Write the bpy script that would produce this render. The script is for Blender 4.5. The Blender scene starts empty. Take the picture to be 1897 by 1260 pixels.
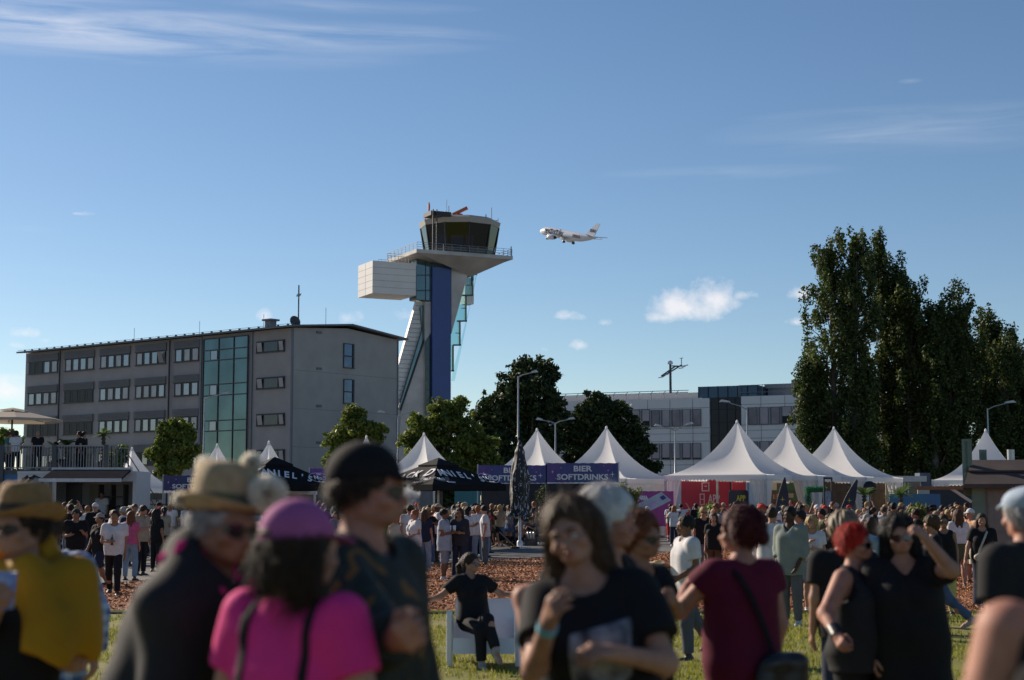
import bpy, math, random
import numpy as np
from math import sin, cos, pi, radians, sqrt, atan2
from mathutils import Vector, Matrix, Euler
rnd = random.Random(7)
nrng = np.random.default_rng(11)
scene = bpy.context.scene
COL = scene.collection

# ------------------------------------------------------------------ camera numbers
FPX = 2898.0
CAMZ = 1.95
TH = math.atan(296/FPX)
CT, ST = cos(TH), sin(TH)
def P(px, py, Y):
    """point at ground distance Y that the photograph shows at pixel (px, py)"""
    a = (px-948.5)/FPX; b = (630-py)/FPX
    t = Y/(CT-b*ST)
    return Vector((a*t, Y, CAMZ+t*(ST+b*CT)))
def gz(x, y):
    d = math.hypot(x, y)
    t = min(1, max(0, (16-d)/7))
    return 0.25*t*t*(3-2*t)

# ------------------------------------------------------------------ materials
_mats = {}
def new_mat(name):
    m = bpy.data.materials.new(name); m.use_nodes = True
    nt = m.node_tree
    return m, nt, nt.nodes['Principled BSDF']
def M(name, col=None, rough=.6, metal=0., var=.12, scale=4., bump=0., bscale=40., spec=.5, trans=0., coat=0., hue2=None, sheen=0., subsurf=0.):
    if name in _mats: return _mats[name]
    m, nt, b = new_mat(name)
    N, L = nt.nodes, nt.links
    tc = N.new('ShaderNodeTexCoord')
    if var > 0 or hue2:
        nz = N.new('ShaderNodeTexNoise'); nz.inputs['Scale'].default_value = scale; nz.inputs['Detail'].default_value = 5
        L.new(tc.outputs['Object'], nz.inputs['Vector'])
        mr = N.new('ShaderNodeMapRange'); mr.inputs[1].default_value = .3; mr.inputs[2].default_value = .7
        L.new(nz.outputs[0], mr.inputs[0])
        mx = N.new('ShaderNodeMix'); mx.data_type = 'RGBA'
        c2 = hue2 if hue2 else tuple(min(1, c*(1+var)) for c in col)
        c1 = col if hue2 else tuple(c*(1-var) for c in col)
        mx.inputs[6].default_value = (*c1, 1); mx.inputs[7].default_value = (*c2, 1)
        L.new(mr.outputs[0], mx.inputs[0]); L.new(mx.outputs[2], b.inputs['Base Color'])
    else:
        b.inputs['Base Color'].default_value = (*col, 1)
    if bump > 0:
        n2 = N.new('ShaderNodeTexNoise'); n2.inputs['Scale'].default_value = bscale; n2.inputs['Detail'].default_value = 4
        L.new(tc.outputs['Object'], n2.inputs['Vector'])
        bp = N.new('ShaderNodeBump'); bp.inputs['Strength'].default_value = bump; bp.inputs['Distance'].default_value = .02
        L.new(n2.outputs[0], bp.inputs['Height']); L.new(bp.outputs[0], b.inputs['Normal'])
    b.inputs['Roughness'].default_value = rough; b.inputs['Metallic'].default_value = metal
    b.inputs['Specular IOR Level'].default_value = spec
    if trans: b.inputs['Transmission Weight'].default_value = trans
    if coat: b.inputs['Coat Weight'].default_value = coat
    if sheen: b.inputs['Sheen Weight'].default_value = sheen
    if subsurf:
        b.inputs['Subsurface Weight'].default_value = subsurf
        b.inputs['Subsurface Radius'].default_value = (.02, .008, .004)
    _mats[name] = m
    return m
def M_translucent(name, col, amount=.4, rough=.6, var=.08, scale=1.5):
    """cloth or leaf that lets some light through"""
    if name in _mats: return _mats[name]
    m = M(name+'_', col, rough, var=var, scale=scale); m.name = name
    nt = m.node_tree; N, L = nt.nodes, nt.links
    b = N['Principled BSDF']; out = N['Material Output']
    tr = N.new('ShaderNodeBsdfTranslucent'); mx = N.new('ShaderNodeMixShader'); mx.inputs[0].default_value = amount
    src = b.inputs['Base Color'].links
    if src: L.new(src[0].from_socket, tr.inputs[0])
    else: tr.inputs[0].default_value = (*col, 1)
    L.new(b.outputs[0], mx.inputs[1]); L.new(tr.outputs[0], mx.inputs[2]); L.new(mx.outputs[0], out.inputs['Surface'])
    _mats[name] = m
    return m
def M_stripe(name, col, axis=2, freq=8., depth=.3, rough=.5, metal=0., var=.08, jx=None, dark=.35):
    """ribbed or jointed cladding: bump ribs along an axis"""
    if name in _mats: return _mats[name]
    m = M(name, col, rough, metal, var, .6)
    nt = m.node_tree; N, L = nt.nodes, nt.links; b = N['Principled BSDF']
    tc = N.new('ShaderNodeTexCoord')
    wv = N.new('ShaderNodeTexWave'); wv.wave_type = 'BANDS'; wv.bands_direction = 'XYZ'[axis]
    wv.inputs['Scale'].default_value = freq; wv.inputs['Distortion'].default_value = 0
    L.new(tc.outputs['Object'], wv.inputs['Vector'])
    bp = N.new('ShaderNodeBump'); bp.inputs['Strength'].default_value = depth; bp.inputs['Distance'].default_value = .03
    L.new(wv.outputs[1], bp.inputs['Height']); L.new(bp.outputs[0], b.inputs['Normal'])
    return m

# ------------------------------------------------------------------ tags, things
def tag(o, label=None, cat=None, group=None, kind=None):
    if label: o['label'] = label
    if cat: o['category'] = cat
    if group: o['group'] = group
    if kind: o['kind'] = kind
    return o
def thing(name, label, cat, loc=(0, 0, 0), rz=0., group=None):
    o = bpy.data.objects.new(name, None); COL.objects.link(o)
    o.empty_display_size = .2
    o.location = loc; o.rotation_euler = (0, 0, rz)
    return tag(o, label, cat, group)
def link_mesh(name, me, parent=None):
    o = bpy.data.objects.new(name, me); COL.objects.link(o)
    if parent: o.parent = parent
    return o
def copy_tree(o, parent=None):
    c = o.copy(); COL.objects.link(c)
    if parent: c.parent = parent
    for ch in list(o.children): copy_tree(ch, c)
    return c
def np_mesh(name, V, F, mats=(), midx=None, smooth=False):
    """V (n,3), F (m,k) arrays -> mesh data"""
    V = np.asarray(V, dtype=np.float32); F = np.asarray(F, dtype=np.int32)
    me = bpy.data.meshes.new(name)
    m, k = F.shape
    me.vertices.add(len(V)); me.vertices.foreach_set('co', V.ravel())
    me.loops.add(m*k); me.loops.foreach_set('vertex_index', F.ravel())
    me.polygons.add(m)
    me.polygons.foreach_set('loop_start', np.arange(0, m*k, k, dtype=np.int32))
    try: me.polygons.foreach_set('loop_total', np.full(m, k, dtype=np.int32))
    except Exception: pass
    for mm in mats: me.materials.append(mm)
    if midx is not None: me.polygons.foreach_set('material_index', np.asarray(midx, dtype=np.int32))
    me.polygons.foreach_set('use_smooth', np.full(m, bool(smooth)))
    me.update(calc_edges=True); me.validate()
    return me
class MB:
    def __init__(s): s.v = []; s.f = []; s.m = []; s.sm = []
    def add(s, vs, fs, mi=0, smooth=False):
        o = len(s.v); s.v += [tuple(v) for v in vs]
        for f in fs: s.f.append([i+o for i in f]); s.m.append(mi); s.sm.append(smooth)
        return s
    def box(s, lo, hi, mi=0, mat=None):
        x0, y0, z0 = lo; x1, y1, z1 = hi
        vs = [(x0,y0,z0),(x1,y0,z0),(x1,y1,z0),(x0,y1,z0),(x0,y0,z1),(x1,y0,z1),(x1,y1,z1),(x0,y1,z1)]
        if mat is not None: vs = [mat @ Vector(v) for v in vs]
        return s.add(vs, [(3,2,1,0),(4,5,6,7),(0,1,5,4),(1,2,6,5),(2,3,7,6),(3,0,4,7)], mi)
    def bar(s, a, b, w, h=None, mi=0, up=(0,0,1)):
        h = h or w
        a = Vector(a); b = Vector(b); d = (b-a); L = d.length
        if L < 1e-6: return s
        d.normalize(); u = Vector(up)
        if abs(d.dot(u)) > .98: u = Vector((0,1,0))
        sd = d.cross(u).normalized(); u = sd.cross(d)
        vs = []
        for p in (a, b):
            for i, j in ((-1,-1),(1,-1),(1,1),(-1,1)): vs.append(p+sd*(w/2*i)+u*(h/2*j))
        return s.add(vs, [(3,2,1,0),(4,5,6,7),(0,1,5,4),(1,2,6,5),(2,3,7,6),(3,0,4,7)], mi)
    def tube(s, pts, r, n=8, mi=0, caps=True, smooth=True):
        """tube along a polyline; r a number or a list"""
        pts = [Vector(p) for p in pts]; k = len(pts)
        rs = r if isinstance(r, (list, tuple)) else [r]*k
        vs = []
        t0 = (pts[1]-pts[0]).normalized()
        u = t0.cross(Vector((0,0,1)))
        if u.length < .05: u = t0.cross(Vector((1,0,0)))
        u.normalize()
        for i in range(k):
            t = (pts[min(i+1,k-1)]-pts[max(i-1,0)])
            t = t.normalized() if t.length > 1e-9 else t0
            u = (u - t*u.dot(t)); u.normalize(); w = t.cross(u)
            for j in range(n):
                a = 2*pi*j/n; vs.append(pts[i]+(u*cos(a)+w*sin(a))*rs[i])
        fs = []
        for i in range(k-1):
            for j in range(n): fs.append((i*n+j, i*n+(j+1)%n, (i+1)*n+(j+1)%n, (i+1)*n+j))
        s.add(vs, fs, mi, smooth)
        if caps: s.add(vs[:n], [tuple(range(n))[::-1]], mi); s.add(vs[-n:], [tuple(range(n))], mi)
        return s
    def lathe(s, prof, n=16, mi=0, c=(0,0,0), smooth=True, caps=True):
        vs = []; fs = []
        for r, z in prof:
            for j in range(n): a = 2*pi*j/n; vs.append((c[0]+r*cos(a), c[1]+r*sin(a), c[2]+z))
        for i in range(len(prof)-1):
            for j in range(n): fs.append((i*n+j, i*n+(j+1)%n, (i+1)*n+(j+1)%n, (i+1)*n+j))
        s.add(vs, fs, mi, smooth)
        if caps: s.add(vs[:n], [tuple(range(n))[::-1]], mi); s.add(vs[-n:], [tuple(range(n))], mi)
        return s
    def prism(s, poly, ext, mi=0):
        """3-D polygon extruded by the vector ext"""
        poly = [Vector(p) for p in poly]; e = Vector(ext); n = len(poly)
        vs = poly+[p+e for p in poly]
        return s.add(vs, [tuple(range(n))[::-1], tuple(range(n, 2*n))]+[(i, (i+1)%n, n+(i+1)%n, n+i) for i in range(n)], mi)
    def ball(s, c, r, n=12, m=8, mi=0):
        rr = r if isinstance(r, (list, tuple)) else (r, r, r)
        vs = []; fs = []
        for i in range(m+1):
            ph = pi*i/m
            for j in range(n):
                a = 2*pi*j/n
                vs.append((c[0]+rr[0]*sin(ph)*cos(a), c[1]+rr[1]*sin(ph)*sin(a), c[2]+rr[2]*cos(ph)))
        for i in range(m):
            for j in range(n): fs.append((i*n+j, (i+1)*n+j, (i+1)*n+(j+1)%n, i*n+(j+1)%n))
        return s.add(vs, fs, mi, True)
    def mesh(s, name, mats):
        me = bpy.data.meshes.new(name)
        me.from_pydata([tuple(v) for v in s.v], [], s.f)
        for m in (mats if isinstance(mats, (list, tuple)) else [mats]): me.materials.append(m)
        me.polygons.foreach_set('material_index', s.m); me.polygons.foreach_set('use_smooth', s.sm)
        me.validate(); me.update()
        return me
    def build(s, name, mats, parent=None):
        return link_mesh(name, s.mesh(name, mats), parent)
def text_mesh(txt, size, ext=.01, bold=0., align='CENTER', spacing=1.):
    cu = bpy.data.curves.new('lettering', 'FONT'); cu.body = txt; cu.size = size; cu.extrude = ext
    cu.align_x = align; cu.align_y = 'CENTER'; cu.offset = bold; cu.space_character = spacing; cu.resolution_u = 3
    o = bpy.data.objects.new('lettering', cu); COL.objects.link(o)
    dg = bpy.context.evaluated_depsgraph_get()
    me = bpy.data.meshes.new_from_object(o.evaluated_get(dg))
    bpy.data.objects.remove(o); bpy.data.curves.remove(cu)
    me.materials.clear()
    return me
def lettering(txt, size, mat, parent, mw, ext=.01, bold=0., align='CENTER', name='lettering', spacing=1., width=None):
    """writing laid in the local XY plane of matrix mw"""
    me = text_mesh(txt, size, ext, bold, align, spacing); me.materials.append(mat)
    if width and len(me.vertices):
        xs = [v.co.x for v in me.vertices]; w = max(xs)-min(xs)
        if w > 0:
            k = width/w
            for v in me.vertices: v.co.x *= k
    o = link_mesh(name, me, parent); o.matrix_local = mw
    return o
def frame(o, x, y):
    """matrix with local X along x, local Y along y, origin o"""
    x = Vector(x).normalized(); y = Vector(y); z = x.cross(y).normalized(); y = z.cross(x)
    m = Matrix.Identity(4)
    for i in range(3): m[i][0] = x[i]; m[i][1] = y[i]; m[i][2] = z[i]; m[i][3] = o[i]
    return m
# ------------------------------------------------------------------ camera, sun, sky
SUN_EL, SUN_BETA = radians(26), radians(43)      # from the left, behind the scene
sunv = Vector((-cos(SUN_BETA)*cos(SUN_EL), sin(SUN_BETA)*cos(SUN_EL), sin(SUN_EL)))
cam = bpy.data.cameras.new('camera'); camo = bpy.data.objects.new('camera', cam); COL.objects.link(camo)
camo.location = (0, 0, CAMZ); camo.rotation_euler = (pi/2+TH, 0, 0)
cam.sensor_width = 36; cam.sensor_fit = 'HORIZONTAL'; cam.lens = 55.0
cam.clip_start = .05; cam.clip_end = 20000
cam.dof.use_dof = True; cam.dof.focus_distance = 62; cam.dof.aperture_fstop = 2.3; cam.dof.aperture_blades = 0
scene.camera = camo
sun = bpy.data.lights.new('sun', 'SUN'); sun.energy = 5.0; sun.angle = radians(.53); sun.color = (1., .86, .70)
suno = bpy.data.objects.new('sun', sun); COL.objects.link(suno)
suno.rotation_euler = sunv.to_track_quat('Z', 'Y').to_euler(); suno.location = (-40, 40, 60)

w = bpy.data.worlds.new('World'); scene.world = w; w.use_nodes = True
nt = w.node_tree; N, L = nt.nodes, nt.links
bg = N['Background']; bg.inputs[1].default_value = .070
sky = N.new('ShaderNodeTexSky'); sky.sky_type = 'NISHITA'; sky.sun_disc = False
sky.sun_elevation = SUN_EL; sky.sun_rotation = atan2(sunv.x, sunv.y)
sky.altitude = 300; sky.air_density = .85; sky.dust_density = .2; sky.ozone_density = 2.0
tc = N.new('ShaderNodeTexCoord')
sep = N.new('ShaderNodeSeparateXYZ'); L.new(tc.outputs['Generated'], sep.inputs[0])
def mth(op, a, b=None, c=None):
    n = N.new('ShaderNodeMath'); n.operation = op
    for i, v in enumerate((a, b, c)):
        if v is None: continue
        if hasattr(v, 'is_output'): L.new(v, n.inputs[i])
        else: n.inputs[i].default_value = v
    return n.outputs[0]
az = mth('ARCTAN2', sep.outputs[0], sep.outputs[1])
el = mth('ARCSINE', sep.outputs[2])
def skydir(px, py):
    v = P(px, py, 1000)-Vector((0, 0, CAMZ)); v.normalize()
    return atan2(v.x, v.y), math.asin(v.z)
comb = N.new('ShaderNodeCombineXYZ'); L.new(az, comb.inputs[0]); L.new(el, comb.inputs[1])
nz = N.new('ShaderNodeTexNoise'); nz.inputs['Scale'].default_value = 55; nz.inputs['Detail'].default_value = 8; nz.inputs['Roughness'].default_value = .62
L.new(comb.outputs[0], nz.inputs['Vector'])
def blob(px, py, rx, ry, gain=1., flat=True):
    a0, e0 = skydir(px, py)
    dx = mth('MULTIPLY', mth('SUBTRACT', az, a0), FPX/rx)
    dy = mth('MULTIPLY', mth('SUBTRACT', el, e0), FPX/ry)
    if flat:   # flatter base
        dy = mth('MULTIPLY', dy, mth('ADD', 1.0, mth('MULTIPLY', mth('LESS_THAN', dy, 0.), .55)))
    r = mth('SQRT', mth('ADD', mth('MULTIPLY', dx, dx), mth('MULTIPLY', dy, dy)))
    return mth('MULTIPLY', mth('MAXIMUM', mth('SUBTRACT', 1., r), 0.), gain)
tot = None
for bl in [(1270,572,100,52,1.5),(1320,556,78,52,1.35),(1225,588,55,28,1.1),(1375,548,60,26,.9),(1045,586,52,18,.95),(1075,640,28,20,.85),
           (1486,546,34,28,1.15),(1474,597,34,16,1.05),(1125,598,34,12,.5),(40,618,50,18,.8),(25,640,45,14,.6),(85,632,28,12,.6),
           (5,725,80,48,1.2),(40,700,40,26,.8),(490,588,20,22,.75),(640,590,50,26,.5),(760,585,40,30,.5),(140,396,50,9,.75),(1010,648,40,12,.4)]:
    o_ = blob(*bl); tot = o_ if tot is None else mth('MAXIMUM', tot, o_)
cum = mth('MULTIPLY', mth('SUBTRACT', mth('ADD', tot, mth('MULTIPLY', mth('SUBTRACT', nz.outputs[0], .5), 2.3)), .34), 1.0)
cum = mth('MULTIPLY', mth('MINIMUM', mth('MAXIMUM', cum, 0.), 1.), mth('MINIMUM', mth('MULTIPLY', tot, 6.), 1.))
# cirrus streaks
mp = N.new('ShaderNodeMapping'); mp.inputs['Scale'].default_value = (3.2, 34., 1.); mp.inputs['Rotation'].default_value = (0, 0, radians(4.))
L.new(comb.outputs[0], mp.inputs[0])
n3 = N.new('ShaderNodeTexNoise'); n3.inputs['Scale'].default_value = 2.6; n3.inputs['Detail'].default_value = 7; n3.inputs['Roughness'].default_value = .55; n3.inputs['Distortion'].default_value = .5
L.new(mp.outputs[0], n3.inputs['Vector'])
cir = None
for bl in [(150,52,560,62,1.3,False),(430,62,560,38,.8,False),(620,12,300,16,.4,False),(380,95,420,34,.35,False),(1720,240,420,50,.35,False),(1350,320,260,16,.22,False),(1600,210,240,14,.22,False),(1687,150,26,6,.3,False),(40,424,70,8,.3,False)]:
    o_ = blob(*bl); cir = o_ if cir is None else mth('MAXIMUM', cir, o_)
cirm = mth('MULTIPLY', cir, mth('MINIMUM', mth('MAXIMUM', mth('MULTIPLY', mth('SUBTRACT', n3.outputs[0], .36), 3.0), 0.), 1.))
cirm = mth('MULTIPLY', mth('MINIMUM', cirm, 1.), .62)
# sky colour: a slight deepening of the blue with height, as the photograph has it
hsv = N.new('ShaderNodeHueSaturation'); hsv.inputs['Saturation'].default_value = 1.09; hsv.inputs['Value'].default_value = 1.
L.new(sky.outputs[0], hsv.inputs['Color'])
CLOUD = 9.0
mixc = N.new('ShaderNodeMix'); mixc.data_type = 'RGBA'; mixc.inputs[7].default_value = (CLOUD*1.0, CLOUD*1.02, CLOUD*1.1, 1)
L.new(cirm, mixc.inputs[0]); L.new(hsv.outputs[0], mixc.inputs[6])
mix2 = N.new('ShaderNodeMix'); mix2.data_type = 'RGBA'; mix2.inputs[7].default_value = (CLOUD*1.18, CLOUD*1.12, CLOUD*1.12, 1)
L.new(mth('MULTIPLY', cum, .74), mix2.inputs[0]); L.new(mixc.outputs[2], mix2.inputs[6]); L.new(mix2.outputs[2], bg.inputs[0])

vs_ = scene.view_settings
vs_.view_transform = 'Standard'; vs_.look = 'None'; vs_.exposure = .5; vs_.gamma = 1.; vs_.use_curve_mapping = False
scene.cycles.use_denoising = True
scene.cycles.max_bounces = 8; scene.cycles.transparent_max_bounces = 16
scene.cycles.sample_clamp_indirect = 6
try: scene.cycles.denoiser = 'OPENIMAGEDENOISE'
except Exception: pass

# ------------------------------------------------------------------ ground
def ground_mat(name, c1, c2, s1, c3=None, s2=60, bump=.4, rough=.9):
    m, nt, b = new_mat(name); N, L = nt.nodes, nt.links
    geo = N.new('ShaderNodeNewGeometry')
    a = N.new('ShaderNodeTexNoise'); a.inputs['Scale'].default_value = s1; a.inputs['Detail'].default_value = 6
    L.new(geo.outputs['Position'], a.inputs['Vector'])
    r = N.new('ShaderNodeMapRange'); r.inputs[1].default_value = .35; r.inputs[2].default_value = .65; L.new(a.outputs[0], r.inputs[0])
    mx = N.new('ShaderNodeMix'); mx.data_type = 'RGBA'; mx.inputs[6].default_value = (*c1, 1); mx.inputs[7].default_value = (*c2, 1)
    L.new(r.outputs[0], mx.inputs[0])
    d = N.new('ShaderNodeTexNoise'); d.inputs['Scale'].default_value = s2; d.inputs['Detail'].default_value = 3
    L.new(geo.outputs['Position'], d.inputs['Vector'])
    out = mx.outputs[2]
    if c3:
        r2 = N.new('ShaderNodeMapRange'); r2.inputs[1].default_value = .5; r2.inputs[2].default_value = .68; L.new(d.outputs[0], r2.inputs[0])
        m2 = N.new('ShaderNodeMix'); m2.data_type = 'RGBA'; m2.inputs[7].default_value = (*c3, 1)
        L.new(r2.outputs[0], m2.inputs[0]); L.new(out, m2.inputs[6]); out = m2.outputs[2]
    L.new(out, b.inputs['Base Color'])
    bp = N.new('ShaderNodeBump'); bp.inputs['Strength'].default_value = bump; bp.inputs['Distance'].default_value = .03
    L.new(d.outputs[0], bp.inputs['Height']); L.new(bp.outputs[0], b.inputs['Normal'])
    b.inputs['Roughness'].default_value = rough; b.inputs['Specular IOR Level'].default_value = .25
    return m
asphalt = ground_mat('asphalt', (.12,.115,.11), (.17,.165,.155), .35, (.075,.072,.07), 14, .25, .85)
turf = ground_mat('turf', (.12,.135,.02), (.19,.18,.04), .55, (.22,.17,.08), 3.2, .5)
mulch = ground_mat('bark_mulch', (.22,.085,.036), (.36,.155,.07), .5, (.085,.04,.022), 16, .9)
g = MB(); g.add([(-3500,-300,0),(3500,-300,0),(3500,6000,0),(-3500,6000,0)], [(0,1,2,3)])
tag(g.build('ground', asphalt), kind='structure')
MUL = [(-40,27.5),(-20,29.5),(-13,32.5),(-9.4,36.),(-7.4,41.5),(-2.5,48.),(.2,52.),(5.6,57.6),(9,63),(14,66),(40,70)]
def mul_far(x):
    for (x0,y0),(x1,y1) in zip(MUL, MUL[1:]):
        if x <= x1: return y0+(y1-y0)*(max(x, x0)-x0)/(x1-x0)
    return MUL[-1][1]
def grass_far(x): return 27.6+.12*sin(x*1.7)+.10*sin(x*4.3+1)+.06*sin(x*9.1)
xs = np.linspace(-40, 40, 161)
gv = []; ny = 70
for x in xs:
    for j in range(ny+1):
        y = -12+(grass_far(x)+12)*j/ny
        gv.append((x, y, gz(x, y)+.012))
n1 = ny+1
gf = [(i*n1+j, (i+1)*n1+j, (i+1)*n1+j+1, i*n1+j+1) for i in range(160) for j in range(ny)]
tag(link_mesh('grass_field', np_mesh('grass_field', gv, gf, [turf], smooth=True)), kind='structure')
mv = []
for x in xs:
    a = grass_far(x)-.3; b = mul_far(x)+.15*sin(x*2.3)+.1*sin(x*5.7)
    for j in range(41): mv.append((x, a+(b-a)*j/40, .006+.03*(abs(sin(x*1.3+j*.7))*.5+.25)*(0 if j in (0,40) else 1)))
mf = [(i*41+j, (i+1)*41+j, (i+1)*41+j+1, i*41+j+1) for i in range(160) for j in range(40)]
tag(link_mesh('mulch_bed', np_mesh('mulch_bed', mv, mf, [mulch], smooth=True)), kind='structure')

def leaf_mats(prefix, cols, amount=.35, rough=.55):
    return [M_translucent(f'{prefix}_{i}', c, amount, rough, .2, 8.) for i, c in enumerate(cols)]
# grass blades: one mass
n = 125000
yb = 13.5+nrng.random(n)**.85*14.2; xb = (nrng.random(n)-.5)*(yb*.78+3)
okk = yb < np.array([grass_far(x) for x in xb])-.02
dens = np.sin(xb*1.9+np.sin(yb*1.1))*np.sin(yb*1.6+xb*.6)
okk &= (nrng.random(n) < .62+.62*dens)
xb, yb = xb[okk], yb[okk]; n = len(xb)
ang = nrng.random(n)*2*pi; hgt = .035+.045*nrng.random(n); wd = .006+.006*nrng.random(n)
lx = (nrng.random(n)-.5)*.05; ly = (nrng.random(n)-.5)*.05
zb = np.array([gz(x, y) for x, y in zip(xb, yb)])+.008
V = np.stack([np.stack([xb-np.cos(ang)*wd, yb-np.sin(ang)*wd, zb], 1), np.stack([xb+np.cos(ang)*wd, yb+np.sin(ang)*wd, zb], 1),
              np.stack([xb+lx, yb+ly, zb+hgt], 1)], 1).reshape(-1, 3)
tag(link_mesh('grass', np_mesh('grass', V, np.arange(3*n).reshape(-1, 3), leaf_mats('grass_blade', [(.16,.19,.02),(.24,.24,.03),(.33,.29,.08)], .45), (nrng.random(n)**1.6*3).astype(int))),
    'short worn green lawn in front of the bark mulch', 'grass', kind='stuff')
# bark chips: one mass
n = 165000
yb = 27.4+nrng.random(n)*31; xb = (nrng.random(n)-.5)*(yb*.74+5)
okk = (yb < np.array([mul_far(x) for x in xb])+.25*nrng.random(n)) & (yb > np.array([grass_far(x) for x in xb])-.12)
xb, yb = xb[okk], yb[okk]; n = len(xb)
q = nrng.normal(size=(n, 3)); q[:, 2] *= .35; q /= np.linalg.norm(q, axis=1)[:, None]
p2 = np.cross(q, nrng.normal(size=(n, 3))); p2 /= np.linalg.norm(p2, axis=1)[:, None]
c = np.stack([xb, yb, .03+.03*nrng.random(n)], 1)
sz_ = (.55+.9*nrng.random(n)**3)[:, None]; a = q*.024*sz_; b = p2*.012*sz_
V = np.stack([c-a-b, c+a-b, c+a+b, c-a+b], 1).reshape(-1, 3)
tag(link_mesh('bark_chips', np_mesh('bark_chips', V, np.arange(4*n).reshape(-1, 4), [M('bark_chip_0', (.36,.14,.055), .8), M('bark_chip_1', (.56,.28,.12), .75), M('bark_chip_2', (.10,.038,.02), .9)], (nrng.random(n)**1.2*3).astype(int))),
    'loose red brown bark mulch chips', 'mulch', kind='stuff')
# edging strip between lawn and mulch
e = MB(); y_ = M('yellow_cover', (.55,.40,.05), .5); k_ = M('black_rubber', (.02,.02,.02), .6)
segs = 30
for i in range(segs):
    x0 = -14+28*i/segs; x1 = -14+28*(i+.985)/segs
    for lo, hi, z, mi in ((-.16,.0,.045,1),(.0,.07,.065,0)):
        ya, yb_ = 27.15+.05*sin(x0*.5), 27.15+.05*sin(x1*.5)
        e.add([(x0,ya+lo,.0),(x1,yb_+lo,.0),(x1,yb_+hi,.0),(x0,ya+hi,.0),(x0,ya+lo+.02,z),(x1,yb_+lo+.02,z),(x1,yb_+hi-.005,z),(x0,ya+hi-.005,z)],
              [(3,2,1,0),(4,5,6,7),(0,1,5,4),(1,2,6,5),(2,3,7,6),(3,0,4,7)], mi)
tag(e.build('cable_ramp', [y_, k_]), 'low yellow topped black strip along the lawn edge by the mulch', 'cable cover')
# ================================================================== office building
O_Y = 147.; O_C = P(540, 760, O_Y); O_C.z = 0
OA = atan2(.785, .62)                      # local x runs along the gable, local y along the long front
gdir = Vector((.62, .785, 0)).normalized(); udir = Vector((-gdir.y, gdir.x, 0))
def o_t(px, py, base, dr):
    """distance along a wall line (base + t*dr) where the photo column px falls"""
    k = (px-948.5)/FPX/(CT-(630-py)/FPX*ST)
    return (k*base.y-base.x)/(dr.x-k*dr.y)
def zpix(py, Y): return P(948, py, Y).z
wall_g = M_stripe('grey_ribbed_cladding', (.41,.365,.335), 2, 9.5, .5, .5, .25)
wall_e = M_stripe('grey_flat_cladding', (.38,.34,.31), 2, 5.5, .15, .5, .2)
dark_f = M('dark_grey_metal', (.035,.035,.042), .45, .3)
mid_f = M('mid_grey_metal', (.16,.16,.175), .5, .3)
gl_sky = M('window_glass', (.30,.31,.33), .05, .55, var=.1)
gl_dark = M('dark_window_glass', (.014,.015,.018), .25, 0, spec=.22)
gl_cur = M('curtained_glass', (.38,.36,.36), .25, .15, var=.15, scale=1.2)
gl_teal = M('teal_curtain_glass', (.10,.155,.16), .04, .7, var=.25, scale=.25)
roof_m = M('grey_roof_sheet', (.13,.135,.14), .5, .3)
off = thing('office_building', 'long grey clad office block with ribbon windows and a tall glass stairwell', 'building', O_C, OA)
LEN = o_t(47, 700, O_C, udir); WID = o_t(737, 700, O_C, gdir)
EAVE = zpix(607, O_Y); RIDGE = EAVE+.55
yo = lambda px, py=700: o_t(px, py, O_C, udir)
w = MB()
prof = [(0,0),(WID,0),(WID,EAVE),(WID*.5,RIDGE),(0,EAVE)]
n_ = 5
w.add([(x,0.,z) for x,z in prof], [tuple(range(n_))], 1)
w.add([(x,LEN,z) for x,z in prof], [tuple(range(n_))[::-1]], 1)
w.add([(WID,0,0),(WID,LEN,0),(WID,LEN,EAVE),(WID,0,EAVE)], [(0,1,2,3)], 0)
w.add([(0,0,0),(0,LEN,0),(0,LEN,EAVE),(0,0,EAVE)], [(3,2,1,0)], 0)
# corner trim, downpipes and pilasters
for px in (372, 466): w.box((-.10, yo(px)-.15, 0), (-.003, yo(px)+.15, EAVE-.1), 2)
w.box((-.06, -.06, 0), (.12, .12, EAVE-.05), 2)
w.box((WID-.12,-.05,0),(WID+.05,.12,EAVE-.05), 2)
for zz in (EAVE*.18, EAVE*.38, EAVE*.58, EAVE*.78):
    w.box((.15,-.012,zz),(WID-.15,-.003,zz+.03), 2)
w.build('wall', [wall_g, wall_e, mid_f], off)
r = MB(); ov = .75
for sgn in (0, 1):
    a0 = (-ov, EAVE-.02) if sgn == 0 else (WID*.5, RIDGE+.22); a1 = (WID*.5, RIDGE+.22) if sgn == 0 else (WID+ov, EAVE-.02)
    r.add([(a0[0],-ov,a0[1]+.02),(a1[0],-ov,a1[1]+.02),(a1[0],LEN+ov,a1[1]+.02),(a0[0],LEN+ov,a0[1]+.02),
           (a0[0],-ov,a0[1]+.19),(a1[0],-ov,a1[1]+.19),(a1[0],LEN+ov,a1[1]+.19),(a0[0],LEN+ov,a0[1]+.19)],
          [(3,2,1,0),(4,5,6,7),(0,1,5,4),(1,2,6,5),(2,3,7,6),(3,0,4,7)], 0)
rf = r.build('roof', [roof_m], off)
s_ = MB()
k = 0
yy = 0.
while yy < LEN: s_.box((-ov+.1,yy,EAVE+.18),(-ov+.3,yy+.12,EAVE+.34)); yy += 1.35
s_.bar((-ov+.2,-ov,EAVE+.32),(-ov+.2,LEN+ov,EAVE+.32), .03)
s_.build('snow_guard', [mid_f], rf)
c_ = MB(); yv = yo(473, 600)+1.5
c_.box((3.0,yv-.4,EAVE),(3.8,yv+.4,RIDGE+.85)); c_.box((2.8,yv-.65,RIDGE+.852),(4.0,yv+.65,RIDGE+1.02)); c_.box((1.2,yv-1.2,EAVE+.1),(4.6,yv+5,EAVE+.42))
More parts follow.
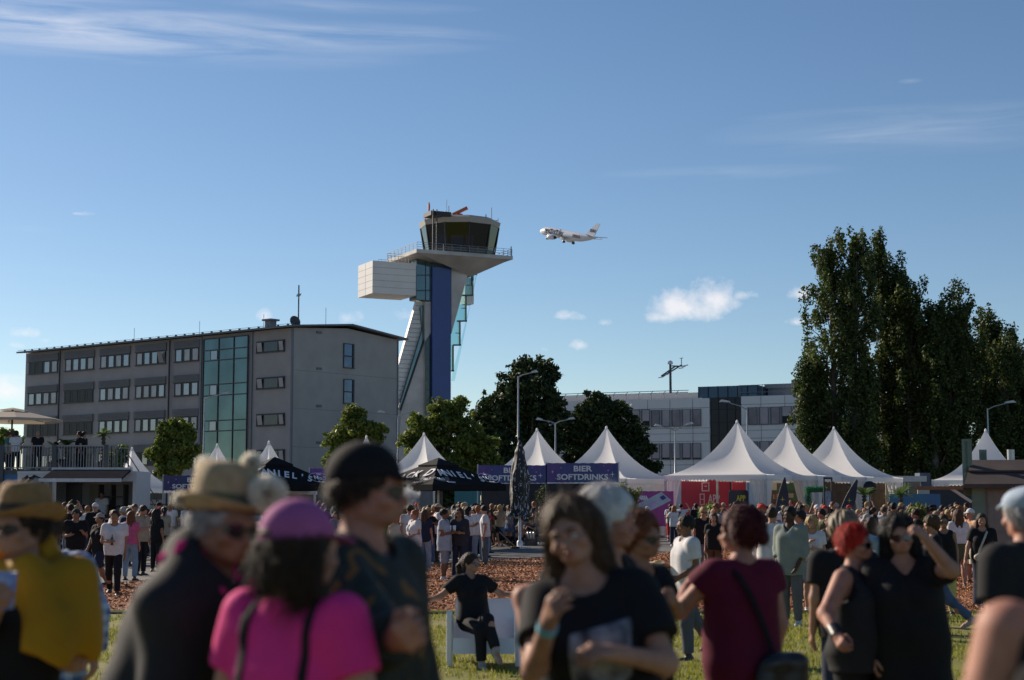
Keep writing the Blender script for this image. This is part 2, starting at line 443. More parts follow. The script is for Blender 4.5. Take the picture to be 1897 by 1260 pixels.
c_.build('chimney', [mid_f], rf)
an = MB(); ax, ay = 1.6, .9
an.bar((ax,ay,EAVE),(ax,ay,EAVE+4.3), .09)
for zz, hw in ((3.3,1.1),(3.0,.7),(2.0,.5),(1.6,.6)): an.bar((ax-hw*.6,ay-hw*.7,EAVE+zz),(ax+hw*.6,ay+hw*.7,EAVE+zz+.05), .05)
for t in np.linspace(-1.0,1.0,7): an.bar((ax+t*.6,ay+t*.7-.3,EAVE+3.34),(ax+t*.6,ay+t*.7+.3,EAVE+3.34), .025)
an.build('antenna', [dark_f], rf)
di = MB(); di.lathe([(.02,0),(.25,.03),(.44,.12),(.58,.27),(.56,.28),(.42,.15),(.02,.04)], 18, caps=False)
d_o = di.build('satellite_dish', [M('dark_dish', (.05,.05,.055), .5)], rf); d_o.location = (.7, .6, EAVE+.6); d_o.rotation_euler = (radians(75), radians(10), radians(-15))
for yv in (3., 12., 22., 33.):
    lr = MB(); lr.bar((WID*.5,yv,RIDGE+.4),(WID*.5,yv,RIDGE+2.3), .03); lr.build('lightning_rod', [dark_f], rf)
# ribbon windows with their louvre boxes
bays = [(372,322),(310,250),(243,184),(177,119),(110,52)]
z_head = [17.05-3.43*k for k in range(5)]
for k, zh in enumerate(z_head):
    for bi, (p1, p0) in enumerate(bays):
        ya, yb_ = yo(p1)+.25, yo(p0)-.1
        f = MB()
        f.box((-.03,ya,zh-1.28),(-.004,yb_,zh), 0)
        f.box((-.14,ya-.05,zh-1.36),(-.031,yb_+.05,zh-1.281), 1)
        nw = 4 if bi else 3
        step = (yb_-ya)/nw
        for j in range(nw):
            q0 = ya+step*(j+.16); q1 = ya+step*(j+.80)
            mi = 2
            rr_ = rnd.random()
            if (k == 2 and bi in (3,4)) or (k == 1 and bi == 3) or (k >= 3 and rr_ < .6): mi = 3
            elif (k == 0 and bi == 4 and j > 1): mi = 3
            elif rr_ < .35: mi = 4
            f.box((-.045,q0,zh-1.2),(-.031,q1,zh-.08), mi)
            f.box((-.06,q0-.05,zh-1.22),(-.046,q0,zh-.06), 1); f.box((-.06,q1,zh-1.22),(-.046,q1+.05,zh-.06), 1)
        if k == 0 and bi == 1:
            f.add([(-.06,ya+.3,zh-1.2),(-.06,ya+1.0,zh-1.2),(-.4,ya+1.0,zh-.1),(-.4,ya+.3,zh-.1)], [(0,1,2,3)], 2)
        f.build('window', [gl_dark, dark_f, gl_sky, gl_dark, gl_cur], off)
        lv = MB()
        for q in range(6): lv.box((-.16,ya-.1,zh+.08+q*.13),(-.02,yb_+.1,zh+.15+q*.13), 0)
        lv.box((-.10,ya-.1,zh+.012),(-.004,yb_+.1,zh+.075), 1)
        if k < 4: lv.build('louvre', [mid_f, dark_f], off)
for px in (113, 316):
    pp = MB(); pp.tube([(-.2,yo(px),0),(-.2,yo(px),EAVE-.1)], .09, 8); pp.build('downpipe', [dark_f], off)
# glass stairwell
ya, yb_ = yo(460), yo(378); zt = EAVE-.35
gl = MB(); gl.box((-.10,ya,.3),(-.02,yb_,zt), 0)
zs = [zpix(q, 149) for q in (640, 660, 706, 727, 775, 795)]
for yy in (ya, ya+(yb_-ya)*.31, ya+(yb_-ya)*.65, yb_): gl.box((-.17,yy-.05,.3),(-.101,yy+.05,zt), 1)
for zz in [zt]+zs+[5.0, 3.3]: gl.box((-.16,ya,zz-.05),(-.102,yb_,zz+.05), 1)
for z0, z1 in ((zs[1],zs[0]),(zs[3],zs[2]),(zs[5],zs[4])):
    q0 = ya+(yb_-ya)*.68; q1 = ya+(yb_-ya)*.83
    gl.box((-.15,q0,z0+.1),(-.103,q1,z1-.1), 2)
    for a_, b_ in ((q0-.05,q0),(q1,q1+.05)): gl.box((-.18,a_,z0+.08),(-.151,b_,z1-.08), 1)
gl.build('glass_stairwell', [gl_teal, dark_f, gl_sky], off)
# wide windows right of the stairwell, narrow ones on the gable
for q0, q1 in ((631,650),(699,718),(767,787),(834,856)):
    za, zb_ = zpix(q1, 148), zpix(q0, 148); ya, yb_ = yo(527, q0), yo(477, q0)
    f = MB(); f.box((-.03,ya,za),(-.004,yb_,zb_), 0)
    for a_, b_ in ((ya-.08,ya),(yb_,yb_+.08)): f.box((-.09,a_,za-.06),(-.003,b_,zb_+.06), 1)
    f.box((-.09,ya-.08,zb_),(-.031,yb_+.08,zb_+.08), 1); f.box((-.12,ya-.1,za-.1),(-.031,yb_+.1,za), 1)
    s3 = (yb_-ya)
    f.add([(-.18,ya+.08,zb_-.06),(-.18,ya+s3*.17,zb_-.06),(-.05,ya+s3*.17,za+.06),(-.05,ya+.08,za+.06)], [(0,1,2,3)], 2)
    f.add([(-.18,yb_-s3*.20,zb_-.06),(-.18,yb_-.08,zb_-.06),(-.05,yb_-.08,za+.06),(-.05,yb_-s3*.20,za+.06)], [(0,1,2,3)], 2)
    f.box((-.05,ya+s3*.24,za+.05),(-.031,yb_-s3*.27,zb_-.05), 3)
    f.build('window', [gl_dark, dark_f, gl_cur, M('dim_glass', (.07,.07,.07), .08, .2)], off)
xo = lambda px, py=700: o_t(px, py, O_C, gdir)
for q0, q1 in ((638,680),(704,746),(770,812)):
    za, zb_ = zpix(q1, 153), zpix(q0, 153); xa, xb_ = xo(637, q0), xo(655, q0)
    f = MB(); f.box((xa,-.03,za),(xb_,-.004,zb_), 0)
    f.box((xa-.06,-.10,za-.08),(xa,-.004,zb_+.06), 1); f.box((xb_-.18,-.10,za-.08),(xb_+.04,-.004,zb_+.06), 1); f.box((xa,-.10,zb_),(xb_,-.031,zb_+.06), 1); f.box((xa,-.10,za+1.0),(xb_-.18,-.031,za+1.1), 1)
    f.box((xa-.1,-.16,za-.14),(xb_+.1,-.05,za-.081), 1)
    f.build('window', [M('blue_grey_glass', (.10,.13,.18), .04, .75, var=.2, scale=.8), dark_f], off)
for q in (616, 683, 752, 820):
    vt = MB(); z0 = zpix(q, 150); x0 = xo(586, q); vt.box((x0,-.06,z0-.14),(x0+.7,-.004,z0+.10)); vt.box((x0+.05,-.09,z0-.05),(x0+.3,-.061,z0+.0)); vt.build('vent', [mid_f], off)

# ================================================================== control tower
T_Y = 235.; TANG = radians(26); ct, st_ = cos(TANG), sin(TANG)
T_C = P(820, 700, T_Y); T_C.z = 0
tow = thing('control_tower', 'airport control tower of concrete with a bright blue slab and glazed cab', 'tower', T_C, TANG)
def TP(zx, zy, v=0.):
    """local point on the tower plane y=v seen at pixel (zx,zy) of the tower close-up"""
    px = 620+zx/3.15; py = 360+zy/3.15
    d = P(px, py, 100)-Vector((0, 0, CAMZ))
    n = Vector((-st_, ct, 0))
    t = (n.dot(T_C)+v)/n.dot(d)
    q = Vector((0, 0, CAMZ))+d*t-T_C
    return Vector((q.x*ct+q.y*st_, v, q.z))
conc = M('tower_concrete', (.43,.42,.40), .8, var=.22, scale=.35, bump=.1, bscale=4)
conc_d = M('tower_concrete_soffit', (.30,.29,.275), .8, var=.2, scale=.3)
blue = M('tower_blue_panel', (.004,.034,.19), .35, 0, var=.10, scale=.3, spec=.6)
glt = M('tower_teal_glass', (.10,.15,.16), .05, .5, var=.25, scale=.3)
white_p = M_stripe('white_metal_panel', (.58,.56,.53), 2, .32, .25, .45, .1, .06)
def glass_mat(name, col, alpha, rough=.03):
    m, nt, b = new_mat(name); N, L = nt.nodes, nt.links
    gls = N.new('ShaderNodeBsdfGlossy'); gls.inputs[0].default_value = (.8,.9,.9,1); gls.inputs[1].default_value = rough
    tr = N.new('ShaderNodeBsdfTransparent'); tr.inputs[0].default_value = (*col, 1)
    fr = N.new('ShaderNodeFresnel'); fr.inputs[0].default_value = 1.5
    add = N.new('ShaderNodeMath'); add.operation = 'ADD'; add.inputs[1].default_value = alpha; add.use_clamp = True; L.new(fr.outputs[0], add.inputs[0])
    mx = N.new('ShaderNodeMixShader'); L.new(add.outputs[0], mx.inputs[0]); L.new(tr.outputs[0], mx.inputs[1]); L.new(gls.outputs[0], mx.inputs[2])
    L.new(mx.outputs[0], N['Material Output'].inputs['Surface']); N.remove(b)
    return m
clear_g = glass_mat('pale_green_glass', (.62,.80,.78), .06)
def slab(mb, pts, v0, v1, mi=0):
    """traced outline at plane y=v0, given its thickness towards v1 as a true prism"""
    a = [TP(zx, zy, v0) for zx, zy in pts]
    mb.prism(a, (0, v1-v0, 0), mi)
def fix(o):
    import bmesh
    bm = bmesh.new(); bm.from_mesh(o.data); bmesh.ops.recalc_face_normals(bm, faces=bm.faces); bm.to_mesh(o.data); bm.free(); return o
b = MB(); slab(b, [(571,422),(679,428),(677,1862),(569,1862)], -.9, 2.2)
fix(b.build('blue_slab', [blue], tow))
b = MB(); slab(b, [(571,345),(679,345),(679,425),(571,420)], -.85, 2.2); slab(b, [(477,372),(569,352),(569,622),(477,612)], -.3, 2.5)
for zy in (470,560): slab(b, [(470,zy),(570,zy-2),(570,zy+3),(470,zy+5)], -.4, -.31, 1)
for zx in (530,): slab(b, [(zx,360),(zx+3,360),(zx+3,618),(zx,618)], -.4, -.31, 1)
fix(b.build('glass_lobby', [glt, dark_f], tow))
b = MB(); slab(b, [(681,352),(800,405),(788,428),(681,815)], -.6, 3.0); slab(b, [(528,628),(569,628),(569,1862),(524,1862)], -.2, 3.5)
slab(b, [(527,835),(524,1862),(350,1862),(390,1255)], .2, 3.2)
fix(b.build('concrete_shaft', [conc], tow))
b = MB(); slab(b, [(529,860),(568,800),(568,1862),(526,1862)], -.32, -.21); fix(b.build('shaft_glazing', [M('shaft_dark_glass', (.03,.045,.05), .08, .3)], tow))
b = MB()
for zy in range(900,1860,60): b.bar(TP(528,zy,-.34), TP(568,zy,-.34), .06)
b.build('glazing_bar', [dark_f], tow)
b = MB(); slab(b, [(478,625),(531,625),(530,800),(400,1200),(383,1258),(330,1862),(318,1862),(370,1090),(372,1000)], .8, 1.6, 0)
fix(b.build('stair_flank', [M_stripe('pale_stair_louvre', (.62,.63,.61), 2, 1.3, 1., .5, 0, .1)], tow))
b = MB(); slab(b, [(500,660),(532,640),(531,800),(520,850),(390,1255),(372,1255),(512,790)], .35, .78, 0)
b.bar(TP(530,830,.2), TP(385,1262,.2), .18, mi=1); b.bar(TP(512,780,.2), TP(372,1250,.2), .12, mi=1)
b.bar(TP(530,830,.2), TP(568,965,.2), .3, mi=2)
fix(b.build('stair_truss', [glt, dark_f, white_p], tow))
b = MB()
for q in range(30):
    zy = 650+q*26; xl = max(336, 478-(zy-625)*.29) if zy < 1000 else 372-(zy-1000)*.02; xr_ = 531-(max(0,zy-700))*.29
    b.bar(TP(xl+2,zy,.75), TP(xr_,zy+3,.75), .05)
b.build('stair_slats', [mid_f], tow)
# stepped glass stairs on the right
b = MB()
steps = [((830,425),(800,470),770),((800,470),(802,590),745),((765,590),(765,740),715),((730,740),(730,880),690),((692,880),(690,1030),680)]
slab(b, [(790,430),(832,425),(815,470),(803,590),(764,600),(764,738),(733,745),(730,880),(693,885),(690,1030),(679,1030),(679,820),(740,600)], 1.0, 1.25, 0)
for (zx0,zy0),(zx1,zy1),zxi in steps:
    b.bar(TP(zx1,zy0+2,.9), TP(zx1,zy1,.9), .22, mi=1); b.bar(TP(zxi,zy1,.9), TP(zx1+6,zy1,.9), .22, mi=1)
for zy, x0, x1 in ((470,775,832),(530,770,803),(665,740,765),(810,705,731)): b.bar(TP(x0,zy,.95), TP(x1,zy,.95), .1, mi=1)
fix(b.build('glass_stair', [clear_g, M('dark_green_frame', (.03,.06,.06), .5)], tow))
b = MB(); slab(b, [(832,425),(836,440),(700,1090),(680,1090),(690,1030),(730,880),(765,740),(803,590)], 2.2, 2.25, 0)
b.build('glass_screen', [glass_mat('faint_green_glass', (.78,.90,.90), .03)], tow)
# cantilever room
XC, ZB, ZT = TP(222,385,-1.2).x, TP(222,576,-1.2).z, TP(222,386,-1.2).z
xr = TP(475,400,-1.2).x
b = MB()
b.box((XC,-1.2,ZB),(xr,4.9,ZT), 0)
b.box((XC-.012,1.75,ZB+.05),(XC-.001,1.82,ZT-.05), 1)
for q in range(1, 5): 
    zz = ZB+(ZT-ZB)*q/5
    b.box((XC-.012,-1.19,zz-.02),(XC-.001,4.88,zz+.02), 1); b.box((XC+.01,-1.212,zz-.02),(xr-.01,-1.201,zz+.02), 1)
x2, x3 = TP(766,480,3.).x, TP(817,480,3.).x
b2 = MB(); b2.box((x2,3.3,ZB-.15),(x3,5.2,ZT-.9), 0); b2.build('rear_room', [M('white_panel', (.60,.58,.55), .45, .1, var=.06, scale=.5)], tow)
b.build('cantilever_room', [M('white_panel', (.60,.58,.55), .45, .1, var=.06, scale=.5), mid_f], tow)
# deck: slab with a tapered soffit
dx0 = TP(478,318,-4.2).x; dx1 = TP(1040,352,-4.2).x; dz = TP(478,318,-4.2).z; dth = .55
b = MB(); v0, v1 = -4.2, 8.0
b.box((dx0,v0,dz-dth),(dx1,v1,dz), 0)
lo = dz-3.0
ix0, ix1 = TP(681,420,-.6).x-2, TP(800,420,-.6).x
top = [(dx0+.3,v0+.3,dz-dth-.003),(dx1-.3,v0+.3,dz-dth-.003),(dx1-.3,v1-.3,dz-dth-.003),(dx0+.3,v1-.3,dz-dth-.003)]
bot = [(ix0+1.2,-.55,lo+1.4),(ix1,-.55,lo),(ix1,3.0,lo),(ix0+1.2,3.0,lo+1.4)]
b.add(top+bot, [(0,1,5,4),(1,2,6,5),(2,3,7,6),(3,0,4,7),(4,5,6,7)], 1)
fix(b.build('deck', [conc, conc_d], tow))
rl = MB(); loop = [(dx0+.1,v0+.1),(dx1-.1,v0+.1),(dx1-.1,v1-.1),(dx0+.1,v1-.1),(dx0+.1,v0+.1)]
for (xa,ya),(xb_,yb2) in zip(loop, loop[1:]):
    for hh in (.35,.7,1.05): rl.bar((xa,ya,dz+hh),(xb_,yb2,dz+hh), .05)
    m_ = max(2, int(math.hypot(xb_-xa, yb2-ya)/1.4))
    for q in range(m_): t = q/m_; rl.bar((xa+(xb_-xa)*t,ya+(yb2-ya)*t,dz),(xa+(xb_-xa)*t,ya+(yb2-ya)*t,dz+1.07), .05)
rl.bar((dx1-.2,v0+.2,dz),(dx1-.2,v0+.2,dz+1.5), .12)
for q in np.linspace(XC+2.5, xr, 9): rl.bar((q,-1.0,ZT),(q,-1.0,ZT+.9), .05); rl.bar((q,3,ZT),(q,3,ZT+.9), .05)
for vv in (-1.0, 3.): rl.bar((XC+2.5,vv,ZT+.9),(xr,vv,ZT+.9), .05)
rl.build('railing', [M('galvanised_rail', (.20,.21,.22), .5, .5)], tow)
# cab
ccx = TP(735,340,1.2).x; ccy = 1.6; R0, R1 = 5.35, 6.05; z0 = dz; z1 = TP(735,196,1.2).z; NS = 10
cb = MB(); g2 = MB(); a0 = radians(8)
pt = lambda r, z, i: (ccx+r*cos(2*pi*i/NS+a0), ccy+r*sin(2*pi*i/NS+a0), z)
for i in range(NS):
    g2.add([pt(R0-.02,z0+1.0,i),pt(R0-.02,z0+1.0,i+1),pt(R1,z1,i+1),pt(R1,z1,i)], [(0,1,2,3)], 0)
    cb.bar(pt(R0-.05,z0,i), pt(R1+.02,z1,i), .16, mi=1)
    cb.add([pt(R0-.12,z0,i),pt(R0-.12,z0,i+1),pt(R0,z0+1.0,i+1),pt(R0,z0+1.0,i)], [(0,1,2,3)], 2)
    cb.add([pt(R1+.05,z1-.05,i),pt(R1+.05,z1-.05,i+1),pt(R1+.28,z1+.75,i+1),pt(R1+.28,z1+.75,i)], [(0,1,2,3)], 0)
    cb.add([pt(R1+.28,z1+.75,i),pt(R1+.28,z1+.75,i+1),pt(R1-.6,z1+1.15,i+1),pt(R1-.6,z1+1.15,i)], [(0,1,2,3)], 0)
cb.add([pt(R1+.05,z1-.05,i) for i in range(NS)], [tuple(range(NS))[::-1]], 1)
cb.add([pt(R1-.6,z1+1.15,i) for i in range(NS)], [tuple(range(NS))], 0)
cb.add([pt(3.1,z0,i) for i in range(NS)]+[pt(3.1,z0+1.6,i) for i in range(NS)], [tuple(range(NS, 2*NS))]+[(i,(i+1)%NS,NS+(i+1)%NS,NS+i) for i in range(NS)], 1)
for i in (1,3,5,8): cb.bar(pt(2.0,z0,i), pt(2.0,z1,i), .3, mi=1)
cab_roof = M('cab_roof_metal', (.36,.34,.31), .5, .3, var=.08)
cab = cb.build('cab', [cab_roof, M('cab_black', (.02,.02,.022), .5), M('cab_apron', (.07,.075,.08), .4, .3)], tow)
g2.build('glazing', [glass_mat('smoked_glass', (.05,.085,.12), .03)], cab)
md = M('mast_dark', (.06,.06,.065), .5, .3); red = M('signal_red', (.42,.06,.03), .5)
ms = MB(); zr = z1+1.15
def mast(zx, zy, h=0.12, mi=0, base=None):
    q = TP(zx, zy, 1.2); ms.bar((q.x,ccy,zr-.2),(q.x,ccy,q.z), h, mi=mi)
mast(556,45,.16); mast(548,100,.10); mast(536,110,.1); mast(672,65,.09); mast(660,28,.05); mast(922,75,.08); mast(888,115,.14); mast(696,110,.14)
q = TP(556,55,1.2); ms.bar((q.x,ccy,q.z-.9),(q.x,ccy,q.z), .26, mi=1)
q = TP(545,115,1.2); ms.bar((q.x,ccy,q.z-1.2),(q.x,ccy,q.z), .24, mi=1)
q = TP(960,150,1.2); q2 = TP(922,155,1.2); ms.bar((q.x,ccy,q.z),(q2.x,ccy,q2.z), .08); ms.bar((q.x,ccy,q.z-.3),(q.x,ccy,q.z+.4), .06)
ms.build('mast', [md, red], tow)
an = MB()
for zx, za, zb2 in ((646,100,140),(902,138,175)):
    q = TP(zx, za, 1.2); q2 = TP(zx, zb2, 1.2); an.bar((q.x,ccy-.2,q2.z),(q.x+.1,ccy-.2,q.z), .42); an.bar((q.x,ccy,zr-.3),(q.x,ccy,q2.z), .14)
an.build('panel_antenna', [M('white_antenna', (.6,.6,.6), .4)], tow)
ra = MB(); q = TP(738,112,1.2)
ra.bar((q.x,ccy,zr-.2),(q.x,ccy,q.z-.5), .4, mi=1); ra.lathe([(.05,-.6),(.45,-.55),(.5,-.2),(.35,.05),(.05,.1)], 12, 0, (q.x,ccy,q.z-.05))
qa, qb = TP(700,120,1.2), TP(772,82,1.2); ra.bar((qa.x,ccy+.6,qa.z+.1),(qb.x,ccy-.6,qb.z+.05), .62, .42, mi=0)
ra.bar((qa.x,ccy+.6,qa.z+.1),(qa.x+.25,ccy+.55,qa.z+.26), .75, .5, mi=0)
ra.build('radar', [M('radar_orange', (.50,.10,.03), .45), md], tow)
bx = MB(); qa, qb = TP(553,165,-3.), TP(660,165,-3.)
bx.box((qa.x,-3.6,z1+.7),(qb.x+.3,-.6,z1+1.35)); bx.bar((qa.x+.2,-3.9,dz),(qa.x+.2,-3.9,z1+1.5), .16); bx.bar((qa.x+.8,-3.9,dz),(qa.x+.8,-3.9,z1+1.5), .16)
for q in range(10): bx.bar((qa.x+.2,-3.9,dz+.4+q*.45),(qa.x+.8,-3.9,dz+.4+q*.45), .07)
bx.build('ladder_box', [M('black_metal', (.025,.025,.028), .5, .2)], tow)

# ================================================================== terminal building on the right
Q_Y = 172.; Q_R = P(1520, 780, Q_Y); Q_R.z = 0
qang = atan2(-.42, .907)                    # facade direction, running right and nearer
qd = Vector((cos(qang), sin(qang), 0)); qn = Vector((-qd.y, qd.x, 0))
ter = thing('terminal_building', 'white panelled terminal building with rows of blinds and a blue glass tower in the middle', 'building', Q_R, qang)
def QX(px, py, v=0.):
    d = P(px, py, 100)-Vector((0, 0, CAMZ)); o = Vector((0, 0, CAMZ))
    t = (qn.dot(Q_R-o)+v)/qn.dot(d); q = o+d*t-Q_R
    return q.dot(qd), q.z
pan = M('white_facade_panel', (.76,.74,.71), .4, .05, var=.05, scale=.3)
pan_e = M('pale_side_panel', (.6,.58,.56), .45, .1, var=.05)
joint = M('panel_joint', (.13,.14,.15), .6)
bl1 = M_stripe('pale_blind', (.44,.40,.40), 0, 2.2, .5, .7, 0, .12); bl2 = M('grey_blind', (.28,.25,.26), .7, var=.3, scale=.6)
gbl = M('blue_black_glass', (.010,.014,.028), .12, 0, var=.3, scale=.2, spec=.28)
gbl2 = M('blue_band_glass', (.03,.065,.12), .06, .35, var=.3, scale=.25)
X0, XL1, XG1, XR1 = QX(1000,760)[0], QX(1314,760)[0], QX(1376,760)[0], QX(1640,760)[0]
ZP = QX(1297,738)[1]
ZP2 = QX(1376,735)[1]
b = MB(); b.box((X0,0,0),(XL1,22,ZP), 0); b.box((XL1+.002,.9,0),(XG1-.002,20,ZP-.05), 2); b.box((XG1,-.6,0),(XR1,22,ZP2), 0)
b.box((X0,3,ZP+.003),(XL1-1,18,ZP+.9), 1)
b.build('wall', [pan, pan_e, joint], ter)
jt = MB()
for z in (QX(1200,762)[1]+.25, QX(1200,790)[1]-.3, QX(1200,803)[1]-.1, QX(1200,822)[1]+.2, QX(1200,862)[1], QX(1200,880)[1]):
    jt.box((X0,-.02,z-.02),(XL1,-.002,z+.02)); jt.box((XG1,-.62,z+.18),(XR1,-.602,z+.22))
xx = X0
while xx < XR1:
    if not (XL1 < xx < XG1): 
        v = -.02 if xx < XL1 else -.62
        jt.box((xx-.02,v,0.3),(xx+.02,v+.016,(ZP if xx < XL1 else ZP2)-.05))
    xx += 2.72
jt.build('panel_seam', [joint], ter)
def ribbon(px0, px1, py0, py1, n, v, styles):
    x0, za = QX(px0, py1, v); x1, zb_ = QX(px1, py0, v)
    zb_ = QX(px0, py0, v)[1]
    wdt = (x1-x0)/n
    for i in range(n):
        f = MB(); a = x0+wdt*i+.06; c = x0+wdt*(i+1)-.06
        st3 = styles[i % len(styles)]
        f.box((a,v-.05,za),(c,v-.022,zb_), 0)
        f.box((a,v-.11,za-.08),(a+.16,v-.051,zb_), 1); f.box((c-.07,v-.11,za-.08),(c,v-.051,zb_), 1); f.box((a,v-.13,za-.1),(c,v-.051,za-.02), 1)
        if st3: f.box((a+.18,v-.07,za+(zb_-za)*(1-st3)),(c-.09,v-.051,zb_-.04), 2 if st3 < .99 or i % 2 else 3)
        f.build('window', [gl_dark, mid_f, bl1, bl2], ter)
ribbon(1150,1205,760,790,3,0,[.95,.75,.7])
ribbon(1205,1300,760,790,5,0,[1.,1.,1.,1.,1.])
ribbon(1205,1300,822,851,5,0,[.95,.9,.95,.92,.93])
ribbon(1030,1150,762,792,5,0,[.9,.8,1.,.6,.9])
ribbon(1384,1446,755,786,3,-.6,[1.,1.,1.])
ribbon(1446,1560,753,784,5,-.6,[.58,.58,.58,.6,1.])
ribbon(1384,1560,818,848,8,-.6,[1.,.9,1.,.8,1.,1.,.7,1.])
b = MB()
ZG = QX(1330,716,.6)[1]; zmid = QX(1330,737,.6)[1]
xg0 = QX(1296,730,.6)[0]; xg1 = QX(1405,730,.6)[0]
b.box((xg0,.25,zmid),(xg1,12,ZG), 1); b.box((XL1+.004,.35,0),(XG1-.004,.88,zmid-.003), 0)
for i in range(7):
    x = xg0+(xg1-xg0)*i/6; b.box((x-.05,.18,zmid),(x+.05,.248,ZG), 2)
for i in range(1,4):
    x = XL1+(XG1-XL1)*i/4; b.box((x-.04,.28,0),(x+.04,.348,zmid-.01), 2)
for z in (QX(1340,758)[1], QX(1340,782)[1], QX(1340,806)[1]): b.box((XL1+.01,.29,z-.04),(XG1-.01,.349,z+.04), 2)
b.build('glass_core', [gbl, gbl2, M('core_mullion', (.015,.02,.03), .4, .3)], ter)
b = MB(); xa, zz = QX(1422,712,4); xb_ = QX(1475,712,4)[0]
b.box((xa,4,ZP2),(xb_,10,zz-.5)); b.box((xa-.3,3.7,zz-.497),(xb_+.3,10.3,zz)); b.box((xa+2.5,5,zz),(xb_+2,9,zz+.5))
b.build('plant_room', [M('plant_room_grey', (.27,.26,.26), .5, .2)], ter)
rl = MB(); galv = M('galvanised_rail', (.3,.3,.3), .5, .5)
xx = X0
while xx < XL1-2.5:
    rl.tube([(xx,.3,ZP),(xx,.25,ZP+.75),(xx+.15,.5,ZP+1.0)], .045, 5); xx += 1.55
for hh, vv in ((.75,.25),(1.,.5)): rl.bar((X0,vv,ZP+hh),(XL1-2.6,vv,ZP+hh), .07)
xx = xg1-2.
while xx < XR1: rl.bar((xx,-.3,ZP2),(xx,-.3,ZP2+1.25), .06); xx += 2.7
for hh in (.45,1.25): rl.bar((xg1-2.,-.3,ZP2+hh),(XR1,-.3,ZP2+hh), .06)
rl.build('railing', [galv], ter)
# apron light masts behind
def apron_mast(px, pytop, Y, label, sc=1.):
    t = thing('floodlight_mast', label, 'light mast', (P(px,800,Y).x, Y, 0), radians(18))
    zt = zpix(pytop, Y); s = MB()
    s.tube([(0,0,0),(0,0,zt*.5),(0,0,zt)], [.26,.2,.15], 10); s.build('pole', [md], t)
    s = MB(); s.lathe([(.34,-.05),(.36,.12),(.28,.3),(.14,.4),(.01,.43)], 14, 0, (0,0,zt)); s.build('radome', [M('radome_white', (.62,.63,.65), .35)], t)
    s = MB()
    k = .33
    for a_, b_, w_ in (((-3.9,-.8,-5.4),(4.6,-.8,-.4),.17),((-3.4,1.2,-4.9),(2.6,1.2,-.9),.16),((.3,-.8,-.9),(6.2,-.8,-.9),.13),((4.5,-.8,-.4),(4.5,-.8,2.2),.08),((3.8,-.8,2.2),(5.2,-.8,2.4),.08)):
        s.bar((a_[0]*k,a_[1]*k,zt+a_[2]*k),(b_[0]*k,b_[1]*k,zt+b_[2]*k), w_)
    s.build('arm', [md], t)
    for x, y, z in ((-4.4,-.5,-5.9),(-2.2,-.5,-4.8),(4.4,-.6,-2.0),(6.4,-.5,-.9),(2.2,.6,-1.4),(-.9,.6,-3.6)):
        l = MB(); l.prism([(x*k-.30,y*k-.2,zt+z*k),(x*k+.30,y*k-.2,zt+z*k+.1),(x*k+.28,y*k-.2,zt+z*k+.24),(x*k-.22,y*k-.2,zt+z*k+.12)], (0,.4,0)); fix(l.build('floodlight', [M('flood_grey', (.3,.3,.31), .4, .4)], t))
    return t
apron_mast(1243, 674, 205, 'tall floodlight mast with white radome rising behind the terminal building roof')
apron_mast(1893, 640, 205, 'floodlight mast half hidden behind the poplar at the edge')

# ================================================================== aeroplane
A_Y = 700.; pa = P(1052, 436, A_Y)
pl = thing('airliner', 'white climbing passenger jet with landing gear down in the open sky', 'aeroplane', pa)
# local: nose towards -x, z up, near side -y
pw = M('aircraft_white', (.80,.80,.82), .28, 0, var=.02, spec=.5); pgr = M('aircraft_grey', (.34,.35,.37), .4); pdk = M('aircraft_dark', (.02,.02,.025), .5)
navy = M('aircraft_lettering', (.015,.012,.05), .5)
b = MB(); R = 2.05; secs = []
for x, r, dzz in ((-18.8,.05,-.55),(-18.5,.5,-.5),(-17.8,1.0,-.38),(-16.6,1.5,-.22),(-15.,1.85,-.08),(-13,2.03,0),(-8,2.07,0),(0,2.07,0),(5,2.07,0),(9,1.9,.15),(12.5,1.45,.5),(15.5,.95,.9),(17.6,.5,1.2),(18.7,.22,1.35)):
    secs.append([(x, r*cos(2*pi*j/20), dzz+r*sin(2*pi*j/20)) for j in range(20)])
vs = [v for s in secs for v in s]
b.add(vs, [(i*20+j, (i+1)*20+j, (i+1)*20+(j+1)%20, i*20+(j+1)%20) for i in range(len(secs)-1) for j in range(20)], 0, True)
b.add(secs[-1], [tuple(range(20))], 2)
b.ball((0,0,-1.6), (5.5,2.0,.95), 14, 8, 0)
fu = fix(b.build('fuselage', [pw, pgr, pdk], pl))
b = MB()
for x0 in (-17.5,): b.add([(-17.35,-.98,.35),(-16.55,-1.35,.4),(-16.6,-1.3,.82),(-17.1,-.9,.78)], [(0,1,2,3)]); b.add([(-17.35,.98,.35),(-16.55,1.35,.4),(-16.6,1.3,.82),(-17.1,.9,.78)], [(3,2,1,0)])
b.build('cockpit_window', [pdk], fu)
def wing(name, sgn):
    b = MB(); pr = []
    for y, xl, xt, z, th in ((1.2,-4.6,3.2,-1.2,.45),(6.5,-1.8,3.6,-.55,.25),(16.4,3.2,5.0,.55,.10)):
        pr.append([(xl,sgn*y,z),(xl+(xt-xl)*.35,sgn*y,z+th),(xt,sgn*y,z),(xl+(xt-xl)*.35,sgn*y,z-th*.6)])
    vs = [v for s in pr for v in s]; fs = [(i*4+j,(i+1)*4+j,(i+1)*4+(j+1)%4,i*4+(j+1)%4) for i in range(2) for j in range(4)]+[(8,9,10,11)]
    b.add(vs, fs, 0); b.prism([(3.4,sgn*16.4,.5),(5.,sgn*16.4,.5),(5.6,sgn*16.8,1.1),(5.0,sgn*16.8,1.1)], (0,.08*sgn,0), 0)
    return fix(b.build(name, [pgr], pl))
wing('wing', -1); wing('wing', 1)
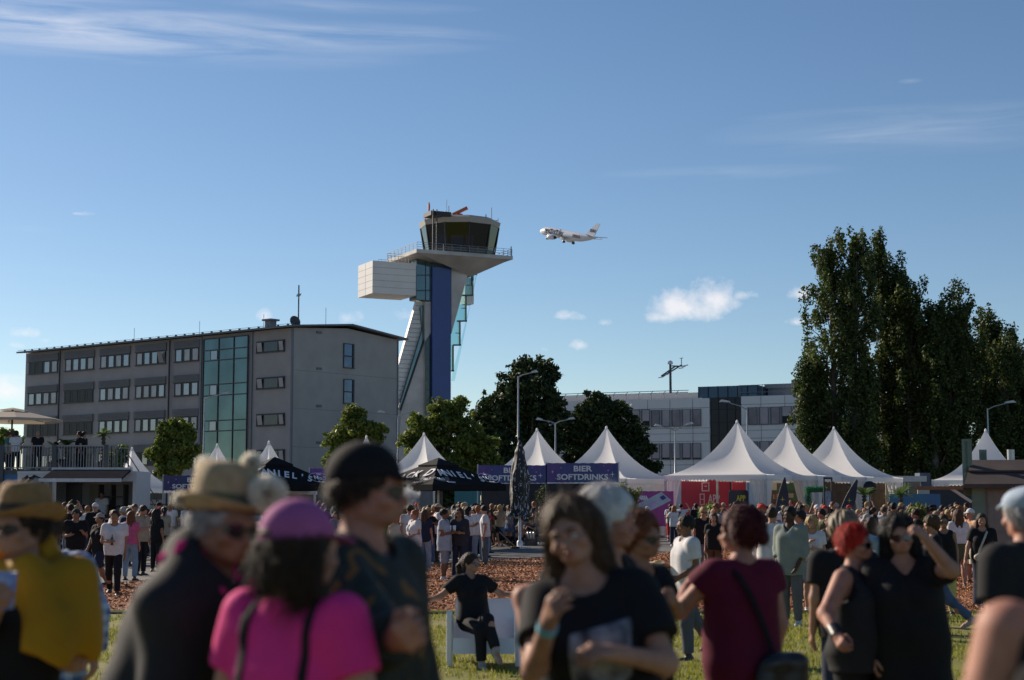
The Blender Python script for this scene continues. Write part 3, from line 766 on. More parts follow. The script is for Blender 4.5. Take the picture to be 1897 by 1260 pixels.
b = MB(); b.prism([(11.2,-.16,1.9),(14.6,-.16,1.75),(17.,-.16,1.5),(19.3,-.16,7.6),(17.3,-.16,7.6)], (0,.32,0), 0); fin = fix(b.build('tail_fin', [pw], pl))
for sg in (-1, 1):
    b = MB(); b.prism([(14.2,sg*.6,1.2),(17.2,sg*.6,1.2),(19.3,sg*6.2,1.9),(17.9,sg*6.2,1.9)], (0,0,.18), 0); fix(b.build('tailplane', [pgr], pl))
for sg in (-1, 1):
    b = MB(); pr = [(.9,-2.6),(1.15,-2.3),(1.22,-1.2),(1.1,.6),(.8,1.7)]
    b.lathe([(r, z) for r, z in pr], 18, 0, (0,0,0)); b.lathe([(.7,1.7),(.45,2.6),(.1,3.1)], 14, 1, (0,0,0))
    e_ = b.build('engine', [pw, pdk], pl); e_.rotation_euler = (0, pi/2, 0); e_.location = (-3.9, sg*5.75, -2.0)
for x, y in ((-13.2,0),(1.2,-3.),(1.2,3.)):
    b = MB(); b.bar((x,y,-1.4),(x,y,-3.0), .25, mi=0)
    for s2 in (-.35,.35): b.lathe([(.2,-.15),(.55,-.15),(.55,.15),(.2,.15)], 12, 1, (0,0,0))
    v_ = b.v; n0 = len(v_)-96
    for i in range(n0, len(v_)):
        p_ = v_[i]; s2 = -.35 if i < n0+48 else .35
        v_[i] = (x+p_[0], y+s2+p_[2], -3.1+p_[1])
    b.box((x-.6,y-.05,-2.9),(x+.1,y+.05,-1.7), 0)
    b.build('landing_gear', [pgr, pdk], pl)
ft = lambda x, z, sz, t, par, y=-2.09, wd=None: lettering(t, sz, navy, par, frame((x,y,z),(1,0,0),(0,0,1)), .03, .11, width=wd, name='lettering')
lt = ft(-7.4, .55, 3.9, 'mɑrɑbu', fu, wd=12.5)
for v in lt.data.vertices:       # wrap the writing on to the round fuselage
    zz = v.co.y+.35; v.co.z = -(2.09-sqrt(max(.2, 2.12**2-min(2.,abs(zz))**2)))+.04
ft(7.6, .45, 2.6, 'mu', fu, y=-2.09, wd=4.6)
ft(15.6, 4.2, 2.5, 'mu', fin, y=-.20, wd=3.4)
wl = MB()
for i in range(24): 
    x = -14+i*1.0; wl.box((x,-2.085,.52),(x+.28,-2.06,.86))
pl.rotation_euler = Euler((radians(0), radians(14.5), radians(-48)), 'XYZ')
# ================================================================== pagoda tents
tent_w = M_translucent('tent_fabric', (.88,.87,.86), .34, .55, .03, .6)
tent_wall = M_translucent('tent_wall_fabric', (.72,.71,.70), .35, .6, .05, 1.)
alu = M('aluminium_pole', (.42,.42,.43), .4, .6)
def pagoda(px, peak_py, Y, size, eave, rot, label, open_faces=(0, 1), drapes=True, walls=(), skip=(3,)):
    base = P(px, 900, Y); zp = zpix(peak_py, Y)
    t = thing('pagoda_tent', label, 'tent', (base.x, Y, 0), rot, 'white pagoda tents')
    h = size/2; n = 22; m = 14
    cs = [(-h,-h),(h,-h),(h,h),(-h,h)]
    b = MB()
    for f in range(4):
        (xa,ya),(xb_,yb2) = cs[f], cs[(f+1)%4]
        vs = []
        for i in range(n+1):
            s = i/n
            for j in range(m+1):
                u = j/m
                ex, ey = xa+(xb_-xa)*u, ya+(yb2-ya)*u
                mid = 1-(2*u-1)**2
                q = 1-s
                z = eave+(zp-eave)*(.66*q**2.5+.34*q**1.15) - (zp-eave)*.10*mid*(s*q)*2.2
                r = s*(1-.05*mid*s*q*4)+.004
                vs.append((ex*r, ey*r, z))
        fs = [(i*(m+1)+j, (i+1)*(m+1)+j, (i+1)*(m+1)+j+1, i*(m+1)+j+1) for i in range(n) for j in range(m)]
        b.add(vs, fs, 0, True)
    b.build('canopy', [tent_w], t)
    b = MB(); sc = int(size*5)
    for f in range(4):
        (xa,ya),(xb_,yb2) = cs[f], cs[(f+1)%4]
        vs = []; k = sc*6
        for i in range(k+1):
            u = i/k; x, y = (xa+(xb_-xa)*u)*1.006, (ya+(yb2-ya)*u)*1.006
            dz_ = .20+.07*abs(sin(u*sc*pi))
            vs += [(x,y,eave+.02),(x,y,eave-dz_)]
        b.add(vs, [(2*i,2*i+2,2*i+3,2*i+1) for i in range(k)], 0, True)
    b.build('valance', [tent_w], t)
    for x, y in cs:
        b = MB(); b.box((x*.985-.05,y*.985-.05,0),(x*.985+.05,y*.985+.05,eave-.02)); b.build('pole', [alu], t)
        if drapes and cs.index((x, y)) not in skip:
            b = MB()
            for ax_ in (0, 1):
                vs = []; k = 24; ht = 14
                for j in range(ht+1):
                    v = j/ht; wdt = (.85-.5*min(1,max(0,v-.05)*1.6)) if v < .7 else .35+.1*(v-.7)
                    for i in range(k+1):
                        u = i/k; off = .05*sin(u*k*.9)*(1-.3*v)
                        a = u*wdt
                        if ax_ == 0: vs.append((x*.97-math.copysign(a,x), y*.975+off, eave-.03-v*(eave-.08)))
                        else: vs.append((x*.975+off, y*.97-math.copysign(a,y), eave-.03-v*(eave-.08)))
                b.add(vs, [(j*(k+1)+i,j*(k+1)+i+1,(j+1)*(k+1)+i+1,(j+1)*(k+1)+i) for j in range(ht) for i in range(k)], 0, True)
            b.build('drape', [tent_wall], t)
    for f in walls:
        (xa,ya),(xb_,yb2) = cs[f], cs[(f+1)%4]; vs = []; k = 40
        for i in range(k+1):
            u = i/k; off = .03*sin(i*1.4); nx, ny = (yb2-ya)/size, -(xb_-xa)/size
            x, y = (xa+(xb_-xa)*u)*.97+nx*off, (ya+(yb2-ya)*u)*.97+ny*off
            vs += [(x,y,eave-.05),(x,y,.05)]
        b = MB(); b.add(vs, [(2*i,2*i+2,2*i+3,2*i+1) for i in range(k)], 0, True); b.build('side_wall', [tent_wall], t)
    b = MB(); b.lathe([(.09,-.25),(.06,0),(.02,.06)], 8, 0, (0,0,zp)); b.build('peak_cap', [tent_w], t)
    return t
R33 = radians(-33)
pagoda(1367,780,81,5.6,3.18,R33,'white pagoda tent with red back walls and an app sign inside')
pagoda(1459,786,83,5.6,3.16,R33,'white pagoda tent standing between two others, green and red stand inside', skip=(0,2,3))
pagoda(1547,792,85,5.6,3.12,R33,'white pagoda tent at the right end of the three, in front of the poplars', skip=(0,3))
pagoda(1829,796,86,5.4,3.0,radians(-20),'white pagoda tent rising behind the brown roofed kiosk')
pagoda(1124,791,86,5.6,3.05,R33,'white pagoda tent behind the banner next to the oleander bush', drapes=False, walls=(0,1,2,3))
pagoda(995,795,88,5.6,3.0,R33,'white pagoda tent peeking up behind the folded black parasol', drapes=False)
pagoda(785,803,92,5.4,3.0,R33,'white pagoda tent behind the open black parasol with arched lettering', drapes=False)
pagoda(678,808,100,4.2,2.7,R33,'white pagoda tent with only its tip above the man in the black cap', drapes=False)
pagoda(497,818,96,4.2,2.7,R33,'white pagoda tent behind the other black parasol, in front of the office block', drapes=False)
pagoda(401,823,96,4.0,2.65,R33,'white pagoda tent just right of the small tree by the office block', drapes=False)
pagoda(243,830,95,4.1,2.62,radians(-38),'white pagoda tent beside the food truck and terrace stairs', drapes=False)

# ================================================================== writing helpers
white_ink = M('white_print', (.72,.70,.74), .6, var=.03); white_dim = M('worn_white_print', (.5,.5,.52), .7, var=.1)
def banner_mat(name, c1, c2, c3):
    m, nt, b = new_mat(name); N, L = nt.nodes, nt.links
    tc = N.new('ShaderNodeTexCoord'); nz = N.new('ShaderNodeTexNoise'); nz.inputs['Scale'].default_value = .55; nz.inputs['Detail'].default_value = 2
    L.new(tc.outputs['Object'], nz.inputs['Vector'])
    cr = N.new('ShaderNodeValToRGB'); e = cr.color_ramp.elements; e[0].position = .32; e[0].color = (*c1, 1); e[1].position = .68; e[1].color = (*c3, 1)
    k = cr.color_ramp.elements.new(.5); k.color = (*c2, 1)
    L.new(nz.outputs[0], cr.inputs[0]); L.new(cr.outputs[0], b.inputs['Base Color']); b.inputs['Roughness'].default_value = .5
    return m
ban = banner_mat('violet_teal_print', (.03,.10,.20), (.05,.05,.20), (.13,.05,.24))
ban_v = banner_mat('violet_print', (.10,.035,.22), (.15,.05,.27), (.12,.06,.25))
ban_t = banner_mat('teal_print', (.02,.20,.26), (.03,.14,.25), (.05,.09,.24))
def star(b, x, z, s, y, mi=0):
    p = []
    for i in range(8):
        r = s if i % 2 == 0 else s*.18
        a = i*pi/4; p.append((x+r*cos(a), y, z+r*sin(a)))
    b.prism(p, (0,-.01,0), mi)
def banner(name, px0, px1, py0, py1, Y, lines, label, mat=ban, txt=True, posts=True, Y1=None, stars=()):
    a = P(px0, (py0+py1)/2, Y); c = P(px1, (py0+py1)/2, Y1 or Y)
    W = math.hypot(c.x-a.x, c.y-a.y); z1, z0 = zpix(py0, Y), zpix(py1, Y)
    t = thing(name, label, 'banner', ((a.x+c.x)/2, (a.y+c.y)/2, 0), atan2(c.y-a.y, c.x-a.x))
    b = MB(); k = 40; vs = []
    for i in range(k+1):
        x = -W/2+W*i/k; bow = .03*sin(i*.55)+.02*sin(i*1.9)
        for yy in (-.02, .02): vs += [(x, yy+bow*.3, z0+.01*sin(i*2.)), (x, yy+bow*.3, z1+.008*sin(i*1.3))]
    fs = []
    for i in range(k):
        o = i*4; fs += [(o,o+4,o+5,o+1),(o+2,o+3,o+7,o+6),(o+1,o+5,o+7,o+3),(o,o+2,o+6,o+4)]
    fs += [(0,1,3,2),(k*4,k*4+2,k*4+3,k*4+1)]
    b.add(vs, fs, 0); b.build('print', [mat], t)
    H = z1-z0
    for s, cx, cz, sz, wd in lines:
        lettering(s, sz*H, white_ink, t, frame((cx*W, -.055, z0+cz*H), (1,0,0), (0,0,1)), .006, .012*H, width=wd and wd*W)
    if stars:
        b = MB()
        for x, z, s in stars: star(b, x*W, z0+z*H, s*H, -.045)
        b.build('star_print', [white_ink], t)
    if posts:
        for sg in (-1, 1):
            b = MB(); b.box((sg*(W/2+.03)-.03,.03,0),(sg*(W/2+.03)+.03,.09,z1+.05)); b.build('post', [alu], t)
    return t
two = [('BIER', .0, .70, .40, .26), ('SOFTDRINKS', .0, .27, .40, .72)]
STARS = ((-.42,.55,.10),(-.30,.75,.05),(.36,.62,.06),(.42,.42,.16),(.30,.85,.04),(-.38,.2,.04))
banner('bar_banner', 886, 1011, 862, 895, 73, two, 'violet and teal drinks banner half covered by the folded black parasol', ban, stars=STARS)
banner('bar_banner', 1013, 1145, 858, 894, 73, two, 'whole violet drinks banner under the white tent by the oleander', ban, stars=STARS)
banner('bar_banner', 303, 420, 881, 909, 72, two, 'dark violet drinks banner behind the straw hat with pompoms', banner_mat('dusk_print', (.03,.05,.12), (.05,.04,.14), (.08,.05,.16)), stars=STARS)
banner('bar_banner', 574, 640, 868, 893, 80, [('SPEISEN', .45, .6, .5, .8)], 'short violet banner between the two black parasols', ban_v, stars=((-.3,.4,.1),(-.2,.7,.06)))
banner('map_banner', 1140, 1248, 910, 975, 79, [('AREA', -.02, .80, .16, .16)], 'magenta printed site map hoarding left of the app tent', banner_mat('magenta_print', (.30,.03,.22), (.36,.045,.26), (.42,.06,.20)), posts=False)
mapb = [o for o in COL.objects if o.name.startswith('map_banner')][0]
b = MB()
zt, zb_ = zpix(914, 79), zpix(968, 79)
for pts, mi in (([(-.9,.10),(.85,.95),(1.35,.55),(-.35,-.25)],0), ([(-.5,.10),(-.2,.25),(.05,.05),(-.25,-.1)],1), ([(-.75,.12),(-.55,.22),(-.45,.12),(-.65,.02)],2), ([(.1,.35),(.5,.55),(.7,.38),(.3,.2)],3), ([(.75,.7),(.95,.8),(1.1,.66),(.9,.55)],2), ([(-1.0,.06),(-.92,.1),(-.40,-.28),(-.46,-.33)],2)):
    y = -.05 if mi == 0 else -.066
    b.prism([(x, y, (zt+zb_)/2-.2+z*1.05) for x, z in pts], (0,.012,0), mi)
fix(b.build('map_print', [M('map_grey', (.46,.50,.58), .6), M('map_green', (.05,.40,.22), .6), M('map_navy', (.04,.06,.22), .6), M('map_lilac', (.50,.40,.62), .6)], mapb))
# bar counters under the banners
def bar_counter(px0, px1, Y, label, depth=2.6, col=(.03,.03,.035)):
    a, c = P(px0,900,Y), P(px1,900,Y); W = c.x-a.x
    t = thing('drinks_bar', label, 'bar', ((a.x+c.x)/2, Y+.2, 0))
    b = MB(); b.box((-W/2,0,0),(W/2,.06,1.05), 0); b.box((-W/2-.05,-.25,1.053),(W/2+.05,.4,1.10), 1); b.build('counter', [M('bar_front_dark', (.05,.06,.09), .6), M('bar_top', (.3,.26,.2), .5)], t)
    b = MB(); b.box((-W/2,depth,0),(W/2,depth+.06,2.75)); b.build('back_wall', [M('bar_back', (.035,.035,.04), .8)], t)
    b = MB()
    for i in range(5):
        x = -W/2+W*(i+.5)/5; b.box((x-.35,depth-.65,0),(x+.3,depth-.05,1.9 if i % 2 else 1.1), i % 3)
        for q in range(4): b.box((x-.3+q*.15,depth-.69,.9+.2*(q%2)),(x-.2+q*.15,depth-.652,1.05+.2*(q%2)), 3)
    b.build('shelf', [M('fridge_dark', (.08,.08,.09), .4), M('crate_red', (.25,.04,.03), .6), M('box_brown', (.18,.12,.07), .8), M('label_cream', (.5,.48,.4), .6)], t)
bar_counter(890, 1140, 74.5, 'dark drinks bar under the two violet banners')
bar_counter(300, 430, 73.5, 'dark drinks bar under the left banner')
# back walls inside the tents
def panel(name, px0, px1, py0, py1, Y, col, label, cat='hoarding', parts=(), th=.06, Y1=None, rough=.55):
    a = P(px0, (py0+py1)/2, Y); c = P(px1, (py0+py1)/2, Y1 or Y); W = math.hypot(c.x-a.x, c.y-a.y)
    t = thing(name, label, cat, ((a.x+c.x)/2, (a.y+c.y)/2, 0), atan2(c.y-a.y, c.x-a.x))
    z1, z0 = zpix(py0, Y), zpix(py1, Y)
    b = MB(); b.box((-W/2,-th/2,z0),(W/2,th/2,z1)); b.build('panel', [col], t)
    return t, W, z0, z1
redw = M('red_wall_print', (.40,.022,.05), .55, var=.15, scale=.7)
t, W, z0, z1 = panel('stand_wall', 1262, 1352, 888, 958, 84.5, redw, 'red stand wall with outlined phone symbol and app lettering')
H = z1-z0
lettering('APP', .52*H*.62, M('pale_pink_print', (.62,.42,.45), .6), t, frame((.17*W,-.045,z0+.47*H),(1,0,0),(0,0,1)), .006, .012, width=.24*W)
b = MB(); cx, cz = -.02*W, z0+.50*H
def ring(b, x0, x1, z0_, z1_, w, y=-.045):
    for q in ((x0,x1,z1_-w,z1_),(x0,x1,z0_,z0_+w),(x0,x0+w,z0_+w+.001,z1_-w-.001),(x1-w,x1,z0_+w+.001,z1_-w-.001)): b.box((q[0],y,q[2]),(q[1],y+.012,q[3]))
ring(b, cx-.17*W*.6, cx+.0*W, cz-.18*H, cz+.12*H, .05)
for q in (.0,): b.box((cx-.095*W,y_:=-.045,cz-.04*H),(cx-.01*W,-.033,cz-.02*H))
ring(b, cx-.06*W, cx+.10*W, cz+.18*H, cz+.42*H, .06); b.box((cx-.0*W,-.045,cz+.30*H),(cx+.05*W,-.033,cz+.33*H))
b.build('symbol', [M('pale_pink_print')], t)
panel('stand_wall', 1356, 1382, 888, 950, 85.2, redw, 'narrow red stand wall behind the black phone shaped sign')
panel('stand_wall', 1414, 1424, 890, 950, 85, redw, 'thin red stand wall strip beside the flag pole')
t, W, z0, z1 = panel('stand_wall', 1426, 1478, 892, 950, 87, M('olive_green_wall', (.07,.10,.05), .7, var=.3, scale=1.5), 'green stand wall with sign boards and a red strip')
b = MB()
for x0, x1, za, zb2, mi in ((-.45,-.25,.72,.95,0),(-.4,.1,.45,.6,1),(.12,.34,.48,.62,1),(-.5,.5,.02,.34,2),(.1,.48,.7,.95,3),(-.2,-.05,.5,.55,2)):
    b.box((W*x0,-.06,z0+(z1-z0)*za),(W*x1,-.031,z0+(z1-z0)*zb2), mi)
b.build('sign_board', [M('cream_board', (.5,.45,.32), .6), M('beige_board', (.36,.31,.22), .6), M('dark_red_board', (.2,.02,.02), .6), M('green_board', (.05,.12,.05), .6)], t)
lettering('TEAM', .34, M('dark_red_board'), t, frame((-.2*W,-.072,z0+.53*(z1-z0)),(1,0,0),(0,0,1)), .004, .01)
t, W, z0, z1 = panel('stand_wall', 1508, 1576, 892, 955, 88, M('brown_dark_wall', (.06,.045,.035), .8, var=.4, scale=2.), 'dark brown stand wall behind the picture frame and flag')
panel('stand_wall', 1590, 1640, 895, 955, 89, M('wood_brown_wall', (.16,.10,.06), .8, var=.4, scale=3.), 'wood brown stand wall under the right tent')
panel('stand_wall', 1641, 1662, 895, 955, 88, M('beige_wall', (.34,.29,.2), .8, var=.1), 'beige stand wall at the corner of the right tent')
t = thing('phone_sign', 'black phone shaped sign with yellow and white lettering', 'sign', (P(1368,930,79).x, 79, 0))
zt, zb_ = zpix(908, 79), zpix(962, 79); b = MB(); Wd = .98
pts = []
for cx_, cz_, a0_ in ((Wd/2-.12,zt-.12,0),(-Wd/2+.12,zt-.12,90),(-Wd/2+.12,zb_+.12,180),(Wd/2-.12,zb_+.12,270)):
    for q in range(5): a = radians(a0_+q*22.5); pts.append((cx_+.12*cos(a), -.05, cz_+.12*sin(a)))
b.prism(pts, (0,.1,0)); fix(b.build('case', [M('phone_black', (.012,.013,.025), .35)], t))
lettering('APP', .40, M('yellow_print', (.55,.45,.04), .6), t, frame((.12,-.06,zt-.42),(1,0,0),(0,0,1)), .004, .01, width=.46)
lettering('BEACH', .32, white_ink, t, frame((.08,-.06,zt-.84),(1,0,0),(0,0,1)), .004, .008, width=.62)
b = MB(); star(b, .15, zt-1.2, .16, -.055); star(b, -.15, zt-1.25, .1, -.055); b.build('star_print', [M('yellow_print')], t)

# ================================================================== black beer parasols
blk = M('black_canopy', (.009,.009,.010), .8, var=.2, scale=3., spec=.15); blk_lt = M_translucent('black_canopy_edge', (.03,.03,.03), .1)
def beer_parasol(px, Y, size, rot, z_e, z_t, label, faces):
    t = thing('beer_parasol', label, 'parasol', (P(px,900,Y).x, Y, 0), rot, 'open black beer parasols')
    h = size/2; cs = [(-h,-h),(h,-h),(h,h),(-h,h)]; zc = z_e+(z_t-z_e)*.80
    b = MB()
    for f in range(4):
        (xa,ya),(xb_,yb2) = cs[f], cs[(f+1)%4]; vs = []; n, m = 8, 10
        for i in range(n+1):
            s = .16+.84*i/n
            for j in range(m+1):
                u = j/m; mid = 1-(2*u-1)**2
                vs.append(((xa+(xb_-xa)*u)*s, (ya+(yb2-ya)*u)*s, z_e+(zc-z_e)*(1-s)/.84-.05*mid*s))
        b.add(vs, [(i*(m+1)+j, (i+1)*(m+1)+j, (i+1)*(m+1)+j+1, i*(m+1)+j+1) for i in range(n) for j in range(m)], 0, True)
        b.add([(xa,ya,z_e),(xb_,yb2,z_e),(xb_*1.003,yb2*1.003,z_e-.24),(xa*1.003,ya*1.003,z_e-.24)], [(0,1,2,3)], 0)
    can = b.build('canopy', [blk], t)
    b = MB(); k = .30
    b.add([(x*k,y*k,zc-.08) for x, y in cs]+[(0,0,z_t)]+[(x*k,y*k,zc-.16) for x, y in cs], [(0,1,4),(1,2,4),(2,3,4),(3,0,4),(0,5,6,1),(1,6,7,2),(2,7,8,3),(3,8,5,0)], 0)
    b.build('vent_cap', [blk], t)
    b = MB(); b.tube([(0,0,0),(0,0,z_t-.1)], .05, 8); b.build('pole', [alu], t)
    b = MB()
    for x, y in cs+[(0,-h),(h,0),(0,h),(-h,0)]: b.bar((0,0,zc-.1),(x*.98,y*.98,z_e-.06), .035)
    b.build('rib', [alu], t)
    b = MB(); b.box((-.4,-.4,0),(.4,.4,.12)); b.build('base', [M('concrete_base', (.25,.25,.24), .9)], t)
    # writing lies in the sloping faces
    sl = (zc-z_e)/(h*.84)
    for f, items in faces.items():
        (xa,ya),(xb_,yb2) = cs[f], cs[(f+1)%4]
        ux = Vector((xb_-xa, yb2-ya, 0)).normalized(); inn = Vector((-(xa+xb_)/2, -(ya+yb2)/2, 0)).normalized()
        uy = (inn+Vector((0,0,sl))).normalized(); nn = ux.cross(uy)
        o0 = Vector(((xa+xb_)/2, (ya+yb2)/2, z_e))
        for it in items:
            kind, cx, cy, sz, ang = it[:5]
            o = o0+ux*(cx*h)+uy*(cy*h)+nn*(.035 if cy < .3 else .03)
            x2 = ux*cos(ang)+uy*sin(ang); y2 = uy*cos(ang)-ux*sin(ang)
            if kind == 'oval':
                bb = MB(); npt = 40; vs = []
                for i in range(npt):
                    a = 2*pi*i/npt
                    for r in (1., .93): vs.append(o+x2*(sz*1.3*r*cos(a))+y2*(sz*1.15*r*(1 if r == 1. else .97)*sin(a)))
                bb.add(vs, [(2*i,(2*i+2)%(2*npt),(2*i+3)%(2*npt),2*i+1) for i in range(npt)]); bb.build('emblem_ring', [white_dim], t)
            elif kind == 'fan':
                bb = MB()
                for q in range(3):
                    vs = []; npt = 24
                    for i in range(npt+1):
                        a = pi+pi*i/npt
                        for r in (1.-.16*q, .965-.16*q): vs.append(o+x2*(sz*1.7*r*cos(a))+y2*(sz*1.6*r*sin(a)*(1+.05*sin(i*2.6))))
                    bb.add(vs, [(2*i,2*i+2,2*i+3,2*i+1) for i in range(npt)])
                bb.build('emblem_scroll', [white_dim], t)
            else:
                lo_ = lettering(kind, sz, white_ink, t, frame(o, x2, y2), .004, sz*.025)
                for v in lo_.data.vertices: v.co.y *= 1.9; v.co.x *= 1.15
    return t
def arc(txt, cx0, cy0, dx, a0, a1, s0, s1, dy):
    out = []; n = len(txt)
    for i, ch in enumerate(txt):
        u = i/(n-1); out.append((ch, cx0+dx*u, cy0+dy*(1-(1-u)**1.6) if dy > 0 else cy0+dy*u**1.6, s0+(s1-s0)*u, a0+(a1-a0)*u))
    return [o for o in out if o[0] != ' ']
left_face = arc('JACK D', -.46, .22, .86, radians(22), radians(10), .36, .46, .27)
right_face = arc("ANIEL'S", -.42, .48, .90, radians(-10), radians(-22), .42, .34, -.27)
emb_l = [('oval',-.72,.27,.36,radians(10)),('No.7',-.72,.25,.22,radians(10)),('OLD',-.74,.42,.08,radians(10)),('BRAND',-.70,.10,.07,radians(10)),('fan',.60,.30,.24,0),('No.7',.62,.20,.14,radians(8)),('TENNESSEE',.45,.07,.08,radians(8))]
emb_r = [('oval',.72,.27,.36,radians(-10)),('No.7',.72,.25,.22,radians(-10)),('OLD',.74,.42,.08,radians(-10)),('BRAND',.70,.10,.07,radians(-10)),('fan',-.60,.30,.24,0),('No.7',-.62,.20,.14,radians(-6)),('WHISKEY',-.45,.07,.08,radians(-6))]
beer_parasol(812, 64, 3.9, radians(-47), 2.55, 3.66, 'open black parasol with white arched whiskey lettering near the smoke puff', {0:left_face+emb_l, 1:right_face+emb_r, 3:emb_l, 2:emb_r})
beer_parasol(508, 64, 3.9, radians(-62), 2.55, 3.70, 'open black parasol with a round emblem behind the fluffy hat ball', {0:left_face+emb_l, 1:right_face+emb_r, 3:emb_l, 2:emb_r})
# folded parasol
FY = 64.5
t = thing('folded_parasol', 'tall folded black parasol with white print on a white pole', 'parasol', (P(963,950,FY).x, FY, 0))
zb_, zt = zpix(958, FY), zpix(815, FY); b = MB(); rows = 44; n = 36; vs = []
for i in range(rows+1):
    u = i/rows; z = zt-(zt-zb_)*u
    r = .06+.26*min(1,u*2.2)+.10*u-.09*max(0,u-.55)*(1 if u < .95 else 0)
    if u < .03: r = .05
    r += .04*math.exp(-((u-.15)/.03)**2)
    for j in range(n):
        a = 2*pi*j/n; f = .11*sin(a*6+u*5)+.06*sin(a*11-u*7)+.03*sin(a*3+u*17)
        drop = .10*sin(a*6+u*5) if i == rows else 0
        vs.append((r*(1+f*min(1,u*3))*cos(a), r*(1+f*min(1,u*3))*sin(a), z+drop))
b.add(vs, [(i*n+j,(i+1)*n+j,(i+1)*n+(j+1)%n,i*n+(j+1)%n) for i in range(rows) for j in range(n)], 0, True)
mm, nt_, bs = new_mat('black_printed_cloth'); N, L = nt_.nodes, nt_.links
tc = N.new('ShaderNodeTexCoord'); mp = N.new('ShaderNodeMapping'); mp.inputs['Scale'].default_value = (3.2,3.2,1.5); L.new(tc.outputs['Object'], mp.inputs[0])
vo = N.new('ShaderNodeTexNoise'); vo.inputs['Scale'].default_value = 1.7; vo.inputs['Detail'].default_value = 1.5; vo.inputs['Distortion'].default_value = 2.5; L.new(mp.outputs[0], vo.inputs['Vector'])
cr = N.new('ShaderNodeValToRGB'); cr.color_ramp.elements[0].position = .57; cr.color_ramp.elements[0].color = (.012,.012,.013,1); cr.color_ramp.elements[1].position = .62; cr.color_ramp.elements[1].color = (.42,.42,.44,1)
L.new(vo.outputs[0], cr.inputs[0]); L.new(cr.outputs[0], bs.inputs['Base Color']); bs.inputs['Roughness'].default_value = .6
can = b.build('canopy', [mm], t)
b = MB(); b.tube([(0,0,0),(0,0,zt-.3)], .06, 10); b.build('pole', [M('white_pole', (.75,.75,.76), .35)], t)
b = MB(); b.lathe([(.12,0),(.12,.25),(.07,.3)], 12); b.box((-.4,-.4,0),(.4,.4,.04)); b.build('base', [M('white_pole')], t)
b = MB(); b.lathe([(.03,0),(.08,.05),(.05,.14),(.01,.2)], 10, 0, (0,0,zt-.02)); b.build('finial', [blk], t)

# ================================================================== street lamps
lampm = M('galvanised_lamp', (.34,.35,.36), .4, .5)
def street_lamp(px, Y, arms, z_top, label):
    """arms: list of (dx, dz) lamp ends relative to the pole top"""
    t = thing('street_lamp', label, 'street lamp', (P(px,850,Y).x, Y, 0), 0, 'street lamps')
    b = MB(); b.tube([(0,0,0),(0,0,1.2),(0,0,1.21),(0,0,z_top)], [.11,.11,.085,.05], 10); b.build('pole', [lampm], t)
    for dx, dz_ in arms:
        sg = 1 if dx > 0 else -1
        b = MB(); b.tube([(0,0,z_top-.08),(dx*.25,0,z_top+dz_*.35),(dx*.7,0,z_top+dz_*.85)], [.045,.04,.032], 8); a_ = b.build('arm', [lampm], t)
        b = MB(); x0, x1 = dx*.66, dx*1.12; z = z_top+dz_
        b.add([(x0,-.07,z-.05),(x0,.07,z-.05),(x1,.12,z-.05+.06),(x1,-.12,z-.05+.06),(x0+.08*sg,-.06,z+.07),(x0+.08*sg,.06,z+.07),(x0+(x1-x0)*.75,.1,z+.18),(x0+(x1-x0)*.75,-.1,z+.18)],
              [(0,1,2,3),(7,6,5,4),(0,4,5,1),(1,5,6,2),(2,6,7,3),(3,7,4,0)], 0, False)
        fix(b.build('lamp_head', [M('lamp_housing', (.45,.46,.47), .35, .2)], t))
def lampz(py, Y): return zpix(py, Y)
street_lamp(737, 112, [(-1.35,.22),(1.25,.28)], zpix(770,112), 'two armed street lamp by the tower foot and office gable')
street_lamp(1029, 115, [(-1.3,.2),(1.3,.25)], zpix(783,115), 'two armed street lamp in front of the dark trees')
street_lamp(1251, 116, [(-1.4,.25),(1.25,.4)], zpix(796,116), 'two armed street lamp before the white terminal wall')
street_lamp(960, 104, [(1.2,.25)], zpix(697,104), 'tallest single armed street lamp above the folded parasol')
street_lamp(377, 118, [(1.75,.33)], zpix(738,118), 'single armed street lamp before the glass stairwell')
street_lamp(1385, 118, [(-1.85,.5)], zpix(757,118), 'single armed street lamp behind the app tent')
street_lamp(1832, 118, [(1.95,.45)], zpix(757,118), 'single armed street lamp before the rightmost poplars')
# ================================================================== terrace on the left
steel = M('terrace_steel', (.07,.075,.085), .5, .5); bluep = M('terrace_blue_panel', (.02,.10,.24), .45, var=.3, scale=.5, hue2=(.03,.17,.32))
TY = 67.
t = thing('raised_terrace', 'raised steel terrace deck with railing and blue skirting behind the food truck', 'terrace', (P(0,900,TY).x, TY, 0))
tx = lambda px: P(px,850,TY).x-t.location.x
ZF, ZR = zpix(871,TY), zpix(826,TY); xL, xR = tx(-60), tx(207)
b = MB(); b.box((xL,0,ZF-.18),(xR,2.9,ZF)); b.build('deck', [steel], t)
b = MB(); b.box((xL,.03,.05),(xR-.1,.10,ZF-.185)); b.build('skirting', [bluep], t)
for px in (4,101,197): b = MB(); x = tx(px); b.box((x-.09,-.10,0),(x+.09,.028,ZR+.05)); b.build('post', [steel], t)
for yy in (2.75,): b = MB(); b.box((xR-.2,yy-.08,0),(xR-.04,yy+.08,ZF-.19)); b.build('post', [steel], t)
b = MB()
def rail_run(b, p, q, z0, z1, n):
    p = Vector(p); q = Vector(q)
    b.bar(p+Vector((0,0,z1)), q+Vector((0,0,z1)), .05); b.bar(p+Vector((0,0,z0+.1)), q+Vector((0,0,z0+.1)), .04)
    for i in range(n+1):
        r = p.lerp(q, i/n); b.bar(r+Vector((0,0,z0+.1)), r+Vector((0,0,z1)), .025)
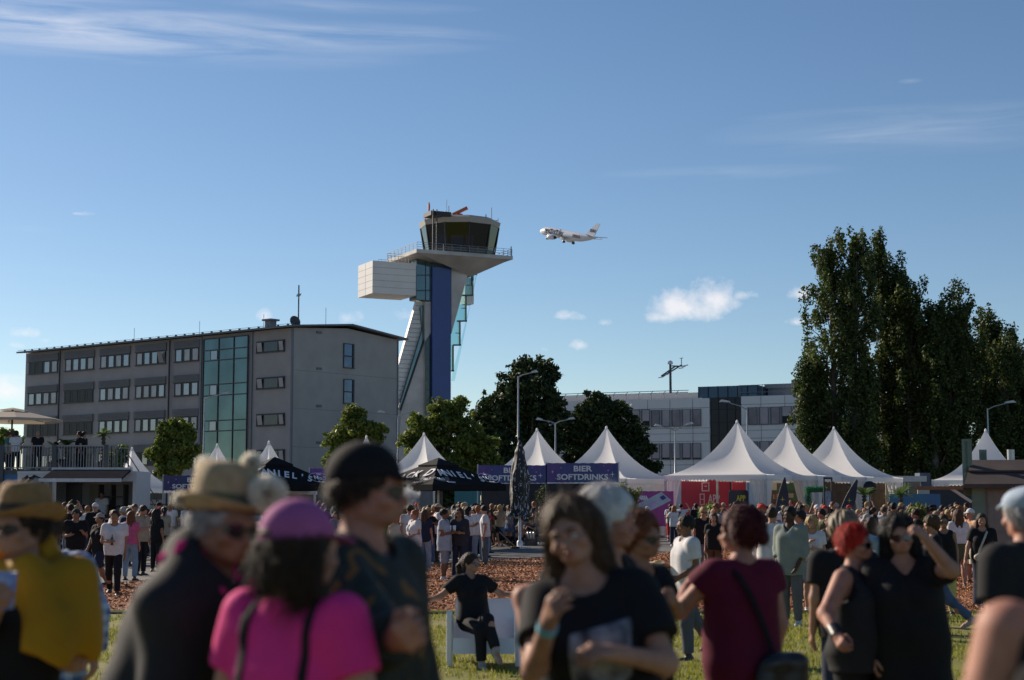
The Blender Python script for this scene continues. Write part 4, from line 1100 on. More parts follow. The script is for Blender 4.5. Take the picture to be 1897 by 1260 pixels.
rail_run(b, (xL,-.05,0), (xR,-.05,0), ZF, ZR, 52); rail_run(b, (xR,-.05,0), (xR,1.0,0), ZF, ZR, 4); rail_run(b, (xL,2.85,0), (xR,2.85,0), ZF, ZR, 40)
b.build('railing', [M('rail_grey', (.22,.23,.25), .45, .6)], t)
b = MB()
for i in range(14):
    b.box((xR+.05+i*.15,1.0,ZF-.22*(i+1)-.04),(xR+.25+i*.15,2.1,ZF-.22*(i+1)))
for yy in (.95,2.15):
    b.bar((xR,yy,ZF-.15),(xR+2.1,yy,.05), .06,.2); b.bar((xR,yy,ZR-.05),(xR+2.1,yy,1.05), .04)
    for i in range(5): x = xR+.2+i*.42; z = ZF-.15-(x-xR)/2.1*(ZF-.2); b.bar((x,yy,z),(x,yy,z+1.), .03)
b.build('stairs', [steel], t)
fz = thing('fence', 'low metal bar fence behind the queue beside the food truck', 'fence', (P(262,940,70).x, 70, 0))
b = MB(); rail_run(b, (0,0,0), (2.6,0,0), .1, 1.75, 22); b.build('bars', [steel], fz)
# beige parasol up there
BY = 70.
t = thing('beige_parasol', 'large beige parasol on the raised terrace', 'parasol', (P(20,860,BY).x, BY, ZF))
z1, z0 = zpix(756,BY)-ZF, zpix(777,BY)-ZF; b = MB(); hs = 2.2
vs = [(0,0,z1)]; n = 8; rr_ = []
for i in range(n): a = 2*pi*i/n+.39; rr_.append((hs*cos(a),hs*sin(a)))
k = .28
b.add([(x*k,y*k,z1-.16) for x,y in rr_]+[(x,y,z0) for x,y in rr_]+[(x*1.0,y*1.0,z0-.12) for x,y in rr_], [(i,(i+1)%n,n+(i+1)%n,n+i) for i in range(n)]+[(n+i,n+(i+1)%n,2*n+(i+1)%n,2*n+i) for i in range(n)], 0)
b.add([(0,0,z1+.02)]+[(x*.31,y*.31,z1-.10) for x,y in rr_], [(0,1+i,1+(i+1)%n) for i in range(n)], 0)
b.build('canopy', [M_translucent('beige_cloth', (.42,.36,.29), .25, .7)], t)
b = MB(); b.tube([(0,0,0),(0,0,z1)], .045, 8)
b.build('pole', [M('dark_pole', (.05,.05,.05), .5)], t)
b = MB()
for x, y in rr_: b.bar((0,0,z1-.35),(x*.97,y*.97,z0-.02), .03)
b.build('rib', [M('dark_pole')], t)
b = MB(); b.box((-.45,-.45,0),(.45,.45,.09)); b.build('base', [M('concrete_base')], t)
# tables on the terrace
for px in (60, 130, 175):
    tt = thing('bar_table', {60:'dark high table nearest the beige parasol on the terrace',130:'dark high table in the middle of the terrace',175:'dark high table by the terrace stairs'}[px], 'table', (P(px,860,68.6).x, 68.6, ZF))
    b = MB(); b.box((-.4,-.35,1.0),(.4,.35,1.05)); b.build('table_top', [M('dark_wood', (.06,.045,.035), .6)], tt)
    b = MB(); b.tube([(0,0,.03),(0,0,1.0)], .05, 8); b.lathe([(.3,0),(.28,.03),(.05,.05)], 12); b.build('stand', [steel], tt)
# ================================================================== food truck
FYT = 60.
t = thing('food_truck', 'white food trailer with an open serving hatch and a striped dark awning', 'food truck', (P(165,920,FYT).x, FYT, 0))
fx = lambda px: P(px,900,FYT).x-t.location.x
xl, xr_, z_t, z_b = fx(32), fx(253), zpix(878,FYT), .45
wt = M('truck_white', (.55,.55,.56), .4, var=.05); wi = M('truck_inside', (.32,.31,.29), .6, var=.1)
xs0, xs1 = fx(104), fx(246)
zs0, zs1 = 1.25, zpix(892,FYT)
b = MB(); d = 2.3
b.box((xl,0,z_b),(xs0,.06,z_t)); b.box((xs1,0,z_b),(xr_,.06,z_t)); b.box((xs0+.002,0,z_b),(xs1-.002,.06,zs0)); b.box((xs0+.002,0,zs1),(xs1-.002,.06,z_t))
b.box((xl,.062,z_b),(xl+.06,d,z_t)); b.box((xr_-.06,.062,z_b),(xr_,d,z_t)); b.box((xl+.062,d-.06,z_b),(xr_-.062,d,z_t)); b.box((xl,-.05,z_t+.002),(xr_,d+.05,z_t+.10)); b.box((xl+.062,.062,z_b),(xr_-.062,d-.062,z_b+.08))
b.build('body', [wt], t)
b = MB(); b.box((xs0+.1,1.6,z_b+.09),(xs1-.1,2.2,1.3),0)
for i in range(3): b.box((fx(165),1.5,1.35+i*.35),(fx(212),2.1,1.38+i*.35),1)
for px in (165,188,212): b.box((fx(px)-.03,1.48,1.0),(fx(px)+.03,2.12,zs1-.1),1)
b.box((fx(106),1.2,1.75),(fx(136),1.26,zs1-.05),1); b.box((fx(138),2.18,1.3),(fx(162),2.2,zs1-.1),2)
b.build('shelf', [wi, M('rack_black', (.02,.02,.02), .5), M('board_cream', (.38,.35,.28), .7)], t)
b = MB(); b.box((xs0-.05,-.40,zs0-.05),(xs1+.05,-.002,zs0),0); b.box((xs0+.3,-.03,.62),(xs1-.2,-.001,zs0-.06),1); b.build('counter', [M('steel_counter', (.4,.4,.4), .35,.7), M('counter_black', (.02,.02,.022), .5)], t)
lettering('LANGSSETT', .26, white_dim, t, frame((fx(182),-.045,.98),(1,0,0),(0,0,1)), .004, .008)
b = MB(); b.prism([(xs0-.15,-.03,zpix(875,FYT)),(fx(240),-.03,zpix(875,FYT)),(fx(240),-.35,zpix(884,FYT)),(xs0-.15,-.35,zpix(884,FYT))], (0,.03,0)) 
aw = MB(); za_, zb2 = zpix(874,FYT), zpix(889,FYT)
aw.add([(xs0-.1,-.05,za_+.1),(fx(243),-.05,za_+.1),(fx(243),-1.7,zb2),(xs0-.1,-1.7,zb2),(xs0-.1,-.05,za_+.02),(fx(243),-.05,za_+.02),(fx(243),-1.7,zb2-.08),(xs0-.1,-1.7,zb2-.08)], [(0,1,2,3),(7,6,5,4),(0,4,5,1),(1,5,6,2),(2,6,7,3),(3,7,4,0)], 0)
aw.box((xs0-.15,-1.76,zb2-.10),(fx(243)+.05,-1.70,zb2+.03), 1); aw.box((xs0-.15,-.13,za_+.02),(fx(243)+.05,-.005,za_+.16), 1)
fix(aw.build('awning', [M('awning_grey', (.03,.03,.034), .9, spec=.0), M('awning_rail', (.55,.55,.56), .4)], t))
b = MB(); b.prism([(fx(40),-.011,1.1),(fx(97),-.011,1.1),(fx(97),-.011,z_t-.15),(fx(40),-.011,z_t-.15)], (0,.008,0), 0)
def curvy(pts, w, mi, y=-.022):
    pts = [Vector((fx(px), y, zpix(py,FYT))) for px, py in pts]
    for p, q in zip(pts, pts[1:]): b.bar(p, q, .006, w, mi=mi, up=(0,0,1))
for k, (dx) in enumerate((0, 6, 12)): curvy([(36+dx,925),(37+dx,905),(43+dx,890),(52+dx,882)], .12, 1+(k % 2))
curvy([(62,881),(74,886),(80,897),(80,906),(84,908)], .07, 1); curvy([(88,880),(92,890),(93,905),(90,930)], .10, 1); curvy([(55,884),(60,896),(62,912)], .08, 2)
b.build('graphic', [M('truck_graphic_blue', (.20,.25,.33), .5, var=.2, scale=1.), M('graphic_black', (.02,.02,.03), .5), M('graphic_white', (.6,.6,.62), .5)], t)
for px in (75, 215):
    b = MB(); b.tube([(fx(px),.1,.36),(fx(px),.34,.36)], .36, 18, 0); b.tube([(fx(px),.08,.36),(fx(px),.099,.36)], .2, 14, 1); b.build('wheel', [M('tyre', (.02,.02,.02), .8), M('hub', (.4,.4,.4), .4, .6)], t)
b = MB()
for px, mi in ((114,0),(230,0)): b.bar((fx(px),.02,zs1+.1),(fx(px),-1.6,zb2-.05), .03)
b.build('awning_arm', [M('awning_rail')], t)
# ================================================================== kiosk on the right
KY = 38.5
t = thing('kiosk', 'pale timber kiosk with a dark brown roof, fold out counter flap and green shutters', 'kiosk', (P(1797,950,KY).x, KY, 0), radians(-16.5))
kx = lambda px: P(px,900,KY).x-t.location.x
zE, zTop = zpix(897,KY), zpix(851,KY); W = 4.2; D = 3.0
kw = M_stripe('kiosk_boards', (.20,.185,.165), 0, 2.4, .5, .7, 0, .1)
b = MB(); b.box((.05,0,0),(W,.08,zE)); b.box((.05,.082,0),(.13,D,1.05)); b.box((.05,D-.5,1.052),(.13,D,zE)); b.box((1.2,.5,1.1),(1.26,D-.2,zE-.02)); b.box((W-.08,.082,0),(W,D,zE)); b.box((.132,D-.08,0),(W-.082,D,zE)); b.build('wall', [kw], t)
b = MB(); b.box((.42,-.03,.1),(1.6,-.002,zE-.15)); ring(b, .46, 1.56, .14, zE-.19, .08, -.045); b.build('door', [M('kiosk_door', (.19,.175,.16), .6)], t)
b = MB(); b.box((.06,-.05,0),(.36,-.001,zE)); b.build('corner_board', [M('kiosk_green', (.13,.20,.16), .6)], t)
b = MB(); xA, xB = kx(1787), kx(1801)
b.prism([(xA,-.45,zE-.02),(xB+.02,.5,zTop),(xB+.02,D-.5,zTop),(xA,D+.45,zE-.02),(xA,D+.45,zE-.12),(xA,-.45,zE-.12)], (0,0,0.0001))
b = MB()
b.add([(xA,-.5,zE),(W+.6,-.5,zE),(W+.2,.75,zTop),(xB,.75,zTop),(xA,-.5,zE-.10),(W+.6,-.5,zE-.10),(xA,D+.5,zE),(W+.6,D+.5,zE),(W+.2,D-.75,zTop),(xB,D-.75,zTop),(xA,D+.5,zE-.10),(W+.6,D+.5,zE-.10)],
      [(0,1,2,3),(4,5,1,0),(7,6,9,8),(3,2,8,9),(0,3,9,6),(1,7,8,2),(4,0,6,10),(4,10,11,5),(10,6,7,11),(5,11,7,1)], 0)
for zf in (.5,): 
    y_ = -.5+1.25*zf; z_ = zE+(zTop-zE)*zf; xx_ = xA+(xB-xA)*zf
    b.bar((xx_,y_-.03,z_+.015),(W+.4,y_-.03,z_+.015), .05,.04, mi=0)
fix(b.build('roof', [M('kiosk_roof', (.060,.043,.040), .75, var=.2, scale=3., bump=.2, bscale=60)], t))
b = MB(); b.box((kx(1700),-.35,zpix(907,KY)),(xA-.03,1.4,zpix(901,KY))); b.build('counter_flap', [M('flap_wood', (.20,.11,.06), .7, var=.25, scale=2.)], t)
b = MB(); b.bar((kx(1762),-.30,zpix(904,KY)),(.04,-.04,zpix(930,KY)), .06); b.build('strut', [M('awning_rail')], t)
for k, (p0, p1, q0, q1, yy) in enumerate(((1784,1802,812,878,.45),(1815,1829,829,852,1.9))):
    b = MB(); x0, x1 = kx(p0), kx(p1); z1_, z0_ = zpix(q0,KY), zpix(q1,KY)-.03
    b.box((x0,yy,z0_),(x0+.05,yy+.05,z1_)); b.box((x1-.05,yy,z0_),(x1,yy+.05,z1_)); b.box((x0+.052,yy,z1_-.06),(x1-.052,yy+.05,z1_)); b.box((x0+.052,yy,z0_),(x1-.052,yy+.05,z0_+.06))
    for i in range(4): xx = x0+.06+(x1-x0-.12)*(i+.5)/4; b.box((xx-.025,yy+.01,z0_+.062),(xx+.025,yy+.04,z1_-.062))
    b.box((x0,yy-.03,z0_-.5),(x1,yy+.02,z0_-.002)) if k == 0 else None
    b.build('shutter', [M('kiosk_green')], t)
b = MB(); b.tube([(kx(1873),1.6,zTop-.1),(kx(1873),1.6,zpix(830,KY))], .09, 12); b.build('flue', [M('flue_steel', (.45,.45,.45), .35, .6)], t)
t = thing('site_cabin', 'small pale roofed glass cabin beneath the poplars', 'cabin', (P(1676,900,97).x, 97, 0))
z1 = zpix(882,97); b = MB(); b.box((-1.0,0,0),(1.0,2,z1-.35),0); b.box((-1.2,-.25,z1-.348),(1.3,2.2,z1),1)
for x in (-1.,-.2,.0,.2,.95): b.box((x-.04,-.06,0),(x+.04,-.002,z1-.36),1)
b.box((1.05,.4,0),(1.7,1.6,z1+.2),2); b.build('hut', [M('hut_glass', (.05,.06,.065), .1,.3), M('hut_frame', (.42,.43,.43), .5), M('hut_blue', (.06,.08,.12), .5)], t)
# ================================================================== fences, hoardings between the stands
panel('site_fence', 742, 800, 908, 955, 86, M('grey_fence', (.17,.17,.17), .7), 'grey fence panel behind the parasol with arched lettering', 'fence')
panel('site_fence', 842, 890, 908, 948, 85, M_stripe('teal_curtain', (.05,.19,.20), 0, 3., .6, .7), 'teal curtain fence behind the queue', 'fence')
panel('site_fence', 891, 922, 908, 945, 85.4, M('cream_fence', (.46,.42,.34), .7), 'cream coloured fence panel beside the teal curtain', 'fence')
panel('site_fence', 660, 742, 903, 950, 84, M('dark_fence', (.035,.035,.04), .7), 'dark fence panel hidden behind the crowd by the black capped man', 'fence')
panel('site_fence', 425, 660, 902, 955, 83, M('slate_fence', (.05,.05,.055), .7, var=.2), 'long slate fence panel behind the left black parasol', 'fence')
panel('banner_fence', 940, 1000, 955, 972, 78, ban_t, 'low teal printed banner fence behind the seated men', 'banner fence')
panel('banner_fence', 1648, 1742, 915, 948, 75, ban_t, 'teal printed banner fence by the palm near the kiosk', 'banner fence')
panel('site_fence', 1700, 1722, 905, 945, 80, M('cream_fence'), 'cream fence panel under the tent beside the kiosk', 'fence')
panel('site_fence', 1722, 1800, 905, 955, 82, M('dark_fence'), 'dark fence panel behind the kiosk counter flap', 'fence')
fr = thing('folding_table', 'white topped serving table under the left black parasol', 'table', (P(550,930,66).x, 66, 0))
b = MB(); z1 = zpix(910,66); b.box((-.85,0,z1-.14),(.75,.8,z1)); b.build('frame_top', [M('white_pole')], fr)
b = MB(); b.box((-.8,.1,.05),(.7,.7,z1-.142)); b.build('cabinet', [M('cabinet_grey', (.26,.26,.25), .6)], fr)
for x in (-.8,.75): b = MB(); b.box((x-.05,-.03,0),(x+.05,.03,z1+.03)); b.build('leg', [M('white_pole')], fr)
# beach flags, picture frame, cup sign
def beach_flag(px, Y, y0, y1, lean, label):
    t = thing('beach_flag', label, 'flag', (P(px,950,Y).x, Y, 0), 0, 'dark feather flags')
    zt = zpix(y0,Y); b = MB(); pts = []
    for i in range(14): u = i/13; pts.append((lean*u**2.2, 0, zt*u))
    b.tube(pts, .022, 6); b.build('pole', [M('dark_pole')], t)
    b = MB(); vs = []
    for i in range(14):
        u = .22+.78*i/13; x = lean*u**2.2; w_ = .55*min(1,(1-u)*3.2+.1)
        vs += [(x+.02,-.01,zt*u),(x+.02+w_*(1-.2*u),.05*sin(i),zt*u-.08)]
    b.add(vs, [(2*i,2*i+1,2*i+3,2*i+2) for i in range(13)], 0, True); b.build('cloth', [M('flag_navy', (.015,.017,.035), .6)], t)
    b = MB()
    for i, (u, mi) in enumerate(((.42,0),(.55,1),(.66,0))): x = lean*u**2.2+.12; star(b, x+.1, zt*u, .13, -.03, mi)
    b.build('flag_print', [M('yellow_print'), white_dim], t)
beach_flag(1432, 72, 884, 950, .55, 'dark feather flag leaning in front of the app tent pole')
beach_flag(1549, 74, 888, 955, 1.0, 'dark curved feather flag beside the picture frame')
t = thing('picture_frame', 'tall black standing photo frame near the green hedge letter', 'frame', (P(1534,920,74).x, 74, 0))
b = MB(); z1 = zpix(884,74)
for x in (-.18,.18): b.box((x-.035,-.04,0),(x+.035,.04,z1))
b.box((-.145,-.04,z1-.1),(.145,.04,z1-.002)); b.build('frame', [M('graphic_black')], t)
b = MB(); b.box((-.14,-.02,1.55),(.14,.02,2.35)); b.build('print', [M('frame_print', (.2,.23,.3), .5, var=.6, scale=5.)], t)
t = thing('round_sign', 'dark round sign hanging under the right white tent', 'sign', (P(1611,905,80).x, 80, 0))
b = MB(); z1 = zpix(903,80); b.lathe([(.01,-.05),(.32,-.05),(.32,.05),(.01,.05)], 20); 
b.v = [(x, z, z1+y) for x, y, z in b.v]; b.tube([(0,0,0),(0,0,z1-.3)], .03, 6); fix(b.build('disc', [M('sign_black', (.012,.012,.014), .6)], t))
t = thing('sandwich_board', 'small white framed notice board left of the app tent bush', 'sign', (P(1290,945,73).x, 73, 0))
z1 = zpix(939,73); b = MB(); ring(b, -.18, .18, z1-.5, z1, .03, -.02); b.bar((-.17,0,0),(-.17,0,z1-.5), .03); b.bar((.17,0,0),(.17,0,z1-.5), .03); b.build('frame', [M('white_pole')], t)
b = MB(); b.box((-.15,.0,z1-.47),(.15,.01,z1-.03)); b.build('print', [M('notice_blue', (.08,.12,.16), .4)], t)
# ================================================================== deck chairs, bench, cups, white lounge seat
wood = M('deck_wood', (.34,.20,.09), .6, var=.2)
def deck_chair(px, Y, rz, cloth, label):
    t = thing('deck_chair', label, 'deck chair', (P(px,1000,Y).x, Y, 0), rz, 'deck chairs on the paving')
    b = MB()
    for x in (-.29,.29): b.bar((x,-.55,.05),(x,.52,.95), .035,.05); b.bar((x*.93,.55,.03),(x*.93,-.38,.52), .035,.05)
    for y, z in ((-.55,.05),(.52,.95),(.55,.03)): b.bar((-.31,y,z),(.31,y,z), .035)
    b.build('frame', [wood], t)
    b = MB(); vs = []
    for i in range(13):
        u = i/12; y = -.50+1.0*u; z = .10+.82*u-.16*sin(pi*u)*(1-.35*u)
        vs += [(-.26,y,z),(.26,y,z),(-.26,y+.01,z-.012),(.26,y+.01,z-.012)]
    b.add(vs, [(4*i,4*i+1,4*i+5,4*i+4) for i in range(12)]+[(4*i+2,4*i+6,4*i+7,4*i+3) for i in range(12)], 0, True); b.build('sling', [cloth], t)
    return t
blackc = M('black_sling', (.02,.02,.024), .8); magc = M('magenta_sling', (.30,.03,.16), .8)
deck_chair(927, 63.5, radians(115), blackc, 'black cloth deck chair next to the folded parasol pole')
deck_chair(868, 62.5, radians(250), magc, 'magenta cloth deck chair behind the couple')
deck_chair(795, 60.5, radians(60), M('grey_sling', (.12,.12,.13), .8), 'dark grey deck chair behind the white shirted woman')
t = thing('bench', 'low dark bench under the two seated men', 'bench', (P(987,1000,68.5).x, 68.5, 0))
b = MB(); b.box((-.75,-.2,.40),(.75,.2,.45)); b.build('seat', [wood], t)
for x in (-.6,.6): b = MB(); b.box((x-.04,-.18,0),(x+.04,.18,.398)); b.build('leg', [steel], t)
beer = M('beer', (.50,.22,.03), .1, trans=.3, var=.05); cupm = M('clear_cup', (.65,.66,.66), .15, trans=.5, var=.02)
def cup(loc, label, h=.14, liquid=beer, fill=.6, wht=None):
    t = thing('cup', label, 'cup', loc)
    b = MB(); b.lathe([(.032,0),(.034,.004),(.043,h),(.040,h),(.031,.008)], 14, 0, (0,0,0), True, False); b.build('beaker', [wht or cupm], t)
    b = MB(); b.lathe([(.030,.008),(.030+.008*fill,h*fill)], 14); b.build('drink', [liquid], t)
    return t
for i, px in enumerate((978, 983.5, 989)):
    cup((P(px,1005,67.4).x, 67.4, .30), ['amber beer cup at the left of the three by the bench','amber beer cup in the middle of the three by the bench','amber beer cup at the right of the three by the bench'][i], .32)
t = thing('crate', 'low crate carrying three beer cups before the bench', 'crate', (P(983.5,1010,67.4).x, 67.4, 0))
b = MB(); b.box((-.28,-.2,0),(.28,.2,.29))
for z in (.07,.17): b.box((-.285,-.21,z),(.285,-.201,z+.05))
b.build('box', [M('crate_dark', (.04,.04,.045), .6)], t)
# white plastic lounge seat
CY = 18.9
t = thing('lounge_seat', 'white moulded plastic lounge seat on the lawn', 'seat', (P(897,1225,CY).x, CY, .01))
wpl = M('white_plastic', (.72,.72,.74), .35, var=.03)
for sg in (-1, 1):
    x = sg*.40; b = MB()
    pts = [(-.42,.0),(-.36,.0),(-.28,.24),(.28,.20),(.36,.0),(.44,.0),(.42,.45),(.34,.50),(-.30,.60),(-.44,.66),(-.47,.60),(-.45,.35)]
    b.prism([(x-.035,y,z) for y, z in pts], (.07,0,0)); o = fix(b.build('side_panel', [wpl], t))
    bv = o.modifiers.new('round', 'BEVEL'); bv.width = .02; bv.segments = 3; bv.limit_method = 'ANGLE'
b = MB(); b.prism([(-.36,-.44,.22),(-.36,-.40,.33),(-.36,.30,.24),(-.36,.33,.18),(-.36,-.38,.20)], (.72,0,0)); b.prism([(-.36,-.47,.16),(-.36,-.44,.34),(-.36,-.40,.33),(-.36,-.42,.16)], (.72,0,0)); fix(b.build('seat_pan', [wpl], t))
b = MB(); b.prism([(-.36,.22,.25),(-.36,.28,.22),(-.36,.50,.70),(-.36,.46,.74)], (.72,0,0)); fix(b.build('backrest', [wpl], t))
t = thing('lounge_seat', 'white printed seat back standing behind the lounge seat', 'seat', (P(985,1200,20.6).x, 20.6, .01), radians(15))
b = MB(); pts = []
for i in range(13): a = pi*i/12; pts.append((.22*cos(a)**1 if i else .22, 0, .62+.16*sin(a)))
b.prism([(.24,0,0),(.24,0,.60)]+[(.24*cos(pi*i/12),0,.60+.18*sin(pi*i/12)) for i in range(13)]+[(-.24,0,.60),(-.24,0,0)], (0,.09,0)); fix(b.build('shell', [wpl], t))
b = MB(); b.prism([(-.035,-.012,.36),(.035,-.012,.36),(.04,-.012,.5),(.015,-.012,.62),(.0,-.012,.70),(-.015,-.012,.62),(-.04,-.012,.5)], (0,.008,0))
for q in range(5): b.prism([(-.05,-.014,.38+q*.05),(.05,-.014,.38+q*.05),(.05,-.014,.395+q*.05),(-.05,-.014,.395+q*.05)], (0,.004,0))
fix(b.build('emblem', [M('graphic_black')], t))
# smoke puff
t = MB(); t.ball((0,0,0), (.62,.5,.42), 16, 10)
so = t.build('smoke', None or []); so.data.materials.clear(); so.location = P(748,920,52)
m_, nt_, bs = new_mat('smoke_vapour'); N, L = nt_.nodes, nt_.links; N.remove(bs)
pv = N.new('ShaderNodeVolumePrincipled'); pv.inputs['Color'].default_value = (.9,.9,.92,1)
tc = N.new('ShaderNodeTexCoord'); nz = N.new('ShaderNodeTexNoise'); nz.inputs['Scale'].default_value = 3.2; nz.inputs['Detail'].default_value = 5; L.new(tc.outputs['Object'], nz.inputs['Vector'])
ln = N.new('ShaderNodeVectorMath'); ln.operation = 'LENGTH'; L.new(tc.outputs['Object'], ln.inputs[0])
def mt(op, a, b_):
    n = N.new('ShaderNodeMath'); n.operation = op
    for i, v in enumerate((a, b_)):
        if hasattr(v, 'is_output'): L.new(v, n.inputs[i])
        else: n.inputs[i].default_value = v
    return n.outputs[0]
dn = mt('MULTIPLY', mt('MAXIMUM', mt('SUBTRACT', mt('SUBTRACT', nz.outputs[0], .25), mt('MULTIPLY', ln.outputs[1], .62)), 0.), 26.)
L.new(dn, pv.inputs['Density']); L.new(pv.outputs[0], N['Material Output'].inputs['Volume'])
so.data.materials.append(m_); tag(so, 'small puff of white smoke above the crowd', 'smoke', kind='stuff')
# ================================================================== trees
bark = M('bark', (.075,.06,.045), .9, var=.3, scale=6., bump=.4, bscale=12); bark_p = M('poplar_bark', (.12,.11,.09), .9, var=.35, scale=5.)
def leaf_cloud(centers, radii, per, size, rng, flat=.0, mats=3, aspect=.62):
    """many small leaf faces scattered through clumps"""
    V = []; MI = []
    for (c, r, n) in zip(centers, radii, per):
        if n <= 0: continue
        d = rng.normal(size=(n, 3)); d /= np.linalg.norm(d, axis=1)[:, None]
        rad = rng.random(n)**.45
        p = np.asarray(c)+d*rad[:, None]*np.asarray(r)
        nrm = d*.55+rng.normal(size=(n, 3))*.7+np.array([0, 0, .25]); nrm /= np.linalg.norm(nrm, axis=1)[:, None]
        a = np.cross(nrm, rng.normal(size=(n, 3))); a /= np.linalg.norm(a, axis=1)[:, None]
        b = np.cross(nrm, a)
        s = size*(.65+.7*rng.random(n))[:, None]
        a = a*s; b = b*s*aspect
        V.append(np.stack([p-a, p-b*.9-a*.1, p+a, p+b*.9-a*.1], 1))
        MI.append(np.minimum(mats-1, (rng.random(n)**1.35*mats).astype(int)))
    V = np.concatenate(V).reshape(-1, 3); MI = np.concatenate(MI)
    return V, np.arange(len(V)).reshape(-1, 4), MI
pop_l = leaf_mats('poplar_leaf', [(.036,.060,.011),(.060,.090,.016),(.105,.135,.03)], .34, .68)
dec_l = leaf_mats('broad_leaf', [(.075,.115,.016),(.115,.155,.022),(.18,.21,.035)], .40, .6)
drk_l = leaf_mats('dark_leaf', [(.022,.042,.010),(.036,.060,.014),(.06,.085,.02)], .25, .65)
def poplar(cols, Y, label, seed, n_leaf=42000):
    """cols: (px, half width px, top y, bottom y) upright leaders that make up one tree"""
    rng = np.random.default_rng(seed); base = P(cols[0][0], 900, Y)
    t = thing('poplar_tree', label, 'tree', (base.x, Y, 0), 0, 'tall poplars on the right'); n_leaf = int(n_leaf*.92)
    ppm = FPX/Y; tr = MB(); C, R, PR = [], [], []
    for px, hw, ty, by in cols:
        x0 = P(px, 800, Y).x-base.x; zt, zb = zpix(ty, Y)-1.9, zpix(by, Y); hw = hw/ppm*.88
        dy = rng.normal()*1.0
        tr.tube([(x0*.5,dy*.4,0),(x0*.8,dy*.7,zb+1.5),(x0*.95+rng.normal()*.2,dy,(zt+zb)*.5),(x0+rng.normal()*.3,dy,zt-1.2)], [.42,.34,.2,.04], 8)
        nl = int(26+(zt-zb)*2.2)
        for k in range(nl):
            u = (k+rng.random())/nl
            z = zb+(zt-zb)*u
            prof = min(1., .55+u*2.2)*(1-max(0,u-.55)**1.5*2.0)
            w_ = max(.16, hw*max(.12, prof))
            a = rng.random()*2*pi; rr = w_*(.35+.65*rng.random()**.6)*(.75+.5*abs(sin(z*1.3+px)))
            # each limb leans up and carries a spray of clumps
            cx, cy = x0+rr*cos(a)*.82, dy+rr*sin(a)*.82
            tr.tube([(x0*.97,dy,max(.8,z-1.6-.4*rr)),(x0+(cx-x0)*.6,dy+(cy-dy)*.6,z-.6),(cx,cy,z)], [.07,.045,.015], 5)
            for q in range(4):
                s = .5+.75*rng.random()
                C.append((cx+rng.normal()*.40, cy+rng.normal()*.40, z+rng.normal()*.7+q*.25))
                R.append((s*.48, s*.48, s*.95)); PR.append(s**2)
        # wispy top sprigs
        for k in range(9):
            C.append((x0+rng.normal()*hw*.22, dy+rng.normal()*.4, zt-.1-abs(rng.normal())*1.0)); R.append((.2,.2,.55)); PR.append(.16)
    PR = np.array(PR); PR = (PR/PR.sum()*n_leaf).astype(int)
    V, F, MI = leaf_cloud(C, R, PR, .135, rng)
    link_mesh('crown', np_mesh('crown', V, F, pop_l, MI), t)
    tr.build('trunk', [bark_p], t)
    return t
poplar([(1545,62,422,905),(1585,38,425,890),(1508,34,640,905)], 128, 'tallest dense poplar with twin tops at the left of the row', 1, 70000)
poplar([(1640,52,428,905),(1672,32,475,890)], 131, 'tall dark poplar leaning right beside the tallest one', 2, 52000)
poplar([(1706,50,505,905),(1740,48,548,900)], 127, 'thin pale topped poplar behind the small glass cabin', 3, 46000)
poplar([(1782,52,524,905),(1752,46,575,905)], 129, 'loose poplar with pale wind blown top', 4, 42000)
poplar([(1824,56,558,905),(1852,48,600,905)], 132, 'broad poplar right of the pale wind blown one', 5, 38000)
poplar([(1874,52,612,905),(1905,56,660,905)], 127, 'lowest poplar at the very right edge of the row', 6, 38000)
def broad_tree(px, Y, lobes, label, seed, mats, n_leaf=14000, leaf=.14, trunk_r=.16, name='broadleaf_tree', group='leafy trees behind the stands'):
    """lobes: (px, py, rx px, ry px)"""
    rng = np.random.default_rng(seed); base = P(px, 900, Y); ppm = FPX/Y
    t = thing(name, label, 'tree', (base.x, Y, 0), 0, group)
    tr = MB(); C, R, PR = [], [], []
    zl = min(zpix(l[1]+l[3], Y) for l in lobes)
    tr.tube([(0,0,0),(.03,0,max(.8,zl*.6)),(0,.1,max(1.4,zl+.6))], [trunk_r*1.25,trunk_r,trunk_r*.8], 8)
    for lx, ly, rx, ry in lobes:
        cx, cz = P(lx, ly, Y).x-base.x, zpix(ly, Y); rx, rz = rx/ppm, ry/ppm; cyy = rng.normal()*rx*.35
        tr.tube([(0,.05,max(1.2,zl*.9)),(cx*.5,cyy*.5,(zl+cz)*.5),(cx,cyy,cz+rz*.3)], [trunk_r*.7,trunk_r*.4,.02], 6)
        n = int(16+18*rx*rz/1.2)
        for k in range(n):
            d = rng.normal(size=3); d /= np.linalg.norm(d); rr = rng.random()**.35
            c = np.array((cx, cyy, cz))+d*rr*np.array((rx, rx*.9, rz))*.86
            s = (.28+.42*rng.random())*min(1.3, .6+rx*.35)
            if k % 4 == 0: c = np.array((cx, cyy, cz))+d*(1.0+.28*rng.random())*np.array((rx, rx*.9, rz)); s *= .55
            C.append(c); R.append((s, s, s*.7)); PR.append(s*s)
            if k % 2 == 0: tr.tube([(cx,cyy,cz-rz*.2),tuple((np.array((cx,cyy,cz))+c)/2+rng.normal(size=3)*.1),tuple(c)], [.05,.03,.01], 4)
    PR = np.array(PR); PR = (PR/PR.sum()*n_leaf).astype(int)
    V, F, MI = leaf_cloud(C, R, PR, leaf, rng)
    link_mesh('crown', np_mesh('crown', V, F, mats, MI), t); tr.build('trunk', [bark], t)
    return t
broad_tree(325, 103, [(325,797,26,20),(300,836,24,24),(338,832,26,28),(318,866,34,18),(348,812,12,18)], 'round small tree before the office facade near the food truck', 21, dec_l, 16000)
